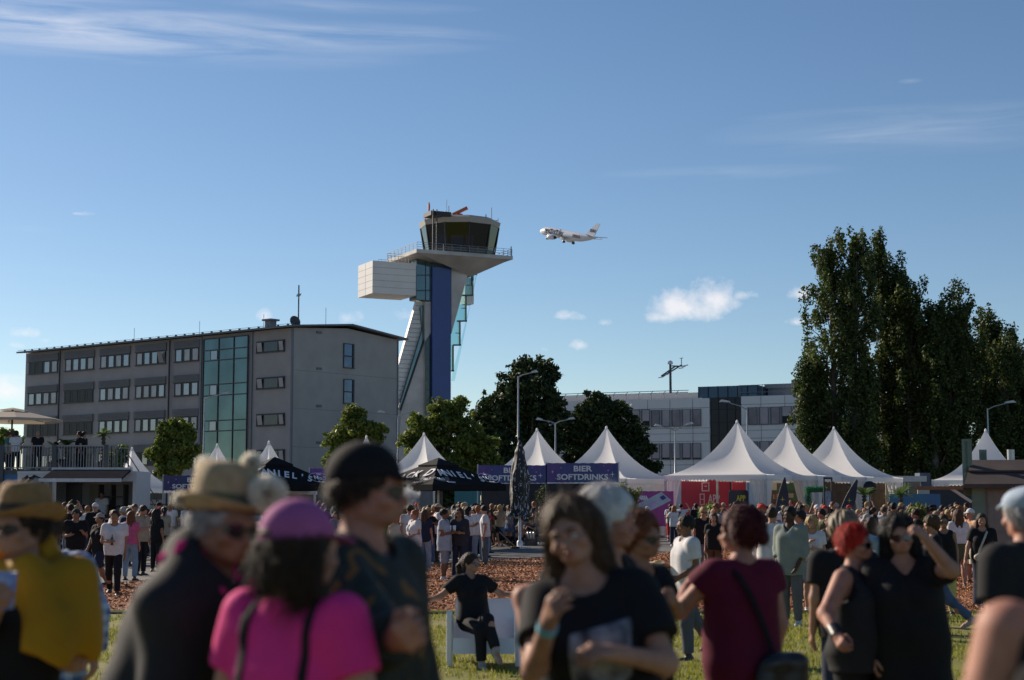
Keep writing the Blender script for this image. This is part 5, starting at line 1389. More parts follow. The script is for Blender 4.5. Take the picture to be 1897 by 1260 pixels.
broad_tree(657, 104, [(655,772,22,20),(682,795,30,16),(628,815,26,26),(660,810,34,22),(692,812,20,18),(620,852,24,24),(672,850,36,20),(650,872,40,16)], 'spreading light green tree in front of the office gable', 22, dec_l, 17000)
broad_tree(815, 106, [(822,758,26,20),(790,785,34,24),(845,785,34,26),(770,818,30,26),(815,825,40,32),(865,820,38,30),(900,830,28,28),(880,862,40,18),(790,860,34,20),(840,862,40,20),(850,750,14,14)], 'wide light green tree hiding the tower foot', 23, dec_l, 23000)
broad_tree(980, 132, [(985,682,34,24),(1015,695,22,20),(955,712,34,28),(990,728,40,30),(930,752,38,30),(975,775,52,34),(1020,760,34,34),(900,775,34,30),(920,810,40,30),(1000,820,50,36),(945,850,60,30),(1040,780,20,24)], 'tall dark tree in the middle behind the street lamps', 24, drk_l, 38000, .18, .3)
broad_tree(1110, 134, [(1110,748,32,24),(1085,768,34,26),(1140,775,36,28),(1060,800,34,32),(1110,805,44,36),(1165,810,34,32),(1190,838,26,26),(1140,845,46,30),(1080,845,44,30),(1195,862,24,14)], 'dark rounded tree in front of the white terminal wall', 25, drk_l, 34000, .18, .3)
broad_tree(12, 95, [(8,812,22,16),(30,820,18,12),(-10,830,20,16)], 'pale green tree top behind the terrace parasol', 26, dec_l, 6000)
broad_tree(205, 90, [(222,842,12,12),(214,855,10,10)], 'small green shrub tree behind the terrace stairs', 27, dec_l, 2500, .1, .07)
# a far hedge closes the gaps under the trees
def hedge(px0, px1, y_top, Y, label, seed, n_leaf, mats=drk_l):
    rng = np.random.default_rng(seed); a, c = P(px0,900,Y), P(px1,900,Y)
    t = thing('hedge', label, 'hedge', ((a.x+c.x)/2, Y, 0)); W = c.x-a.x; H = zpix(y_top, Y)
    C, R, PR = [], [], []
    for k in range(int(W*H*.9)+8):
        s = .5+.5*rng.random(); C.append(((rng.random()-.5)*W, rng.normal()*.5, .3+(H-.5)*rng.random()**.8)); R.append((s,s*.8,s*.7)); PR.append(s*s)
    PR = np.array(PR); PR = (PR/PR.sum()*n_leaf).astype(int)
    V, F, MI = leaf_cloud(C, R, PR, .17, rng); link_mesh('foliage', np_mesh('foliage', V, F, mats, MI), t)
    b = MB()
    for x in np.linspace(-W/2+.5, W/2-.5, max(3,int(W/2))): b.tube([(x,0,0),(x+.1,.1,H*.5),(x,0,H*.8)], [.08,.06,.02], 5)
    b.build('stem', [bark], t)
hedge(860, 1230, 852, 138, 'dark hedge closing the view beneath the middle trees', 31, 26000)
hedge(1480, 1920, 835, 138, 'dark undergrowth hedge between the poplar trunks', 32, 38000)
hedge(735, 870, 880, 118, 'low hedge at the foot of the control tower', 33, 9000)
# palms and pot plants
palm_l = leaf_mats('palm_leaf', [(.05,.11,.015),(.09,.16,.025),(.14,.20,.05)], .3, .45)
def palm(px, Y, z_crown, r, n, label, z0=0., droop=.6, pot=True, fan=False):
    t = thing('palm', label, 'palm', (P(px,880,Y).x, Y, z0)); rng = random.Random(int(px*7+Y))
    h = z_crown-z0; b = MB(); b.tube([(0,0,.2),(.03,0,h*.5),(0,0,h)], [.10,.09,.07], 8)
    for i in range(int(h*6)): b.lathe([(.10,0),(.125,.05),(.09,.09)], 8, 0, (0,0,.3+i*.16)) if .3+i*.16 < h-.05 else None
    b.build('trunk', [bark], t)
    for i in range(n):
        a = 2*pi*i/n+rng.uniform(-.2,.2); e = rng.uniform(.15,1.35); L = r*rng.uniform(.8,1.1); b = MB(); vs = []; fs = []
        pts = []
        for k in range(9):
            u = k/8; q = e-droop*u*1.5
            pts.append((L*u*cos(e*.7)*cos(a), L*u*cos(e*.7)*sin(a), h+L*(u*sin(e)-droop*.7*u*u)))
        b.tube(pts, [.016-.0014*k for k in range(9)], 4)
        side = Vector((-sin(a), cos(a), 0))
        for k in range(1, 9):
            p = Vector(pts[k]); d = (Vector(pts[k])-Vector(pts[k-1])).normalized()
            for sg in (-1, 1):
                for q in (0, .5):
                    p2 = p-d*(L/8*q); ln = r*.42*(1-abs(k/8-.45)*.9)
                    tip = p2+(side*sg*.8+d*.75).normalized()*ln+Vector((0,0,-.10*ln))
                    w_ = d*.022
                    b.add([p2-w_, p2+w_, tip], [(0,1,2)], 0)
        b.build('frond', [palm_l[i % 3]], t)
    if pot:
        b = MB(); b.lathe([(.22,0),(.30,.42),(.32,.45),(.28,.45),(.26,.38),(.01,.38)], 14); b.build('pot', [M('pot_dark', (.06,.05,.05), .6)], t)
palm(190, 70.5, zpix(806,70.5), .52, 16, 'tall thin palm on the terrace', ZF)
palm(122, 69.5, zpix(826,69.5), .62, 22, 'low bushy palm on the terrace left of the thin one', ZF)
palm(98, 71, zpix(826,71), .5, 16, 'smaller low palm on the terrace beside the standing men', ZF)
palm(1600, 76, zpix(918,76), .85, 16, 'palm under the right white tent in front of the brown wall')
palm(1668, 73, zpix(918,73), .85, 16, 'palm in front of the teal banner fence')
def bush(px, py, rx, ry, Y, label, seed, mats, leaf=.06, n=5200, upright=False, name='bush'):
    rng = np.random.default_rng(seed); t = thing(name, label, 'bush', (P(px,950,Y).x, Y, 0)); ppm = FPX/Y
    cz, rx, rz = zpix(py, Y), rx/ppm, ry/ppm; C, R, PR = [], [], []; b = MB()
    for k in range(46):
        d = rng.normal(size=3); d /= np.linalg.norm(d); c = np.array((0,0,cz))+d*rng.random()**.4*np.array((rx,rx*.8,rz))*.9
        s = .12+.16*rng.random(); C.append(c); R.append((s,s,s*1.2)); PR.append(s*s); b.tube([(rng.normal()*.06,rng.normal()*.06,.2),tuple(c*np.array((.5,.5,.6))),tuple(c)], [.018,.012,.004], 4)
    PR = np.array(PR); PR = (PR/PR.sum()*n).astype(int); V, F, MI = leaf_cloud(C, R, PR, leaf, rng, aspect=.34)
    link_mesh('foliage', np_mesh('foliage', V, F, mats, MI), t); b.build('stem', [bark], t)
    b = MB(); b.lathe([(.2,0),(.27,.4),(.29,.43),(.25,.43),(.01,.38)], 14); b.build('pot', [M('pot_dark')], t)
bush(1158, 918, 34, 26, 70, 'wide oleander bush in a pot in front of the site map', 41, dec_l, .07, 4200)
bush(1006, 917, 13, 13, 75, 'small clipped bush beside the folded parasol', 42, drk_l, .05, 3000)
bush(1318, 955, 22, 14, 60, 'bright green bush in front of the app tent', 43, leaf_mats('bright_leaf', [(.09,.19,.02),(.13,.24,.03),(.18,.28,.05)], .35), .06, 4200)
bush(1695, 965, 18, 22, 44, 'tall ornamental grass bush near the kiosk queue', 44, leaf_mats('reed_leaf', [(.10,.15,.03),(.15,.19,.05),(.20,.22,.08)], .35), .09, 3000)
# green hedge letter (artificial grass arch)
rng = np.random.default_rng(5); t = thing('hedge_arch', 'bright green artificial hedge arch next to the black photo frame', 'decoration', (P(1508,930,76).x, 76, 0)); C, R, PR = [], [], []
for z in np.arange(.2, 2.5, .12): C.append((-.28,0,z)); R.append((.19,.19,.14)); PR.append(1)
for x in np.arange(-.28, .55, .1): C.append((x,0,zpix(906,76))); R.append((.14,.19,.17)); PR.append(1)
V, F, MI = leaf_cloud(C, R, [240]*len(C), .035, rng, aspect=.3); link_mesh('foliage', np_mesh('foliage', V, F, leaf_mats('plastic_leaf', [(.01,.16,.05),(.015,.22,.07),(.03,.28,.10)], .2), MI), t)
b = MB(); b.bar((-.28,0,0),(-.28,0,2.4), .08); b.bar((-.28,0,2.35),(.5,0,2.35), .08); b.build('frame', [steel], t)
# ================================================================== people: bodies grown from distance fields
def rx(a): return np.array([[1,0,0],[0,cos(a),-sin(a)],[0,sin(a),cos(a)]])
def ry(a): return np.array([[cos(a),0,sin(a)],[0,1,0],[-sin(a),0,cos(a)]])
def rz_(a): return np.array([[cos(a),-sin(a),0],[sin(a),cos(a),0],[0,0,1]])
def nv(v): v = np.asarray(v, float); return v/max(1e-9, np.linalg.norm(v))
class Field:
    def __init__(s): s.groups = []
    def group(s, k=.03): s.groups.append((k, [])); return s
    def cone(s, a, b, ra, rb, k=.03, cut=None, sub=False): s.groups[-1][1].append(('c', np.asarray(a,float), np.asarray(b,float), ra, rb, k, cut, sub)); return s
    def ell(s, c, r, R=None, k=.03, sub=False): s.groups[-1][1].append(('e', np.asarray(c,float), np.asarray(r,float), R if R is not None else np.eye(3), 0, k, None, sub)); return s
def _bb(p, infl=0.):
    if p[0] == 'c': r = max(p[3], p[4]); return np.minimum(p[1],p[2])-r, np.maximum(p[1],p[2])+r
    ext = np.abs(p[3]) @ p[2]; return p[1]-ext, p[1]+ext
def _eval(p, X, Y, Z):
    if p[0] == 'c':
        a, b, ra, rb = p[1], p[2], p[3], p[4]; ba = b-a; L2 = float(ba@ba)+1e-12
        dx, dy, dz = X-a[0], Y-a[1], Z-a[2]
        t = np.clip((dx*ba[0]+dy*ba[1]+dz*ba[2])/L2, 0, 1)
        d = np.sqrt((dx-t*ba[0])**2+(dy-t*ba[1])**2+(dz-t*ba[2])**2)-(ra+(rb-ra)*t)
        if p[6] is not None:
            c, n = p[6]; d = np.maximum(d, (X-c[0])*n[0]+(Y-c[1])*n[1]+(Z-c[2])*n[2])
        return d
    c, r, R = p[1], p[2], p[3]; dx, dy, dz = X-c[0], Y-c[1], Z-c[2]
    q = [(R[0,i]*dx+R[1,i]*dy+R[2,i]*dz) for i in range(3)]
    k0 = np.sqrt((q[0]/r[0])**2+(q[1]/r[1])**2+(q[2]/r[2])**2); k1 = np.sqrt((q[0]/r[0]**2)**2+(q[1]/r[1]**2)**2+(q[2]/r[2]**2)**2)+1e-9
    return k0*(k0-1)/k1
def _smin(a, b, k):
    if k <= 1e-4: return np.minimum(a, b)
    h = np.clip(.5+.5*(b-a)/k, 0, 1); return b+(a-b)*h-k*h*(1-h)
def grow(F, h, clips=(), disp=None, subs=()):
    allp = [p for k, g in F.groups for p in g if not p[7]]
    lo = np.min([_bb(p)[0] for p in allp], 0)-.03-2*h; hi = np.max([_bb(p)[1] for p in allp], 0)+.03+2*h
    n = np.ceil((hi-lo)/h).astype(int)+1
    ax = [(lo[i]+h*np.arange(n[i])).astype(np.float32) for i in range(3)]
    D = np.full(n, 1., np.float32)
    def sl(b0, b1, pad):
        i0 = np.maximum(0, np.floor((b0-pad-lo)/h).astype(int)); i1 = np.minimum(n, np.ceil((b1+pad-lo)/h).astype(int)+1)
        return tuple(slice(a, b) for a, b in zip(i0, i1))
    def put(A, p, s, k, off):
        X = ax[0][s[0]][:,None,None]; Y = ax[1][s[1]][None,:,None]; Z = ax[2][s[2]][None,None,:]
        d = _eval(p, X, Y, Z).astype(np.float32); t = tuple(slice(q.start-o, q.stop-o) for q, o in zip(s, off))
        if p[7]: A[t] = -_smin(-A[t], d, k)
        else: A[t] = _smin(A[t], d, k)
    for kg, g in F.groups:
        b0 = np.min([_bb(p)[0] for p in g if not p[7]], 0); b1 = np.max([_bb(p)[1] for p in g if not p[7]], 0)
        S = sl(b0, b1, kg+.03+2*h); off = [q.start for q in S]
        A = np.full([q.stop-q.start for q in S], 1., np.float32)
        for p in g:
            c0, c1 = _bb(p); s = sl(c0, c1, p[5]+2.5*h+.01)
            s = tuple(slice(max(q.start, w.start), min(q.stop, w.stop)) for q, w in zip(s, S))
            if all(q.stop > q.start for q in s): put(A, p, s, p[5], off)
        D[S] = _smin(D[S], A, kg)
    for p in subs:
        c0, c1 = _bb(p); s = sl(c0, c1, p[5]+2.5*h)
        if all(q.stop > q.start for q in s): put(D, p, s, p[5], [0,0,0])
    for c, nn in clips:
        D = np.maximum(D, ((ax[0][:,None,None]-c[0])*nn[0]+(ax[1][None,:,None]-c[1])*nn[1]+(ax[2][None,None,:]-c[2])*nn[2]).astype(np.float32))
    if disp:
        I = np.nonzero(np.abs(D) < .06); D[I] += disp(ax[0][I[0]], ax[1][I[1]], ax[2][I[2]]).astype(np.float32)
    D[[0,-1]] = 1; D[:,[0,-1]] = 1; D[:,:,[0,-1]] = 1
    s = D < 0
    cnt = np.zeros(n-1, np.int8)
    for i in (0,1):
        for j in (0,1):
            for k in (0,1): cnt += s[i:n[0]-1+i, j:n[1]-1+j, k:n[2]-1+k]
    ci = np.nonzero((cnt > 0) & (cnt < 8)); m = len(ci[0])
    idx = np.full(n-1, -1, np.int32); idx[ci] = np.arange(m)
    v = {(i,j,k): D[ci[0]+i, ci[1]+j, ci[2]+k] for i in (0,1) for j in (0,1) for k in (0,1)}
    acc = np.zeros((m,3)); w = np.zeros(m)
    for c0 in v:
        for a in range(3):
            if c0[a]: continue
            c1 = list(c0); c1[a] = 1; c1 = tuple(c1)
            x = (v[c0] < 0) != (v[c1] < 0); t = np.where(x, v[c0]/np.where(x, v[c0]-v[c1], 1), 0)
            e = np.array(c0, float)[None].repeat(m, 0); e[:,a] = t
            acc += e*x[:,None]; w += x
    V = lo+h*(np.stack(ci, 1)+acc/w[:,None])
    quads = []
    for a in range(3):
        b, c = (a+1) % 3, (a+2) % 3
        sa = [slice(None)]*3; sb = [slice(None)]*3; sa[a] = slice(0, n[a]-1); sb[a] = slice(1, n[a])
        A, B = s[tuple(sa)], s[tuple(sb)]
        for flip in (0, 1):
            e = np.nonzero((A & ~B) if not flip else (~A & B)); e = [q.copy() for q in e]
            if not len(e[0]): continue
            def cell(db, dc): q = [x.copy() for x in e]; q[b] = q[b]-1+db; q[c] = q[c]-1+dc; return idx[q[0], q[1], q[2]]
            f = np.stack([cell(0,0), cell(1,0), cell(1,1), cell(0,1)], 1)
            quads.append(f[:, ::-1] if flip else f)
    Q = np.concatenate(quads); Q = Q[(Q >= 0).all(1)]
    return V, Q
def folds(amp, seed, sc=1.):
    r = np.random.default_rng(seed); ks = [(r.normal(size=3)*np.array([16,16,11])*sc, r.random()*6) for _ in range(5)]
    def f(x, y, z):
        d = 0
        for k, ph in ks: d = d+np.sin(k[0]*x+k[1]*y+k[2]*z+ph+.8*np.sin(z*9*sc+ph))
        return d*amp/2.4
    return f

class Fig:
    """a posed skeleton in local metres: faces -Y, its left is +X, feet on z = 0"""
    def __init__(s, H=1.75, female=False, fat=0., lean=(0,0), twist=0., head=(0,0,0), armL=None, armR=None, legL=None, legR=None, curlL=.35, curlR=.35, palmL=None, palmR=None, shrug=0., footL=None, footR=None, root=None, stance=.0):
        s.H, s.female, s.fat = H, female, fat; k = s.k = H/1.755
        s.shw = (.158 if female else .182)*(1+.12*fat); s.hw = .088 if not female else .092
        T = s.T = ry(lean[1]) @ rx(lean[0]); Tt = s.Tt = T @ rz_(twist)
        s.root = root
        legs = {}
        for sd, leg in ((1, legL), (-1, legR)):
            th, sh = leg or ((.03*sd+stance*sd, -.02, -1), (.01*sd, .05, -1)); legs[sd] = (nv(th)*.44, nv(sh)*.40)
        hz = max(-(t[2]+q[2]) for t, q in legs.values())+.085
        s.pel = np.array((0,0,hz)); s.leg = {}
        for sd in (1, -1):
            hip = s.pel+np.array((s.hw*sd, 0, -.03)); kn = hip+legs[sd][0]; an = kn+legs[sd][1]
            fd = (footL if sd == 1 else footR); fd = nv(fd if fd is not None else (.12*sd, -1, -.02 if an[2] < hz*.2 else -.5))
            s.leg[sd] = (hip, kn, an, fd)
        up = lambda v, M_=T: s.pel+M_ @ np.asarray(v, float)
        s.up = up
        s.nb = up((0,.012,.53)); s.hd0 = up((0,.0,.605)); s.arm = {}
        s.R = T @ rz_(head[0]) @ ry(head[2]) @ rx(head[1])
        for sd, arm in ((1, armL), (-1, armR)):
            sh = up((s.shw*sd, .005, .475+shrug), Tt)
            a = arm or ((.16*sd, .03, -1), (.06*sd, -.22, -1))
            if isinstance(a[0], str):
                e, w = s.loc(a[1]), s.loc(a[2]); u = nv(e-sh); el = sh+u*.285; f = nv(w-el)
            else: u = nv(a[0]); el = sh+u*.285; f = nv(a[1])
            wr = el+f*.245; hdn = nv(a[3]) if len(a) > 3 and not isinstance(a[3], str) else f
            pn = palmL if sd == 1 else palmR
            if pn is None: pn = (-sd, 0, 0)
            pn = np.asarray(pn, float); pn = pn-hdn*(pn@hdn); 
            if np.linalg.norm(pn) < .1: pn = np.array((0,-1.,0))-hdn*(-hdn[1])
            s.arm[sd] = (sh, el, wr, hdn, nv(pn), curlL if sd == 1 else curlR)
    def loc(s, w):
        """world point -> local units before scaling"""
        x, y, z, r = s.root; d = np.array((w[0]-x, w[1]-y, w[2]-z)); return (rz_(-r) @ d)/s.k
    def hp(s, v): return s.hd0+s.R @ np.asarray(v, float)
    def headm(s):
        m = Matrix.Identity(4)
        for i in range(3):
            for j in range(3): m[i][j] = s.R[i][j]*s.k
            m[i][3] = s.hd0[i]*s.k
        return m
    def torso(s, F, o=0., k=.05, loose=0.):
        f = s.fat; T = s.T; up = s.up; fm = s.female
        F.group(.03)
        pw, wd, cw = ((.165,.118,.12),(.118,.088,.15),(.138,.098,.165)) if fm else ((.158,.115,.12),(.142,.102,.15),(.165,.115,.17))
        g = 1+.42*f
        F.ell(up((0,.01,.0)), np.array(pw)*(g,g,1)+o, T, k); F.ell(up((0,-.01*f,.16)), np.array(wd)*(1+.6*f,1+.75*f,1)+o, T, k)
        F.ell(up((0,0,.335)), np.array(cw)*(1+.3*f,1+.4*f,1)+o, s.Tt, k)
        a, b = up((-s.shw*.72,.01,.455), s.Tt), up((s.shw*.72,.01,.455), s.Tt); F.cone(a, b, .062+o, .062+o, k)
        for sd in (-1, 1): F.cone(up((s.shw*.55*sd,.02,.475), s.Tt), s.nb+(s.hd0-s.nb)*.25, .045+o*.8, .048+o*.8, k)
        if fm:
            for sd in (-1, 1): F.ell(up((.072*sd,-.085-.02*f,.315), s.Tt), np.array((.062,.058,.062))*(1+.35*f)+o, s.Tt, .03)
        if f > .3: F.ell(up((0,-.075*f-.02,.11)), np.array((.15,.12,.14))*(.75+.35*f)+o, T, .06)
        return F
    def arms(s, F, o=0., upto=2., sides=(1,-1), k=.03, kg=.025):
        """upto: <=1 part of the upper arm, 1..2 part of the forearm"""
        for sd in sides:
            sh, el, wr, hd, pn, cu = s.arm[sd]; fm = .86 if s.female else 1.; fm *= 1+.4*s.fat
            F.group(kg)
            if upto <= 1:
                e = sh+(el-sh)*upto; F.cone(sh, sh+(el-sh)*min(1,upto+.12), .055*fm+o, (.055-.013*upto)*fm+o*1.15, k, cut=(e, nv(el-sh)))
            else:
                F.cone(sh, el, .055*fm+o, .042*fm+o, k); u = upto-1; e = el+(wr-el)*u
                F.cone(el, el+(wr-el)*min(1,u+.1), .043*fm+o, (.043-.015*u)*fm+o, k, cut=(e, nv(wr-el)) if u < 1 else None)
        return F
    def body(s, h, detail=2):
        F = Field(); s.torso(F); fm = .86 if s.female else 1.
        s.arms(F, upto=2.)
        # hands
        for sd in (1, -1):
            sh, el, wr, d, n, cu = s.arm[sd]; w = np.cross(d, n)*(-1 if sd == 1 else 1)
            F.group(.012); hs = .93 if s.female else 1.
            F.cone(el+(wr-el)*.8, wr+d*.02, .030*fm, .026*fm, .015)
            if detail < 2:
                F.ell(wr+d*.055, (.042,.018,.055), np.stack([w,n,d],1), .02); F.cone(wr+d*.09, wr+d*.09+nv(d*(1-cu*.7)+n*cu)*.07, .024, .018, .015); F.cone(wr+d*.03+w*.025, wr+d*.075+w*.055+n*.01, .014, .010, .01)
                continue
            for o, L in ((.031,(.040,.024,.019)),(.0105,(.044,.028,.020)),(-.0105,(.040,.026,.019)),(-.030,(.031,.019,.017))):
                kn = wr+(d*(.090-abs(o-.008)*.25)+w*o)*hs
                F.cone(wr+(d*.014+w*o*.55)*hs, kn, .0165*hs, .0125*hs, .014)
                p = kn; th = 0.; spread = o*.9
                for L_, dt, r0, r1 in zip(L, (75,95,60), (.0098,.0090,.0082), (.0090,.0082,.0072)):
                    th += radians(dt)*cu; dr = nv(d*cos(th)+n*sin(th)+w*spread); q = p+dr*L_*hs; F.cone(p, q, r0*hs, r1*hs, .004); p = q
            t0 = wr+(d*.022+w*.022+n*.004)*hs; t1 = t0+nv(d*.62+w*.72+n*(.2+.5*cu))*.046*hs; t2 = t1+nv(d*.85+w*(.35-.8*cu)+n*(.2+.6*cu))*.034*hs; t3 = t2+nv(d*.9+w*(.1-.8*cu)+n*(.2+.6*cu))*.024*hs
            F.cone(t0, t1, .0155*hs, .0125*hs, .012); F.cone(t1, t2, .0115*hs, .0100*hs, .004); F.cone(t2, t3, .0100*hs, .0078*hs, .004)
        # legs
        for sd in (1, -1):
            hip, kn, an, fd = s.leg[sd]; g = (1+.3*s.fat)
            F.group(.03); F.cone(hip, kn, .085*g, .056*g, .03); F.cone(kn, an, .056*g, .038, .03); F.ell(kn+(an-kn)*.33-nv(np.cross(np.cross(kn-hip,fd),an-kn)+1e-6)*0, (.056*g,.06*g,.11), None, .04)
            F.cone(an-np.array((0,0,.02))-fd*.03, an+fd*.10-np.array((0,0,.045)), .036, .030, .02); F.cone(an+fd*.10-np.array((0,0,.045)), an+fd*.155-np.array((0,0,.058)), .030, .022, .02)
        # neck and head
        F.group(.02); hp, R = s.hp, s.R
        nr = .047 if s.female else .056
        F.cone(s.nb-(s.hd0-s.nb)*.3, hp((0,.008,.055)), nr*1.06, nr*.98, .03)
        F.ell(hp((0,.008,.115)), (.074,.094,.088), R, .03); F.ell(hp((0,-.034,.058)), (.057,.062,.078), R, .03)
        F.ell(hp((0,-.062,.092)), (.056,.042,.05), R, .02)
        jw = .043 if s.female else .049
        for sd in (-1, 1): F.cone(hp((jw*sd,-.005,.032)), hp((.014*sd,-.078,.004)), .022, .017, .025)
        if detail >= 1:
            F.ell(hp((0,-.094,.097)), (.050,.012,.010), R, .015)
            for sd in (-1, 1):
                F.ell(hp((.031*sd,-.106,.076)), (.019,.016,.012), R, .012, sub=True)
                F.ell(hp((.030*sd,-.090,.075)), (.0135,.0115,.0105), R, .004)
                F.ell(hp((.047*sd,-.074,.050)), (.022,.022,.018), R, .02)
                F.ell(hp((.074*sd,.008,.066)), (.009,.019,.031), R @ rz_(-.35*sd), .008)
            F.cone(hp((0,-.098,.080)), hp((0,-.120,.047)), .0075, .0115, .010)
            for sd in (-1, 1): F.ell(hp((.011*sd,-.111,.044)), (.008,.010,.007), R, .006)
            F.ell(hp((0,-.098,.028)), (.026,.012,.016), R, .012)
            F.ell(hp((0,-.106,.0245)), (.021,.007,.0055), R, .004); F.ell(hp((0,-.104,.0145)), (.019,.008,.006), R, .004)
            F.ell(hp((0,-.112,.0195)), (.020,.006,.0014), R, .003, sub=True)
        V, Q = grow(F, h); return V*s.k, Q
    def shirt(s, h, kind='tee', o=.016, hem=-.06, sleeve=.62, seed=1, fold=.004, neck=.082, vneck=0., loose=.0, strap=False, openback=False):
        F = Field(); s.torso(F, o+loose*.3); up, T = s.up, s.T
        f = s.fat; bw = (.060 if s.female else .068)*(1+.5*f)
        F.group(.04)
        for sd in (-1, 1): F.cone(up((bw*sd,-.005-.02*f,.33)), up((bw*1.05*sd,.0-.02*f,hem)), (.098 if s.female else .112)*(1+.25*f)+o+loose*.4, (.098 if not s.female else .103)*(1+.35*f)+o+loose, .05)
        if sleeve: s.arms(F, o+.004+loose*.3, sleeve, kg=.03)
        subs = []
        nk = s.nb+(s.hd0-s.nb)*.45
        if neck: subs.append(('c', nk-T@np.array((0,.02,.02)), nk+(s.hd0-s.nb)*.9, neck, neck*1.5, .006, None, True))
        if vneck: subs.append(('c', nk-T@np.array((0,.06,.02)), up((0,-.14,.50-vneck)), neck*.75, .02, .006, None, True))
        if kind == 'tank':
            for sd in (-1, 1):
                sh, el = s.arm[sd][0], s.arm[sd][1]; q = up((s.shw*1.22*sd,0,.44), s.Tt); subs.append(('e', q, np.array((.062,.13,.12)), s.Tt, 0, .01, None, True))
        clips = [(up((0,0,hem)), -(T @ np.array((0,0,1.))))]
        V, Q = grow(F, h, clips, folds(fold, seed) if fold else None, subs); return V*s.k, Q
    def trousers(s, h, o=.014, leg=1.9, seed=2, fold=.004, flare=0., top=.09):
        F = Field(); f = s.fat; g = 1+.42*f
        F.group(.03); pw = (.168,.121,.125) if s.female else (.160,.117,.12)
        F.ell(s.up((0,.01,.0)), np.array(pw)*(g,g,1)+o, s.T, .05); F.ell(s.up((0,0,.10)), np.array((.135,.10,.1))*(g,g,1)+o, s.T, .05)
        for sd in (1, -1):
            hip, kn, an, fd = s.leg[sd]; g2 = 1+.3*f
            F.group(.03)
            if leg <= 1: F.cone(hip, kn, .088*g2+o, .072*g2+o+flare, .03, cut=(hip+(kn-hip)*leg, nv(kn-hip)))
            else:
                u = leg-1; F.cone(hip, kn, .086*g2+o, .060*g2+o, .03); F.cone(kn, kn+(an-kn)*min(1.02,u+.06), .060*g2+o, .046+o+flare, .03, cut=(kn+(an-kn)*u, nv(an-kn)))
        V, Q = grow(F, h, [(s.up((0,0,top)), s.T @ np.array((0,0,1.)))], folds(fold, seed, 1.3) if fold else None); return V*s.k, Q
    def skirt(s, h, hem=-.38, o=.015, flare=.05, seed=3, top=.12):
        F = Field(); F.group(.03); F.ell(s.up((0,.01,.0)), np.array((.168,.125,.14))*(1+.4*s.fat)+o, s.T, .05)
        for sd in (1, -1):
            hip, kn, an, fd = s.leg[sd]; e = hip+(kn-hip)*min(1.2,(-hem)/.42); F.cone(s.up((.06*sd,0,.02)), e*np.array((.85,.8,1)), .105+o, .105+flare+o, .05); F.cone(hip*np.array((.0,1,1)), e*np.array((0,.8,1)), .10+o, .11+flare+o, .05)
        V, Q = grow(F, h, [(s.pel+np.array((0,0,hem)), (0,0,-1)), (s.up((0,0,top)), s.T @ np.array((0,0,1.)))], folds(.005, seed)); return V*s.k, Q
    def shoe(s, sd, h):
        hip, kn, an, fd = s.leg[sd]; F = Field(); F.group(.01); dn = nv(np.array((0,0,-1.))-fd*(-fd[2])); a = an+dn*.03
        F.cone(an+dn*-.01, a, .046, .048, .02); F.cone(a-fd*.035+dn*.012, a+fd*.10+dn*.018, .042, .038, .02); F.cone(a+fd*.10+dn*.018, a+fd*.165+dn*.026, .038, .028, .02)
        V, Q = grow(F, h, [(a+dn*.056, dn)]); return V*s.k, Q
    def hair(s, h, style='short', seed=4, vol=0., face=.0, under=False, length=None, fuzz=0, flen=.05):
        up_ = s.T @ np.array((0,0,1.))
        F = Field(); hp, R = s.hp, s.R; F.group(.015)
        subs = []; clips = []
        o = .014+vol
        F.ell(hp((0,.012,.120)), np.array((.078,.097,.090))+o, R, .02)
        if style in ('short','bun','pony'): F.cone(hp((0,.05,.06)), hp((0,.055,.03)), .062+vol, .052, .02)
        subs.append(('e', hp((0,-.105-face,.062)), np.array((.066,.075,.088)), R, 0, .012, None, True))
        subs.append(('c', hp((-.2,-.10,-.02)), hp((.2,-.10,-.02)), .11, .11, .01, None, True)) if style not in ('long','bob','wild') else None
        if style in ('long','bob','wild'):
            L = length or (.16 if style == 'bob' else .36)
            dn = s.T @ np.array((0,0,-1.)) if style != 'bob' else R @ np.array((0,0,-1.))
            for sd in (-1, 1):
                a = hp((.070*sd,.012,.10)); b = a+dn*.13+R@np.array((.012*sd,.012,0)); c = b+dn*(L-.13)+R@np.array((.010*sd,-.01,0))
                F.cone(a, b, .036+vol, .040+vol, .02); F.cone(b, c, .040+vol, .022+vol*.5, .02)
                a2 = hp((.04*sd,.065,.10)); F.cone(a2, a2+dn*L*1.05+R@np.array((.01*sd,.01,0)), .055+vol, .035+vol*.5, .03)
        if style == 'bun': F.ell(hp((0,.06,.235)), (.05,.05,.045), R, .01)
        if style == 'backbun': F.ell(hp((0,.115,.065)), (.042,.036,.040), R, .01)
        if style == 'pony':
            F.cone(hp((0,.105,.14)), hp((0,.16,.05)), .028, .036, .01); F.cone(hp((0,.16,.05)), hp((0,.15,-.12)), .036, .014, .01)
        if under: clips.append((hp((0,0,.112)), R @ nv(np.array((0,.12,1.)))))
        if style == 'crop': clips.append((hp((0,.03,.052)), R @ nv(np.array((0,-.35,-1.)))))
        if style == 'crop': subs.append(('c', hp((0,.1,-.045)), hp((0,.2,-.045)), .07, .07, .01, None, True))
        r = np.random.default_rng(seed); c0 = s.hd0
        def strands(x, y, z):
            q = np.stack([x-c0[0], y-c0[1], z-c0[2]-.1], 1) @ R; a = np.arctan2(q[:,0], q[:,1])
            return (.0022+vol*.10)*np.sin(a*31+4*np.sin(q[:,2]*14+a*3)+seed)+(.0022+vol*.1)*np.sin(a*9+q[:,2]*20+seed*2)
        V, Q = grow(F, h, clips, strands, subs)
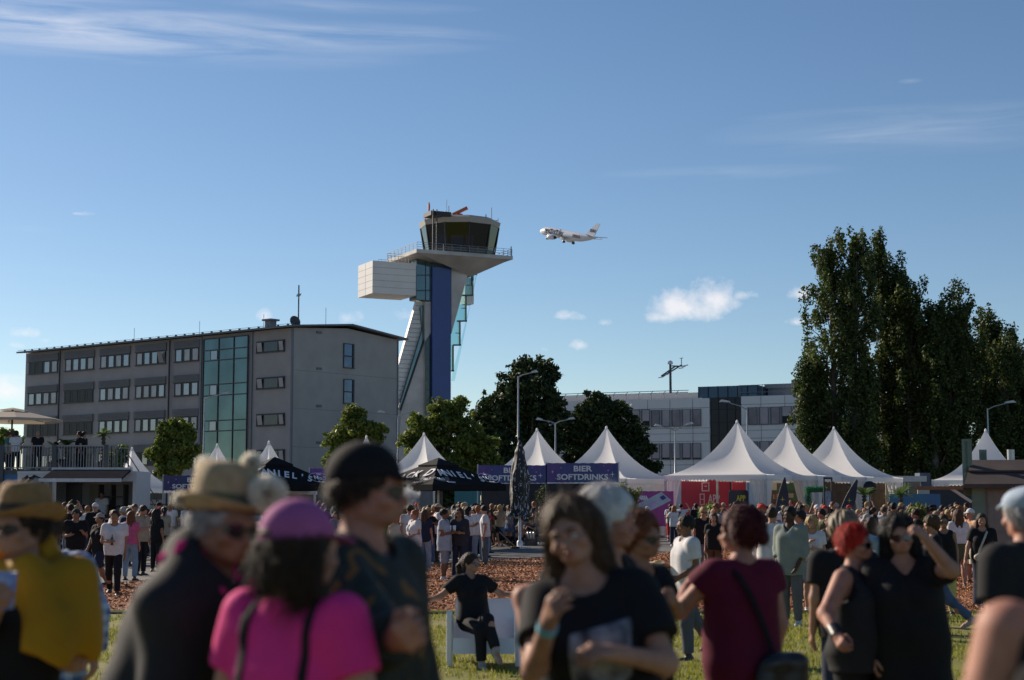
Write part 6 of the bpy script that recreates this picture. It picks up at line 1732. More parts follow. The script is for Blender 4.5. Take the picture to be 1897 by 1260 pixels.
        if fuzz:      # loose strands lying on the mass of hair
            ql = (V-c0)@R; ok_ = np.nonzero((ql[:,1] > -.035) | ((ql[:,2] > .165) & (ql[:,1] > -.07)))[0]; i = ok_[r.integers(0, len(ok_), fuzz)]; p = V[i]; n = p-(c0+R@np.array((0,.01,.09))); n[:,2] *= .6; n /= np.linalg.norm(n, axis=1)[:,None]
            dn = -up_*np.ones((fuzz,1)); dn = dn+R[:,1]*.35; t = dn-n*(n*dn).sum(1)[:,None]+r.normal(size=(fuzz,3))*.28; t /= np.linalg.norm(t, axis=1)[:,None]
            L = (flen*(.4+r.random(fuzz)))[:,None]; w = np.cross(n, t)*.0011; P_ = [p-t*L*.2+n*.001, p+t*L*.4+n*(.003+.004*r.random((fuzz,1))), p+t*L+n*(.010*r.random((fuzz,1)))]
            VV = np.stack([P_[0]-w, P_[0]+w, P_[1]-w, P_[1]+w, P_[2]-w*.3, P_[2]+w*.3], 1).reshape(-1,3); b0 = np.arange(fuzz)[:,None]*6+len(V)
            Q = np.concatenate([Q, b0+np.array([[0,1,3,2]]), b0+np.array([[2,3,5,4]])]); V = np.concatenate([V, VV])
        return V*s.k, Q
    def headwear(s, h, kind):
        F = Field(); hp, R = s.hp, s.R; F.group(.006); clips = []; up = R @ np.array((0,0,1.))
        if kind == 'cap':
            F.ell(hp((0,.008,.118)), np.array((.090,.110,.102)), R, .01); clips = [(hp((0,0,.112)), -nv(R @ np.array((0,.12,1.))))]
            V, Q = grow(F, h, clips)
            G = Field(); G.group(.004); G.ell(hp((0,-.108,.118)), np.array((.070,.070,.0075)), R @ rx(.22), .004); V2, Q2 = grow(G, min(h, .009))
            return np.concatenate([V, V2])*s.k, np.concatenate([Q, Q2+len(V)])
        if kind == 'flatcap':
            F.ell(hp((0,.012,.150)), np.array((.098,.122,.062)), R @ rx(.10), .02); F.ell(hp((0,-.085,.125)), np.array((.080,.060,.016)), R @ rx(.25), .02); F.ell(hp((0,.01,.125)), np.array((.088,.106,.05)), R, .02)
            V, Q = grow(F, h, [(hp((0,0,.105)), -up)], folds(.003, 3)); return V*s.k, Q
        if kind == 'beanie':
            F.ell(hp((0,.012,.125)), np.array((.092,.112,.105)), R, .01); V, Q = grow(F, h, [(hp((0,0,.118)), -nv(R @ np.array((0,.2,1.))))]); return V*s.k, Q
def straw_hat(f, par, m_s, m_band, brim=.155, curl=.05, crown=.115, name='hat', tilt=0., lift=.0, dent=.02):
    b = MB(); n = 40; prof = [(brim,.0),(brim*.985,-.006),(.098,-.004),(.097,0.)]
    vs = []; rows = []
    def ring_(r, z, side=0., pinch=0., front=0.):
        out = []
        for j in range(n):
            a = 2*pi*j/n; x, y = r*cos(a), r*1.16*sin(a); zz = z
            if side: zz += side*abs(cos(a))**3-side*.35*abs(sin(a))**4
            if pinch: 
                zz -= pinch*math.exp(-(x/.028)**2)*(1 if y < .05 else .6)
                if y < 0: x *= 1-.22*max(0,-sin(a))
            out.append((x, y, zz))
        return out
    rr = [ring_(.094,-.012), ring_(brim*.80,-.008,curl*.35), ring_(brim,.004,curl), ring_(brim*1.005,.010,curl), ring_(brim*.80,.000,curl*.35), ring_(.0975,.002), ring_(.0955,.03), ring_(.092,.07), ring_(.084,crown-.012), ring_(.070,crown+.004,0,dent*.6), ring_(.040,crown+.006,0,dent), ring_(.004,crown+.004,0,dent)]
    for r in rr: vs += r
    b.add(vs, [(i*n+j,i*n+(j+1)%n,(i+1)*n+(j+1)%n,(i+1)*n+j) for i in range(len(rr)-1) for j in range(n)], 0, True)
    o = b.build(name, [m_s], par); o.matrix_parent_inverse = Matrix.Identity(4)
    o.matrix_local = f.headm() @ Matrix.Translation((0,.008,.128+lift)) @ Matrix.Rotation(tilt, 4, 'X')
    b = MB(); vs = []
    for r, z in ((.0985,.004),(.0975,.034)): vs += ring_(r, z)
    b.add(vs, [(j,(j+1)%n,n+(j+1)%n,n+j) for j in range(n)], 0, True); b.build('hat_band', [m_band], o)
    return o
def sunglasses(f, par, mat, sc=1., name='sunglasses', clear=False):
    b = MB(); e = []
    for sd in (-1, 1):
        vs = []; n = 18; cx, cz, y = .033*sd, .076, -.108
        for k, (rx_, rz2, dy) in enumerate(((.0285,.0225,0),(.026,.020,-.004))):
            for j in range(n): a = 2*pi*j/n; x = cx+rx_*sc*cos(a)*(1+.12*sin(a)*sd*0); vs.append((x, y+dy+abs(x)**2*7, cz+rz2*sc*sin(a)))
        fs = [(j,(j+1)%n,n+(j+1)%n,n+j) for j in range(n)]
        if not clear: fs.append(tuple(range(n,2*n)))
        b.add(vs, fs, 0, False); b.bar((cx+sd*.026*sc,-.100,.084), (.078*sd,.0,.078), .004)
    b.bar((-.010,-.112,.082),(.010,-.112,.082), .005)
    o = b.build(name, [mat], par); o.matrix_local = f.headm(); return o
def face_bits(f, par, iris, brow, lip):
    for sd in (-1, 1):
        b = MB(); b.ball((.0305*sd,-.0905,.0755), .0122, 14, 10, 0); b.ball((.0305*sd,-.0992,.0755), (.0056,.0042,.0056), 10, 6, 1)
        o = b.build('eye', [M('eye_white', (.62,.58,.55), .25), iris], par); o.matrix_local = f.headm()
        b = MB(); b.tube([(.012*sd,-.1085,.0945),(.030*sd,-.1095,.1005),(.050*sd,-.094,.0955)], [.0035,.0042,.002], 6); b.tube([(.015*sd,-.1035,.0785),(.031*sd,-.1045,.0868),(.047*sd,-.092,.079)], [.0016,.0026,.0018], 5)
        o = b.build('eyebrow', [brow], par); o.matrix_local = f.headm()
    b = MB(); b.tube([(-.023,-.1015,.0205),(-.008,-.1125,.0255),(0,-.1125,.024),(.008,-.1125,.0255),(.023,-.1015,.0205)], [.002,.0045,.004,.0045,.002], 6); b.tube([(-.021,-.1015,.0185),(0,-.1105,.0135),(.021,-.1015,.0185)], [.002,.0058,.002], 6)
    o = b.build('lips', [lip], par); o.matrix_local = f.headm()

def cloth(name, c, rough=.85, var=.12, scale=9., hue2=None): return M('cloth_'+name, c, rough, var=var, scale=scale, bump=.12, bscale=220., spec=.2, hue2=hue2, sheen=.0)
SKIN = {k: M('skin_'+k, c, .60, var=.16, scale=16., spec=.28, bump=.10, bscale=180.) for k, c in (('light',(.37,.20,.138)),('pink',(.39,.185,.13)),('tan',(.28,.145,.09)),('brown',(.17,.085,.05)),('dark',(.065,.034,.022)))}
HAIR = {k: M('hair_'+k, c, .58, var=.12 if c[0] > .25 and c[2] > .2 else .45, scale=45., spec=.25, bump=.5, bscale=120.) for k, c in (('black',(.010,.009,.009)),('darkbrown',(.030,.018,.011)),('brown',(.065,.036,.018)),('auburn',(.14,.045,.018)),('blond',(.34,.23,.10)),('grey',(.30,.30,.30)),('white',(.62,.61,.59)),('red',(.45,.022,.012)),('wine',(.070,.008,.010)),('ginger',(.25,.09,.03)))}
SHOE_W, SHOE_K = M('shoe_white', (.55,.55,.55), .5), M('shoe_black', (.02,.02,.02), .5)
def put(name, VQ, mat, par): 
    return link_mesh(name, np_mesh(name, VQ[0], VQ[1], [mat], smooth=True), par)
def place(px, Y, py=None, H=1.75): 
    x = P(px, py or 940, Y).x; return (x, Y, gz(x, Y))
# ================================================================== the people close to the camera
def figure(label, px, Y, rzd, h=.008, detail=2, skin='light', hair=None, top=None, legs=None, shoes=None, py=940, group=None, z=None, xo=0., **kw):
    x, y, zz = place(px, Y, py); x += xo
    if z is not None: zz = z
    r = radians(rzd); t = thing('person', label, 'person', (x, y, zz), r, group)
    f = Fig(root=(x, y, zz, r), **kw)
    put('body', f.body(h, detail), SKIN[skin], t)
    if top:
        tp = dict(top); m = tp.pop('mat'); nm = tp.pop('name', 'shirt'); f.top_o = put(nm, f.shirt(max(h, .009), **tp), m, t)
    if legs:
        lp = dict(legs); m = lp.pop('mat'); kind = lp.pop('kind', 'trousers')
        put(kind if kind != 'shorts' else 'shorts', (f.skirt if kind == 'skirt' else f.trousers)(max(h, .013), **lp), m, t)
    if shoes:
        for sd in (1, -1): put('shoe', f.shoe(sd, max(h, .010)), shoes, t)
    if hair:
        hp_ = dict(hair); m = hp_.pop('mat')
        if detail == 2: hp_.setdefault('fuzz', 2600); hp_.setdefault('flen', .09 if hp_.get('style') in ('long','bob') else .035)
        put('hair', f.hair(max(h*.9, .007), **hp_), m, t)
    t['_'] = 0; del t['_']
    return t, f
W = lambda px, py, Y: P(px, py, Y)
G_ = dict
blackT = cloth('black_tee', (.012,.012,.014)); black_jeans = cloth('black_jeans', (.014,.014,.017)); jeans = cloth('blue_jeans', (.06,.09,.17), hue2=(.09,.13,.22)); dark_jeans = cloth('dark_jeans', (.025,.032,.06))
shade = M('dark_lens', (.008,.008,.010), .12, spec=.7)
straw = M('straw', (.42,.31,.17), .8, var=.18, scale=30., bump=.5, bscale=260.); straw_d = M('brown_straw', (.34,.19,.07), .8, var=.2, scale=30., bump=.5, bscale=260.)

def plaid():
    m, nt, b = new_mat('blue_plaid'); N, L = nt.nodes, nt.links; tc = N.new('ShaderNodeTexCoord'); out = None
    for d, s in (('X',9.),('Z',9.)):
        wv = N.new('ShaderNodeTexWave'); wv.bands_direction = d; wv.inputs['Scale'].default_value = s*.55; wv.inputs['Distortion'].default_value = .6; L.new(tc.outputs['Object'], wv.inputs['Vector'])
        cr = N.new('ShaderNodeValToRGB'); cr.color_ramp.elements[0].position = .45; cr.color_ramp.elements[1].position = .6; L.new(wv.outputs[1], cr.inputs[0])
        if out is None: out = cr.outputs[0]
        else:
            a = N.new('ShaderNodeMix'); a.data_type = 'RGBA'; a.inputs[0].default_value = .5; L.new(out, a.inputs[6]); L.new(cr.outputs[0], a.inputs[7]); out = a.outputs[2]
    c = N.new('ShaderNodeValToRGB'); c.color_ramp.elements[0].color = (.06,.12,.30,1); c.color_ramp.elements[1].color = (.42,.52,.66,1); L.new(out, c.inputs[0]); L.new(c.outputs[0], b.inputs['Base Color']); b.inputs['Roughness'].default_value = .85; return m
pl_m = plaid()
# --- man in yellow jacket, left edge
t, f = figure('man in a brown straw hat with a yellow jacket slung over his shoulders', 20, 5.9, -8, skin='light', H=1.745, fat=.0, lean=(0,.085),
    armR=('w', W(-34,1200,5.8), W(2,1100,5.55)), curlR=.75, palmR=(.5,.0,.9), armL=((.10,.05,-1),(-.9,-.35,.15)), curlL=.45, head=(-.35,.05,-.08), shrug=.02,
    top=G_(mat=blackT, o=.014, hem=-.14, sleeve=.6), legs=G_(mat=black_jeans), shoes=SHOE_K, hair=G_(mat=HAIR['darkbrown'], style='crop', under=True))
straw_hat(f, t, straw_d, M('dark_band', (.03,.02,.012), .7), brim=.142, curl=.040, crown=.118, tilt=radians(-6))
sunglasses(f, t, shade)
# yellow jacket bundled over the shoulders
yel = cloth('mustard', (.42,.215,.012), .75, .15, 3.)
sh, el = f.arm[1][0], f.arm[1][1]; sr, er = f.arm[-1][0], f.arm[-1][1]
op = ('c', f.up((.030,-.165,.60)), f.up((-.005,-.19,.05)), .062, .115, .012, None, True)
F = Field(); F.group(.05)
F.cone(f.up((-.13,.03,.49)), f.up((.13,.03,.49)), .105, .105, .05); F.cone(sh, sh+(el-sh)*.75, .100, .108, .06); F.cone(f.up((.02,.07,.42)), f.up((.08,.08,.20)), .13, .16, .06)
F.cone(f.up((.12,-.06,.46)), f.up((.15,-.10,.26)), .085, .10, .05); F.cone(sh+(el-sh)*.5, f.up((.13,-.12,.26)), .09, .085, .08); F.cone(sr, sr+(er-sr)*.45, .095, .09, .06)
for q0, q1 in (((-.085,-.02,.54),(0,.075,.60)),((0,.075,.60),(.085,-.02,.55)),((.085,-.02,.55),(.075,-.11,.42)),((-.085,-.02,.54),(-.095,-.11,.40))): F.cone(f.up(q0), f.up(q1), .046, .046, .03)
V, Q = grow(F, .009, [(f.up((.16,0,.235)), nv((-.10,0,-1.)))], folds(.022, 5, 1.1), [op, ('c', f.nb+np.array((0,-.02,.02)), f.hd0+np.array((0,-.05,.06)), .066, .11, .01, None, True)])
G2 = Field(); G2.group(.04); G2.cone(f.up((-.115,-.10,.42)), f.up((-.135,-.15,.10)), .062, .066, .04); G2.cone(f.up((-.135,-.15,.10)), f.up((-.14,-.14,-.12)), .066, .060, .04)
V2, Q2 = grow(G2, .009, (), folds(.010, 6, 1.2)); put('jacket', (np.concatenate([V, V2])*f.k, np.concatenate([Q, Q2+len(V)])), yel, t)
hand = f.arm[-1]; hw = Vector((t.location.x, t.location.y, t.location.z))+Matrix.Rotation(t.rotation_euler.z, 3, 'Z') @ Vector((hand[2]+hand[3]*.06+hand[4]*.045)*f.k)
cup((hw.x, hw.y, hw.z-.06), 'white and blue cup held by the man in the yellow jacket', .13, M('milk', (.6,.58,.52), .4), .8, M('paper_cup', (.55,.58,.64), .5, var=.3, scale=14., hue2=(.05,.12,.5)))

# --- person in plaid just behind him
t, f = figure('person in an open blue plaid shirt half hidden behind the yellow jacket', 101, 9.0, -10, skin='light', H=1.66, head=(-.3,.5,0), lean=(.08,0),
    armL=((.42,-.02,-1),(.10,-.16,-1)), armR=((-.2,0,-1),(0,-.3,-1)), top=G_(mat=pl_m, o=.030, hem=-.24, sleeve=1.93, fold=.007, name='plaid_shirt', loose=.02), legs=G_(mat=black_jeans), shoes=SHOE_K, hair=G_(mat=HAIR['brown'], style='backbun'))
b = MB(); b.tube([tuple((f.arm[1][2]-f.arm[1][3]*.03)*f.k), tuple((f.arm[1][2]-f.arm[1][3]*.012)*f.k)], .036, 14); b.build('wristband', [M('black_rubber')], t)

# --- straw hat man with pompoms, leaning right
t, f = figure('man in a pale straw hat with fluffy pompoms leaning over in a dark jacket', 290, 4.8, 62, skin='tan', H=1.82, fat=.20, lean=(.40,.0), head=(-.25,-.32,.0), shrug=-.02, twist=.25,
    armL=((.10,-.25,-1),(.0,-.25,-1)), armR=((-.14,-.05,-1),(.02,-.12,-1)), curlL=.5, curlR=.5,
    legs=G_(mat=black_jeans), shoes=SHOE_K, hair=G_(mat=HAIR['grey'], style='crop', under=True))
F = Field(); f.torso(F, .040); F.group(.05)
for sd in (-1, 1):
    F.cone(f.up((.07*sd,0,.3)), f.up((.085*sd,.01,-.16)), .150, .165, .05); F.cone(f.up((.02*sd,.055,.585)), f.arm[sd][0]+np.array((0,0,.01)), .080, .095, .07)
F.cone(f.up((0,.06,.56)), f.up((0,.09,.30)), .105, .13, .06)
f.arms(F, .030, 1.9, kg=.05)
V, Q = grow(F, .010, [(f.up((0,0,-.16)), -f.T[:,2])], folds(.011, 31), [('c', f.nb+f.T@np.array((0,-.05,.03)), f.hd0+f.R@np.array((0,-.06,.05)), .062, .10, .01, None, True)])
put('jacket', (V*f.k, Q), cloth('charcoal_jacket', (.022,.022,.025), .8), t)
ho = straw_hat(f, t, straw, M('hat_band_dark', (.02,.022,.035), .6, var=.5, scale=14., hue2=(.22,.20,.02)), brim=.126, curl=.022, crown=.125, tilt=radians(-4), lift=.01)
sunglasses(f, t, shade)
fluff = M_translucent('fluff', (.90,.87,.78), .5, .9, .05)
def pompom(par, c, r, seed):
    rg = np.random.default_rng(seed); n = 2600; d = rg.normal(size=(n,3)); d /= np.linalg.norm(d, axis=1)[:,None]; L = r*(.75+.35*rg.random(n))
    s = np.cross(d, rg.normal(size=(n,3))); s /= np.linalg.norm(s, axis=1)[:,None]; s *= .0035; c = np.asarray(c)
    V = np.stack([c+d*r*.2-s*2, c+d*r*.2+s*2, c+d*L[:,None]+s*.4, c+d*L[:,None]-s*.4], 1).reshape(-1,3)
    return link_mesh('pompom', np_mesh('pompom', V, np.arange(4*n).reshape(-1,4), [fluff]), par)
pompom(ho, (.04,-.055,.130), .030, 1); pompom(ho, (-.01,.090,.118), .030, 2); pompom(ho, (.03,-.150,.040), .055, 3); pompom(ho, (-.10,.075,.012), .022, 4)
F = Field(); F.group(.03); q = [f.nb+f.T@np.array(v) for v in ((-.085,.05,.05),(.0,.095,.05),(.085,.05,.05),(.10,-.03,.02),(.085,-.10,-.06),(.075,-.13,-.18),(.06,-.15,-.28))]
for a, c in zip(q, q[1:]): F.cone(a, c, .042, .042, .02)
q2 = [f.nb+f.T@np.array(v) for v in ((-.085,.05,.05),(-.10,-.03,.02),(-.075,-.11,-.06),(-.06,-.14,-.2),(-.06,-.16,-.36))]
for a, c in zip(q2, q2[1:]): F.cone(a, c, .042, .040, .02)
V, Q = grow(F, .008, (), folds(.016, 9, 3.2)); put('boa', (V*f.k, Q), cloth('hot_pink', (.62,.035,.20), .9, .3, 40.), t)

# --- girl in pink from behind
t, f = figure('woman seen from behind in a pink top, black straps and pink cap', 552, 4.2, 150, skin='light', H=1.71, female=True, fat=.30, head=(-.35,.05,0), shrug=.035,
    armL=((.30,.02,-1),(.1,-.3,-1)), armR=((-.30,.02,-1),(-.1,-.3,-1)),
    top=G_(mat=cloth('bright_pink', (.70,.035,.22), .8, .08), o=.012, hem=-.08, sleeve=.55, neck=.070, fold=.006), legs=G_(mat=black_jeans), shoes=SHOE_K, hair=G_(mat=HAIR['darkbrown'], style='bob', vol=-.004, under=True, length=.06))
put('cap', f.headwear(.007, 'cap'), cloth('mauve_cap', (.36,.10,.26), .8, .1), t)
for x0, x1 in ((-.118,-.092),(.088,.124)):
    F = Field(); f.torso(F, .020); F.group(.03)
    for sd in (-1, 1): F.cone(f.up((.066*sd,-.011,.33)), f.up((.069*sd,0,-.08)), .131, .140, .05)
    V, Q = grow(F, .008, [(f.up((x1,0,0)), f.T[:,0]), (f.up((x0,0,0)), -f.T[:,0]), (f.up((0,0,.15)), -f.T[:,2])], None, [('c', f.nb, f.hd0, .085, .12, .006, None, True)]); put('strap', (V*f.k, Q), blackT, t)
F = Field(); f.torso(F, .026); V, Q = grow(F, .010, [(f.up((0,0,.235)), (0,0,1)), (f.up((0,0,-.02)), (0,0,-1))], folds(.004, 4)); put('dungaree_bib', (V*f.k, Q), blackT, t)
F = Field(); F.group(.004); F.ell(f.hp((0,.108,.122)), (.034,.012,.017), f.R, .004); V, Q = grow(F, .005); put('cap_opening', (V*f.k, Q), HAIR['darkbrown'], t)
b = MB(); b.ball(tuple(f.hp((.083,.005,.02))*f.k), .013, 10, 8); b.build('earring', [M('yellow_earring', (.55,.42,.06), .3)], t)

# --- man in black cap, profile to the right
def camo():
    m, nt, b = new_mat('patterned_jacket'); N, L = nt.nodes, nt.links; tc = N.new('ShaderNodeTexCoord'); nz = N.new('ShaderNodeTexNoise'); nz.inputs['Scale'].default_value = 9; nz.inputs['Detail'].default_value = 1; nz.inputs['Distortion'].default_value = 1.4; L.new(tc.outputs['Object'], nz.inputs['Vector'])
    cr = N.new('ShaderNodeValToRGB'); cr.color_ramp.interpolation = 'CONSTANT'; e = cr.color_ramp.elements; e[0].color = (.008,.012,.009,1); e[1].position = .52; e[1].color = (.016,.030,.016,1)
    for p, c in ((.60,(.012,.012,.012)),(.66,(.17,.075,.012))): k = e.new(p); k.color = (*c, 1)
    L.new(nz.outputs[0], cr.inputs[0]); L.new(cr.outputs[0], b.inputs['Base Color']); b.inputs['Roughness'].default_value = .75; return m
t, f = figure('tall man in a black baseball cap and dark patterned jacket in profile', 676, 4.75, 66, skin='pink', H=1.885, head=(.22,.02,0),
    armR=('w', W(708,1190,4.4), W(737,1183,4.15)), curlR=.85, palmR=(.9,.2,.2), armL=((.10,-.1,-1),(-.25,-.5,-.8)), curlL=.8,
    top=G_(mat=camo(), o=.024, hem=-.14, sleeve=1.85, fold=.008, name='jacket', neck=.078, loose=.012), legs=G_(mat=black_jeans), shoes=SHOE_K, hair=G_(mat=HAIR['darkbrown'], style='crop', under=True))
put('cap', f.headwear(.007, 'cap'), cloth('black_cap', (.010,.010,.012), .85), t)
sunglasses(f, t, shade)
put('collar', (lambda V, Q: (V*f.k, Q))(*grow(Field().group(.01).cone(f.nb-(f.hd0-f.nb)*.25, f.nb+(f.hd0-f.nb)*.30, .088, .074), .008, [(f.nb+(f.hd0-f.nb)*.30, nv(f.hd0-f.nb))], None, [('c', f.nb+np.array((0,-.02,-.0)), f.hd0+np.array((0,-.03,.02)), .060, .075, .005, None, True)])), cloth('grey_collar', (.07,.06,.075)), t)
b = MB(); wr = f.arm[-1][2]-f.arm[-1][3]*.03

# --- brown haired girl with her head tilted
printT = M('tee_print', (.32,.33,.38), .8, var=.9, scale=16., hue2=(.02,.02,.03))
t, f = figure('young woman with long brown hair and tilted head in a black printed tee', 1124, 5.4, -14, skin='light', H=1.735, female=True, fat=.22, lean=(.05,-.14), head=(-.12,-.02,-.20),
    armR=('w', W(985,1320,5.1), W(1024,1128,5.0)), curlR=.42, palmR=(.7,.6,.2), armL=('w', W(1228,1215,5.25), W(1075,1200,5.0)), curlL=.55, palmL=(-.1,.6,-.8),
    top=G_(mat=blackT, o=.016, hem=-.10, sleeve=.66, neck=.088, fold=.011, loose=.02), legs=G_(mat=dark_jeans), shoes=SHOE_K, hair=G_(mat=HAIR['brown'], style='long', vol=.006))
face_bits(f, t, M('brown_iris', (.03,.018,.01), .2), HAIR['darkbrown'], M('lip', (.38,.12,.11), .35))
b = MB(); a = f.arm[-1]; b.tube([tuple((a[2]-a[3]*.045)*f.k), tuple((a[2]-a[3]*.012)*f.k)], .034, 16); b.build('wristband', [M('pale_blue_band', (.16,.42,.55), .6)], t)
F = Field(); f.torso(F, .0365); F.group(.04)
for sd in (-1, 1): F.cone(f.up((.060*1.1*sd,-.009,.33)), f.up((.066*sd,0,-.1)), .129, .139, .05)
V, Q = grow(F, .009, [(f.up((0,-.085,0)), (0,1,0)), (f.up((.11,0,0)), (1,0,0)), (f.up((-.09,0,0)), (-1,0,0)), (f.up((0,0,.36)), nv((-.35,0,1))), (f.up((0,0,.10)), (0,0,-1))], folds(.007, 1))
put('shirt_print', (V*f.k, Q), printT, t)
# loose locks
rg = random.Random(3); b = MB()
for i in range(46):
    sd = -1 if i % 3 else 1; a0 = f.hp((sd*(.05+.035*rg.random()), .02+.07*rg.random()-.03*(i%2), .12+.06*rg.random())); dn = f.T @ np.array((0,0,-1.)); L = .30+.16*rg.random(); sw = f.R @ np.array((sd*(.035+.02*rg.random()), -.01+.02*rg.random(), 0))
    pts = [a0, a0+dn*L*.3+sw*.6, a0+dn*L*.65+sw*.9+np.array((rg.uniform(-.01,.01),0,0)), a0+dn*L+sw*.8+np.array((rg.uniform(-.02,.02),rg.uniform(-.02,.02),0))]
    b.tube([tuple(p*f.k) for p in pts], [.010,.009,.006,.001], 5)
b.build('locks', [HAIR['brown']], t)

# --- white haired man behind her
t, f = figure('white haired man turned right behind the long haired young woman', 1124, 6.4, 72, skin='pink', H=1.755, fat=.2, head=(.05,.0,0),
    armR=('w', W(940,1118,6.25), W(982,1228,6.1)), curlR=.5, top=G_(mat=cloth('dark_brown_tee', (.022,.018,.015)), o=.016, hem=-.1, sleeve=.72, loose=.015), legs=G_(mat=black_jeans), shoes=SHOE_K, hair=G_(mat=HAIR['white'], style='crop', vol=.014))
# --- auburn woman with sunglasses
t, f = figure('auburn haired woman in sunglasses and black top raising a fist', 1184, 7.7, 46, skin='tan', H=1.65, female=True, fat=.2, head=(.1,.02,0),
    armL=('w', W(1268,1168,7.45), W(1245,1108,7.3)), curlL=.95, palmL=(-.6,.6,0), armR=((-.25,.1,-1),(.1,-.8,-.5)),
    top=G_(mat=blackT, o=.016, hem=-.14, sleeve=.5, vneck=.04), legs=G_(mat=black_jeans), shoes=SHOE_K, hair=G_(mat=HAIR['auburn'], style='short', vol=.010))
sunglasses(f, t, shade)
# --- wine haired woman from behind
wine = cloth('burgundy', (.10,.008,.028), .85, .1)
t, f = figure('wine red haired woman from behind in a burgundy dress with glasses', 1372, 8.0, 205, skin='pink', H=1.67, female=True, fat=.42, head=(.65,-.05,0),
    armR=((-.22,.03,-1),(.05,-.25,-1)), armL=('w', W(1262,1128,8.0), W(1275,1075,8.3)), curlL=.8,
    top=G_(mat=wine, o=.014, hem=-.50, sleeve=.34, neck=.088, name='dress', loose=.015, fold=.011), legs=G_(mat=wine, kind='skirt', hem=-.55, flare=.03), shoes=SHOE_K, hair=G_(mat=HAIR['wine'], style='backbun', vol=.010))
sunglasses(f, t, M('glasses_frame', (.02,.015,.015), .3), .92, name='glasses', clear=True)
bg_ = thing('shoulder_bag', 'black shoulder bag on the back of the woman in burgundy', 'bag', t.location, t.rotation_euler.z)
b = MB(); pts = [f.up(v)*f.k for v in ((.10,.135,.46),(.05,.165,.36),(-.02,.175,.2),(-.07,.19,.05))]; pts2 = [f.up(v)*f.k for v in ((.10,.135,.46),(.13,.04,.53),(.13,-.07,.48),(.05,-.20,.25),(-.12,-.20,.06),(-.215,.02,-.02))]
for pp in (pts, pts2):
    for a, c in zip(pp, pp[1:]): b.bar(Vector(a), Vector(c), .026, .008, up=(0,1,0))
b.build('strap', [blackT], bg_)
F = Field(); F.group(.03); F.ell(f.up((-.10,.215,-.06)), (.17,.055,.13), None, .03); F.ell(f.up((-.10,.225,.02)), (.14,.05,.05), None, .03); V, Q = grow(F, .010, (), folds(.010, 8)); put('pouch', (V*f.k, Q), M('black_leather', (.014,.014,.016), .4), bg_)
# --- red haired person with sleeveless top
t, f = figure('person with short bright red hair in a black sleeveless top', 1582, 9.2, 52, skin='pink', H=1.57, female=True, fat=.95, head=(.12,-.03,0),
    armR=('w', W(1526,1146,8.95), W(1560,1196,8.7)), curlR=.5, armL=((.3,-.1,-1),(.1,-.4,-1)),
    top=G_(mat=cloth('washed_black', (.022,.022,.025)), kind='tank', o=.014, hem=-.12, sleeve=0, vneck=.02, loose=.01), legs=G_(mat=black_jeans), shoes=SHOE_K, hair=G_(mat=HAIR['red'], style='crop', vol=.003))
sunglasses(f, t, shade)
b = MB(); a = f.arm[-1]; b.tube([tuple((a[2]-a[3]*.09)*f.k), tuple((a[2]-a[3]*.0)*f.k)], [.040,.036], 16); b.build('wristband', [M('black_leather')], t)
F = Field(); f.torso(F, .0285); V, Q = grow(F, .010, [(f.up((.045,0,0)), (1,0,0)), (f.up((-.035,0,0)), (-1,0,0)), (f.up((0,-.1,0)), (0,1,0)), (f.up((0,0,.34)), (0,0,1)), (f.up((0,0,.15)), (0,0,-1))]); put('shirt_print', (V*f.k, Q), M('pale_print', (.40,.40,.42), .8, var=.6, scale=25.), t)
# --- black haired woman, hand at her hair
t, f = figure('black haired woman in sunglasses lifting one hand to her hair', 1678, 9.1, -4, skin='light', H=1.625, female=True, fat=.62, lean=(0,-.06), head=(-.02,-.02,-.05),
    armL=('w', W(1768,1056,8.8), W(1690,968,8.75)), curlL=.55, palmL=(-.7,.5,-.2), armR=((-.22,.0,-1),(.1,-.25,-1)),
    top=G_(mat=blackT, o=.022, hem=-.30, sleeve=.6, vneck=.05, loose=.03, fold=.010), legs=G_(mat=black_jeans), shoes=SHOE_K, hair=G_(mat=HAIR['black'], style='bob', vol=.012))
sunglasses(f, t, shade, 1.12)
b = MB(); o = None
face_l = MB(); face_l.tube([(-.021,-.1035,.0195),(0,-.1125,.0185),(.021,-.1035,.0195)], [.002,.0062,.002], 6); o = face_l.build('lips', [M('lip')], t); o.matrix_local = f.headm()
# --- flat cap man at the right edge
t, f = figure('man in a pale blue flat cap and dark tee facing away at the edge', 1899, 7.4, -152, skin='pink', H=1.775, head=(-.1,.05,0), fat=.1,
    top=G_(mat=cloth('dark_grey_tee', (.020,.020,.022)), o=.020, hem=-.1, sleeve=.62, loose=.015), legs=G_(mat=black_jeans), shoes=SHOE_K, hair=G_(mat=HAIR['grey'], style='crop', under=True))
put('flat_cap', f.headwear(.007, 'flatcap'), cloth('pale_blue_cap', (.34,.42,.52), .8, .1), t)
# --- bare arm in the corner
t, f = figure('bare shouldered person cut off at the corner with a thin arm tattoo', 2045, 3.25, -12, skin='pink', H=1.79, fat=.5,
    armR=((-.30,-.02,-1),(.05,-.3,-1)), top=G_(mat=blackT, kind='tank', o=.012, hem=-.1, sleeve=0, neck=.11), legs=G_(mat=jeans), shoes=SHOE_W, hair=G_(mat=HAIR['brown'], style='short'))
b = MB(); a = f.arm[-1]; e = nv(a[1]-a[0]); fmr = (1+.4*f.fat)
for u, w_ in ((.52,.012),(.60,.004)): b.tube([tuple((a[0]+e*.285*u)*f.k), tuple((a[0]+e*(.285*u+w_))*f.k)], (.055-.013*u)*fmr*f.k+.0015, 24, caps=False)
b.build('tattoo', [M('tattoo_ink', (.16,.09,.08), .55)], t)
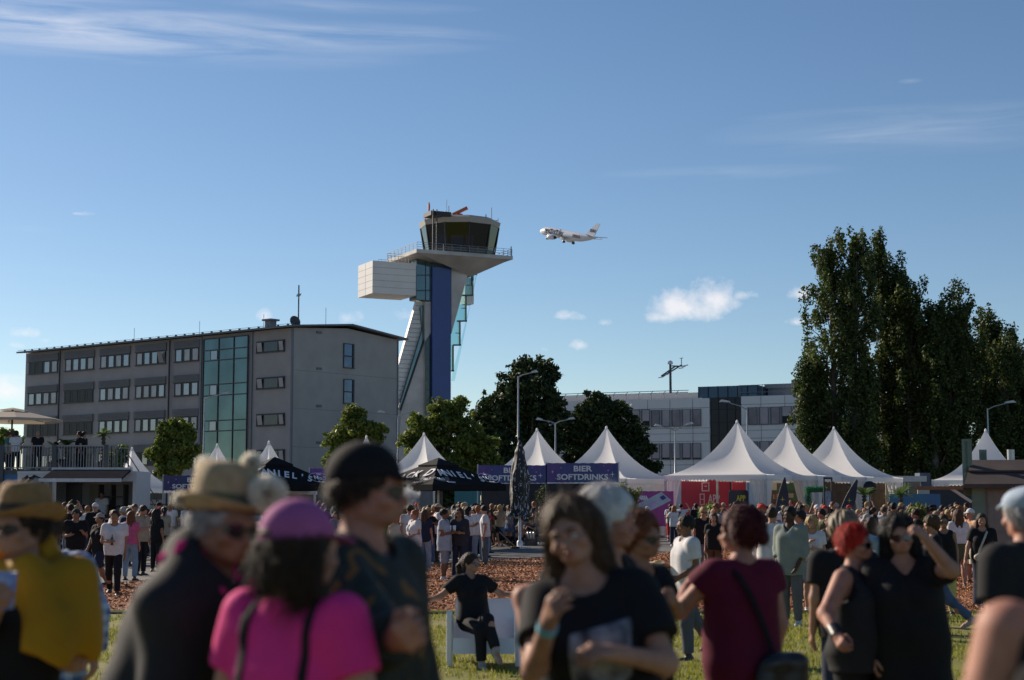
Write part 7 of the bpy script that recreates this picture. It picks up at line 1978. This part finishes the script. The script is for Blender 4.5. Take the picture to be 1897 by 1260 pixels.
# ================================================================== people in the middle distance
def cl(n, c, **k): return cloth(n, c, **k)
whiteT = cl('white_tee', (.57,.56,.57)); greyT = cl('grey_tee', (.20,.21,.23)); beigeT = cl('beige_tee', (.33,.27,.20)); denimG = cl('sage_denim', (.20,.23,.21)); greyblue = cl('pale_blue_shirt', (.30,.35,.42)); grey_tr = cl('grey_trousers', (.11,.115,.125)); pinkT = cl('pink_top', (.50,.10,.20)); redT = cl('red_top', (.45,.05,.04)); blueskirt = cl('denim_skirt', (.12,.17,.25)); lt_jeans = cl('light_jeans', (.20,.26,.34)); cream = cl('cream_trousers', (.45,.40,.32)); yellow_tr = cl('yellow_trousers', (.52,.44,.16)); navyT = cl('navy_top', (.02,.025,.05)); olive = cl('olive_top', (.08,.09,.05)); orange_f = cl('orange_floral', (.55,.22,.05), var=.5, scale=16., hue2=(.5,.42,.32)); red_tr = cl('signal_red_trousers', (.62,.035,.02)); refl = cl('white_uniform', (.60,.60,.62)); stripeT = cl('pink_white_stripe', (.60,.55,.57), hue2=(.45,.25,.32), scale=20.); tealT = cl('teal_top', (.05,.20,.22)); greenT = cl('green_top', (.08,.17,.07)); purpleT = cl('purple_top', (.13,.06,.20)); brownT = cl('brown_top', (.10,.055,.03))
WALK = G_(legL=((.03,-.42,-1),(.0,-.05,-1)), legR=((-.03,.30,-1),(0,.62,-1)), armL=((.16,.25,-1),(.05,-.05,-1)), armR=((-.16,-.22,-1),(-.03,-.45,-.9)))
STAND2 = G_(legL=((.10,-.03,-1),(.02,.04,-1)), legR=((-.06,-.08,-1),(-.02,.10,-1)))
HOLD = G_(armR=((-.14,.05,-1),(.25,-.9,.15)))
def mid(label, px, Y, rzd, **kw):
    kw.setdefault('h', .013); kw.setdefault('detail', 1); kw.setdefault('shoes', SHOE_K)
    return figure(label, px, Y, rzd, **kw)
H_ = lambda c, st='short', **k: G_(mat=HAIR[c], style=st, **k)
T_ = lambda m, **k: G_(mat=m, **{**G_(o=.018, hem=-.10, sleeve=.62, loose=.015, fold=.009), **k})
L_ = lambda m, **k: G_(mat=m, **k)
def bottle_at(t, f, sd, label, tall=.22, mat=None):
    a = f.arm[sd]; p = Matrix.Rotation(t.rotation_euler.z, 3, 'Z') @ Vector((a[2]+a[3]*.07+a[4]*.03)*f.k)+t.location
    o = thing('bottle', label, 'bottle', (p.x, p.y, p.z-.08)); b = MB(); b.lathe([(.028,0),(.031,.01),(.031,tall*.6),(.013,tall*.8),(.013,tall)], 12); b.build('glass', [mat or M('brown_glass', (.04,.018,.006), .1, spec=.8)], o)
t, f = mid('man in a white tee and black trousers walking with a bottle', 213, 32.5, 8, skin='tan', H=1.79, top=T_(whiteT), legs=L_(black_jeans), hair=H_('darkbrown','crop'), **{**WALK, 'armR':((-.16,.02,-1),(.55,-.75,.0)), 'armL':((.12,.05,-1),(.03,-.1,-1)), 'curlR':.8})
bottle_at(t, f, -1, 'dark bottle in the hand of the walking white tee man')
t, f = mid('woman in a black tee, dark shorts and pale cap near the walking man', 186, 35.5, -35, skin='tan', H=1.70, female=True, fat=.2, top=T_(blackT), legs=L_(navyT, leg=.95, kind='shorts', flare=.02), hair=H_('darkbrown','short', under=True), **WALK)
put('cap', f.headwear(.012, 'cap'), cl('grey_cap', (.30,.29,.28)), t)
t, f = mid('bearded man in a black tee and black cap holding a drink', 141, 36.5, 22, skin='tan', H=1.76, fat=.35, top=T_(blackT), legs=L_(black_jeans), hair=H_('darkbrown','crop', under=True), armL=((.14,.05,-1),(-.35,-.9,.35)), armR=((-.14,.05,-1),(.3,-.9,.1)))
put('cap', f.headwear(.012, 'cap'), cl('dark_cap', (.03,.03,.03)), t)
mid('woman with long auburn hair seen from behind in a pink top', 244, 38.5, 165, skin='light', H=1.69, female=True, top=T_(pinkT, hem=-.02), legs=L_(lt_jeans), hair=H_('auburn','long'), **STAND2)
mid('man in a beige tee looking down beside the pink top woman', 263, 41, 62, skin='light', H=1.83, head=(0,.5,0), top=T_(beigeT), legs=L_(black_jeans), hair=H_('darkbrown','crop'), **HOLD)
mid('woman with long black hair in black right of the beige tee man', 291, 43, 150, skin='tan', H=1.70, female=True, fat=.3, top=T_(blackT), legs=L_(black_jeans), hair=H_('black','long', vol=.02))
t, f = mid('stout woman in a loose white shirt with a crossbody strap facing left', 768, 41, -58, skin='pink', H=1.70, female=True, fat=.55, top=T_(whiteT, hem=-.16, loose=.035), legs=L_(dark_jeans), hair=H_('ginger','short'), shoes=SHOE_W, armR=((-.14,.05,-1),(.3,-.9,-.1)), armL=((.16,.0,-1),(-.2,-.8,-.3)))
b = MB(); pts = [f.up(v)*f.k for v in ((-.09,-.02,.53),(-.03,-.16,.40),(.06,-.20,.20),(.16,-.14,.02))]
for a, c in zip(pts, pts[1:]): b.bar(Vector(a), Vector(c), .03, .012, up=(0,1,0))
b.build('strap', [M('black_leather')], t)
mid('blond woman with a top bun and bare shoulders from behind', 733, 40, 172, skin='tan', H=1.58, female=True, top=T_(cream, kind='tank', sleeve=0, neck=.0, hem=-.05), legs=L_(lt_jeans), hair=H_('blond','bun'))
mid('woman with long brown hair and light jeans behind the white shirted one', 787, 43.5, 160, skin='light', H=1.70, female=True, top=T_(navyT), legs=L_(lt_jeans), hair=H_('brown','long'), shoes=SHOE_W, **STAND2)
mid('man in a pale blue shirt and shorts turned towards his companion', 823, 38.7, 82, skin='brown', H=1.74, fat=.35, top=T_(greyblue, hem=-.22, loose=.04), legs=L_(cl('grey_shorts', (.22,.24,.28)), leg=1.02, kind='shorts', flare=.03), hair=H_('black','crop'), shoes=SHOE_W, **HOLD)
t, f = mid('woman in sunglasses with long dark hair holding paper cups', 851, 38.9, -14, skin='tan', H=1.77, female=True, top=T_(cl('charcoal_top', (.035,.035,.045)), sleeve=1.4, hem=-.12), legs=L_(dark_jeans, flare=.03), hair=H_('darkbrown','long'), shoes=SHOE_W, armR=((-.14,.05,-1),(.3,-.9,.25)), armL=((.14,.05,-1),(-.4,-.9,.05)))
sunglasses(f, t, shade, 1.15)
a = f.arm[-1]; p = Matrix.Rotation(t.rotation_euler.z, 3, 'Z') @ Vector((a[2]+a[3]*.09)*f.k)+t.location
for i, dx in enumerate((-.06,.05)): cup((p.x+dx, p.y-.04, p.z-.02), ['white paper cup on the left in the dark haired woman\'s hands','white paper cup on the right in the dark haired woman\'s hands'][i], .13, M('milk', (.6,.58,.52), .4), .8, M('white_plastic'))
mid('woman in a black tank top striding past the deck chairs', 897, 58, 78, skin='light', H=1.74, female=True, top=T_(blackT, kind='tank', sleeve=0), legs=L_(grey_tr), hair=H_('darkbrown','long'), head=(0,.15,0), **WALK)
# seated woman on the white lounge seat
t, f = mid('woman in black with sunglasses sitting cross legged on the white seat', 878, 18.72, 20, h=.009, skin='light', H=1.72, female=True, fat=.15, lean=(-.26,.0), head=(.75,.18,0), z=.012,
    legL=((-.16,-1.0,.16),(.10,-.45,-.80)), legR=((.06,-1.0,-.12),(.02,-.10,-1)), armR=((-.75,.10,-.62),(-.75,-.35,-.15)), armL=((.78,-.05,-.55),(.55,-.6,.02)), footL=(.1,-.8,-.5), curlR=.6,
    top=T_(blackT, hem=-.02, vneck=.03), legs=L_(black_jeans), hair=H_('darkbrown','pony'), shoes=M('shoe_grey', (.30,.28,.25), .6))
sunglasses(f, t, shade, 1.1)
SEAT = G_(legL=((.12,-1,.02),(.02,.05,-1)), legR=((-.12,-1,.02),(-.02,.10,-1)))
SEATF = {**SEAT, 'lean':(.45,0), 'head':(0,.25,0), 'armL':((.1,-.55,-.8),(-.45,-.7,.3)), 'armR':((-.1,-.55,-.8),(.45,-.7,.3))}
mid('man with a brown cap seated on the bench bending forward', 974, 68.6, -40, skin='light', H=1.76, top=T_(greyT), legs=L_(dark_jeans), hair=H_('darkbrown','short'), **SEATF)
mid('man in dark blue seated on the bench right of the bent man', 989, 68.4, -25, skin='tan', H=1.76, top=T_(navyT), legs=L_(dark_jeans), hair=H_('black','crop'), **SEATF)
mid('person reclining in the black deck chair in dark clothes', 929, 63.4, 115, z=.02, skin='light', H=1.72, lean=(-.6,0), legL=((.1,-1,.1),(.02,-.35,-.8)), legR=((-.1,-1,.15),(-.02,-.3,-.8)), top=T_(blackT), legs=L_(black_jeans), hair=H_('brown','short'))
# man with a plate
t, f = mid('man in a white tee walking left with a small plate of food', 1270, 19.4, -74, h=.010, skin='brown', H=1.775, fat=.2, top=T_(whiteT, hem=-.16, loose=.03, neck=.074), legs=L_(cl('faded_grey_jeans', (.085,.095,.11)), flare=.01), hair=H_('black','crop'), shoes=SHOE_K, legL=((.03,-.10,-1),(.0,.05,-1)), legR=((-.03,.35,-1),(0,.85,-1)), armR=((-.10,.18,-1),(.05,-1,.02)), armL=((.12,.1,-1),(.0,-.8,-.4)), palmR=(0,0,1), curlR=.3)
a = f.arm[-1]; p = Matrix.Rotation(t.rotation_euler.z, 3, 'Z') @ Vector((a[2]+a[3]*.11)*f.k)+t.location
o = thing('plate', 'small pale plate of food in the hand of the white tee man', 'plate', (p.x, p.y, p.z+.025)); b = MB(); b.lathe([(.005,0),(.06,.002),(.10,.018),(.098,.022),(.058,.006),(.004,.005)], 18); b.build('dish', [M('paper_plate', (.5,.52,.45), .6)], o); b = MB(); b.ball((0,0,.02), (.055,.05,.022), 12, 8); b.build('food', [M('snack', (.38,.24,.10), .7, var=.4, scale=40.)], o)
t, f = mid('man in sunglasses and black tee behind the plate carrier', 1303, 39.5, 12, skin='pink', H=1.78, fat=.2, top=T_(blackT), legs=L_(grey_tr), hair=H_('blond','crop')); sunglasses(f, t, shade, 1.15)
mid('woman in black with light hair close behind the sunglasses man', 1322, 37, -20, skin='light', H=1.66, female=True, top=T_(blackT), legs=L_(brownT), hair=H_('brown','bob'))
for px, rzd, lab, hr, arm in ((1242,160,'paramedic with white top and red trousers seen from behind', 'darkbrown', None),(1262,150,'paramedic in white raising both arms near the site map','black',1)):
    kw = G_(armL=((.9,-.2,.2),(-.6,-.1,.9)), armR=((-.9,-.2,.2),(.6,-.1,.9))) if arm else G_()
    t, f = mid(lab, px, 75.5, rzd, skin='light', H=1.76, top=T_(refl), legs=L_(red_tr if not arm else navyT), hair=H_(hr,'crop'), **kw)
    b = MB()
    if not arm:
        for sd in (1,-1): b.tube([tuple(f.leg[sd][1]*f.k+np.array((0,0,-.20))), tuple(f.leg[sd][1]*f.k+np.array((0,0,-.28)))], .085, 12)
        b.build('reflective_band', [M('reflective', (.6,.6,.55), .4)], t)
mid('young man in a black tee standing before the red wall', 1289, 71, 200, skin='tan', H=1.80, top=T_(blackT), legs=L_(black_jeans), hair=H_('black','short'))
mid('bald man in a pink top among the tent visitors', 1384, 33, -50, skin='pink', H=1.72, fat=.4, top=T_(pinkT), legs=L_(grey_tr), hair=None)
mid('dark haired woman in a white shirt shading her eyes', 1412, 29, 178, skin='light', H=1.69, female=True, fat=.3, top=T_(whiteT, sleeve=.8), legs=L_(black_jeans), hair=H_('wine','short'), armR=((-.8,-.4,.25),(.5,-.7,.6)))
mid('broad man in a large white tee seen from behind', 1430, 27.6, 162, skin='light', H=1.83, fat=.6, top=T_(whiteT, hem=-.22, loose=.04), legs=L_(black_jeans), hair=H_('darkbrown','crop'))
t, f = mid('dark skinned man in a sage denim shirt and grey trousers', 1463, 24.6, -38, h=.011, skin='dark', H=1.86, top=T_(denimG, sleeve=1.55, hem=-.18, loose=.03, vneck=.05), legs=L_(grey_tr), hair=H_('black','crop'), shoes=M('shoe_pale_blue', (.35,.42,.52), .5), armR=((-.12,.0,-1),(.25,-.5,-.9)), armL=((.14,.0,-1),(-.2,-.5,-.9)))
t, f = mid('blond woman in a white tee and denim skirt holding a cup', 1503, 27.7, -12, skin='light', H=1.68, female=True, top=T_(whiteT, hem=-.02), legs=L_(blueskirt, kind='skirt', hem=-.36), hair=H_('blond','bob', vol=.015), shoes=SHOE_W, armR=((-.3,-.2,-1),(.75,-.6,.55)), armL=((.2,.0,-1),(-.6,-.7,.1)))
mid('tanned woman in a black strap top behind the denim skirt woman', 1536, 29, -40, skin='tan', H=1.70, female=True, top=T_(blackT, kind='tank', sleeve=0), legs=L_(blueskirt, kind='skirt'), hair=H_('brown','short'))
mid('man with a dark cap half hidden by the sage shirt', 1481, 30, -60, skin='tan', H=1.76, top=T_(whiteT), legs=L_(black_jeans), hair=H_('black','short', vol=.012))
mid('person with windblown grey brown hair behind the red haired one', 1562, 11.5, 178, h=.010, skin='light', H=1.69, top=T_(blackT), legs=L_(dark_jeans), hair=G_(mat=M('hair_ash', (.16,.115,.07), .6, var=.4, scale=40.), style='short', vol=.03))
mid('person in a light blue tee shading the eyes with a raised arm', 1640, 22.5, 186, skin='light', H=1.70, top=T_(cl('light_blue_tee', (.22,.32,.40))), legs=L_(dark_jeans), hair=H_('darkbrown','short', vol=.012), armL=((.75,-.35,.35),(-.55,-.7,.55)))
mid('woman with long dark hair in a beige top beside the light blue tee', 1612, 25, 170, skin='light', H=1.69, female=True, top=T_(beigeT, hem=-.03), legs=L_(black_jeans), hair=H_('darkbrown','long'))
mid('woman with brown hair in black and jeans striding left', 1727, 22.8, -95, h=.011, skin='light', H=1.74, female=True, top=T_(blackT), legs=L_(jeans), hair=H_('brown','short', vol=.015), shoes=M('shoe_grey'), legL=((.03,-.20,-1),(0,.0,-1)), legR=((-.03,.62,-1),(0,.95,-.85)), head=(0,.2,0), armL=((.14,.1,-1),(0,-.5,-.7)))
t, f = mid('woman in sunglasses and a black sleeveless top behind the striding one', 1747, 26.5, -10, skin='tan', H=1.72, female=True, top=T_(blackT, kind='tank', sleeve=0), legs=L_(yellow_tr), hair=H_('darkbrown','backbun')); sunglasses(f, t, shade, 1.1)
t, f = mid('woman in a black tee and dark jeans with a beige crossbody bag', 1818, 28.4, -12, skin='light', H=1.72, female=True, fat=.25, top=T_(blackT), legs=L_(dark_jeans, flare=.03), hair=H_('darkbrown','long'), shoes=M('shoe_grey'), armR=((-.35,.0,-1),(-.25,-.25,-1)))
o = thing('crossbody_bag', 'beige crossbody bag worn by the woman in the black tee', 'bag', t.location, t.rotation_euler.z)
b = MB(); pts = [f.up(v)*f.k for v in ((.10,-.03,.53),(.04,-.15,.40),(-.04,-.185,.22),(-.09,-.19,.08))]
for a, c in zip(pts, pts[1:]): b.bar(Vector(a), Vector(c), .035, .012, up=(0,1,0))
b.build('strap', [M('pale_strap', (.42,.38,.32), .7)], o)
F = Field(); F.group(.02); F.ell(f.up((-.06,-.20,.02)), (.115,.05,.075), None, .02); V, Q = grow(F, .012); put('pouch', (V*f.k, Q), M('beige_leather', (.40,.35,.27), .5), o)
mid('woman with very long light brown hair, white top and olive wrap at the kiosk', 1774, 35.5, 178, skin='light', H=1.74, female=True, fat=.2, top=T_(whiteT, hem=.06), legs=L_(olive, kind='skirt', hem=-.30), hair=H_('brown','long', vol=.01))
t, f = mid('man in an orange floral shirt and white cap at the kiosk', 1797, 37, -62, skin='pink', H=1.76, fat=.35, top=T_(orange_f), legs=L_(cream, leg=1.0, kind='shorts', flare=.03), hair=H_('grey','crop', under=True), **HOLD); put('cap', f.headwear(.012, 'cap'), cl('white_cap', (.6,.6,.6)), t)
mid('person in a pink and white striped shirt from behind near the tall grass', 1698, 44, 172, skin='light', H=1.74, top=T_(stripeT), legs=L_(grey_tr), hair=H_('black','short'))
# people on the terrace and in the truck
for px, Y, rzd, lab, tm, hr, kw in ((26,68.3,185,'man in a white tee with a shoulder strap standing on the terrace',whiteT,'darkbrown',G_()),(66,68.2,30,'bald man in black standing on the terrace',blackT,None,G_()),(101,69.5,100,'person in grey seated by the low terrace palm',greyT,'darkbrown',SEAT),(143,69.0,-60,'person with dark curly hair standing on the terrace',blackT,'black',G_()),(152,69.4,80,'dark capped person on the terrace by the tall palm',blackT,'darkbrown',G_()),(12,69.6,90,'woman with a pale top at the left end of the terrace',tealT,'brown',G_())):
    mid(lab, px, Y, rzd, z=ZF+(.0 if kw is not SEAT else .0), H=1.74, skin='light', top=T_(tm), legs=L_(black_jeans), hair=H_(hr,'short', vol=.015) if hr else None, **kw)
mid('vendor in a white shirt inside the food truck hatch', 188, 61.2, 0, z=.54, H=1.76, skin='tan', top=T_(whiteT), legs=L_(black_jeans), hair=H_('black','crop'))
mid('customer in a white top and black waistcoat at the truck counter', 155, 58.6, 170, H=1.78, skin='tan', top=T_(whiteT), legs=L_(black_jeans), hair=H_('black','short'))
# ================================================================== the far crowd: individuals copied from a few built figures
crng = random.Random(2024)
protos = []
def proto(female, styles, pose, top, legs, H=1.72, fat=.0, sleeve=.62, kind='tee', legk='trousers', leg=1.9):
    f = Fig(H=H, female=female, fat=fat, root=(0,0,0,0), **pose); h = .019
    me = {'body': np_mesh('body', *f.body(h, 1), [SKIN['light']], smooth=True), 'shirt': np_mesh('shirt', *f.shirt(h, kind=kind, sleeve=sleeve, o=.02, loose=.015, hem=-.09, fold=.005), [blackT], smooth=True)}
    me[legk] = np_mesh(legk, *((f.skirt(h) if legk == 'skirt' else f.trousers(h, leg=leg, flare=.02))), [jeans], smooth=True)
    me['shoe'] = [np_mesh('shoe', *f.shoe(sd, .02), [SHOE_K], smooth=True) for sd in (1,-1)]
    me['hair'] = {st: np_mesh('hair', *f.hair(.015, style=st, vol=.006), [HAIR['brown']], smooth=True) for st in styles}
    me['cap'] = np_mesh('cap', *f.headwear(.012, 'cap'), [blackT], smooth=True)
    protos.append((female, styles, me, legk, f))
P1 = G_(**STAND2); P2 = G_(armR=((-.14,.05,-1),(.25,-.9,.25)), **STAND2); P3 = G_(armL=((.14,.05,-1),(-.25,-.9,.3)), armR=((-.14,.05,-1),(.3,-.9,.1)), head=(.4,.15,0)); P4 = G_(armL=((.7,-.3,.35),(-.5,-.6,.7)), head=(-.4,0,0)); P5 = WALK; P6 = G_(head=(-.7,.1,0), lean=(.05,.03), **STAND2); P7 = G_(armR=((-.6,-.5,.3),(.3,-.4,.9)), head=(.2,-.1,0))
for p in (P1, P2, P3, P4, P6): proto(True, ('long','bob','pony','backbun'), p, None, None, H=1.68)
for p in (P1, P2, P3, P5, P6, P7): proto(False, ('crop','short'), p, None, None, H=1.79)
proto(True, ('long','backbun'), G_(armL=((.55,-.5,-.6),(-.75,-.5,.3)), head=(.7,.05,.08), **STAND2), None, None, H=1.66, fat=.35)
proto(False, ('crop','short'), G_(armL=((.5,.1,-.9),(-.7,-.4,-.4)), armR=((-.5,.1,-.9),(.7,-.4,-.4)), head=(-.5,.1,0), lean=(-.05,0)), None, None, H=1.80, fat=.2, legk='shorts', leg=1.05)
proto(True, ('bob','long'), G_(armL=((.25,-.7,-.6),(-.3,-.6,.75)), armR=((-.25,-.7,-.6),(.3,-.6,.75)), head=(0,.2,0)), None, None, H=1.65)
proto(False, ('crop','short'), G_(lean=(.18,.05), head=(.6,.2,0), armR=((-.1,-.5,-.9),(.2,-.8,-.2)), **STAND2), None, None, H=1.76)
proto(True, ('long','pony'), P2, None, None, H=1.68, kind='tank', sleeve=0, legk='skirt')
proto(True, ('long','bob'), P5, None, None, H=1.70, kind='tank', sleeve=0)
proto(False, ('crop','short'), P2, None, None, H=1.82, fat=.45, legk='shorts', leg=1.0)
proto(False, ('crop','short'), P3, None, None, H=1.76, fat=.25, sleeve=1.8)
TOPS = [('black',blackT,30),('white',whiteT,30),('grey',greyT,8),('beige',beigeT,8),('navy',navyT,8),('pink',pinkT,4),('red',redT,4),('olive',olive,4),('pale blue',greyblue,5),('teal',tealT,3),('green',greenT,3),('purple',purpleT,3),('brown',brownT,4),('orange',orange_f,1)]
LEGS = [('blue jeans',jeans,8),('black trousers',black_jeans,9),('dark jeans',dark_jeans,8),('light jeans',lt_jeans,5),('grey trousers',grey_tr,5),('cream trousers',cream,3)]
HCOL = [('black','black',6),('dark','darkbrown',9),('brown','brown',8),('blond','blond',6),('auburn','auburn',3),('grey','grey',2),('ginger','ginger',2)]
CAPS = [('black cap',blackT),('white cap',whiteT),('beige cap',beigeT),('red cap',redT)]
HN = {'long':'long','bob':'bobbed','pony':'ponytailed','backbun':'pinned','crop':'cropped','short':'short'}
SK = ['light']*5+['tan']*4+['pink']*3+['brown']*2+['dark']
def pick(lst): return crng.choices(lst, [q[-1] for q in lst])[0]
used_labels, taken = set(), []
for o in COL.objects:
    if o.get('category') == 'person': taken.append((o.location.x, o.location.y))
def slot(o, m): o.material_slots[0].link = 'OBJECT'; o.material_slots[0].material = m
NCROWD = 0
def crowd(px0, px1, y0, y1, n, anchor, group, face=None):
    global NCROWD
    made = tries = 0
    while made < n and tries < n*40:
        tries += 1
        Y = y0+(y1-y0)*crng.random()**.9; px = crng.uniform(px0, px1); x = P(px, 940, Y).x
        if any((x-a)**2+(Y-b)**2 < .58**2 for a, b in taken): continue
        fem, styles, me, legk, f = crng.choice(protos); st = crng.choice(styles); hn, hk, _ = pick(HCOL); tn, tm, _ = pick(TOPS); ln, lm, _ = pick(LEGS)
        if legk == 'skirt': ln = ln.split()[0]+' skirt'
        if legk == 'shorts': ln = ln.split()[0]+' shorts'
        cap = CAPS[crng.randrange(4)] if (not fem and crng.random() < .22) else None
        head = f'in a {cap[0]},' if cap else f'with {HN[st]} {hn} hair,'
        label = f"{'woman' if fem else 'man'} {head} {tn} top and {ln} {anchor}"
        if label in used_labels: continue
        used_labels.add(label); taken.append((x, Y)); made += 1; NCROWD += 1
        rzd = crng.choice((0, 20, -30, 60, -60, 90, -90, 150, 180, 200, 170)) if face is None else crng.choice(face)
        t = thing('person', label, 'person', (x, Y, .0), radians(rzd+crng.uniform(-14,14)), group)
        s = crng.uniform(.94, 1.05); t.scale = (s, s, s)
        def add(nm, mesh, mat): o = link_mesh(nm, mesh, t); slot(o, mat); return o
        add('body', me['body'], SKIN[crng.choice(SK)]); add('shirt', me['shirt'], tm); add(legk, me[legk], lm)
        shm = SHOE_W if crng.random() < .45 else SHOE_K
        for q in me['shoe']: add('shoe', q, shm)
        if cap: add('cap', me['cap'], cap[1])
        else: add('hair', me['hair'][st], HAIR[hk])
crowd(92, 305, 46, 57, 26, 'by the food truck', 'visitors by the food truck')
crowd(255, 345, 58, 69, 9, 'near the terrace stairs', 'visitors by the food truck')
crowd(545, 720, 46, 62, 20, 'behind the pink cap', 'crowd under the black parasols')
crowd(700, 905, 47, 62, 44, 'under the black parasol', 'crowd under the black parasols')
crowd(840, 945, 64, 76, 22, 'at the teal curtain', 'crowd at the drinks bar')
crowd(965, 1150, 69, 74, 9, 'at the drinks bar', 'crowd at the drinks bar')
crowd(1180, 1262, 58, 74, 4, 'by the site map', 'visitors around the app tent')
crowd(1300, 1440, 44, 76, 18, 'before the app tent', 'visitors around the app tent')
crowd(1400, 1530, 36, 70, 28, 'near the curved flag', 'visitors along the tent row')
crowd(1520, 1700, 36, 72, 46, 'near the right tent', 'visitors along the tent row')
crowd(1685, 1792, 38, 66, 34, 'queueing near the kiosk', 'queue at the kiosk')
print('CROWD', NCROWD)
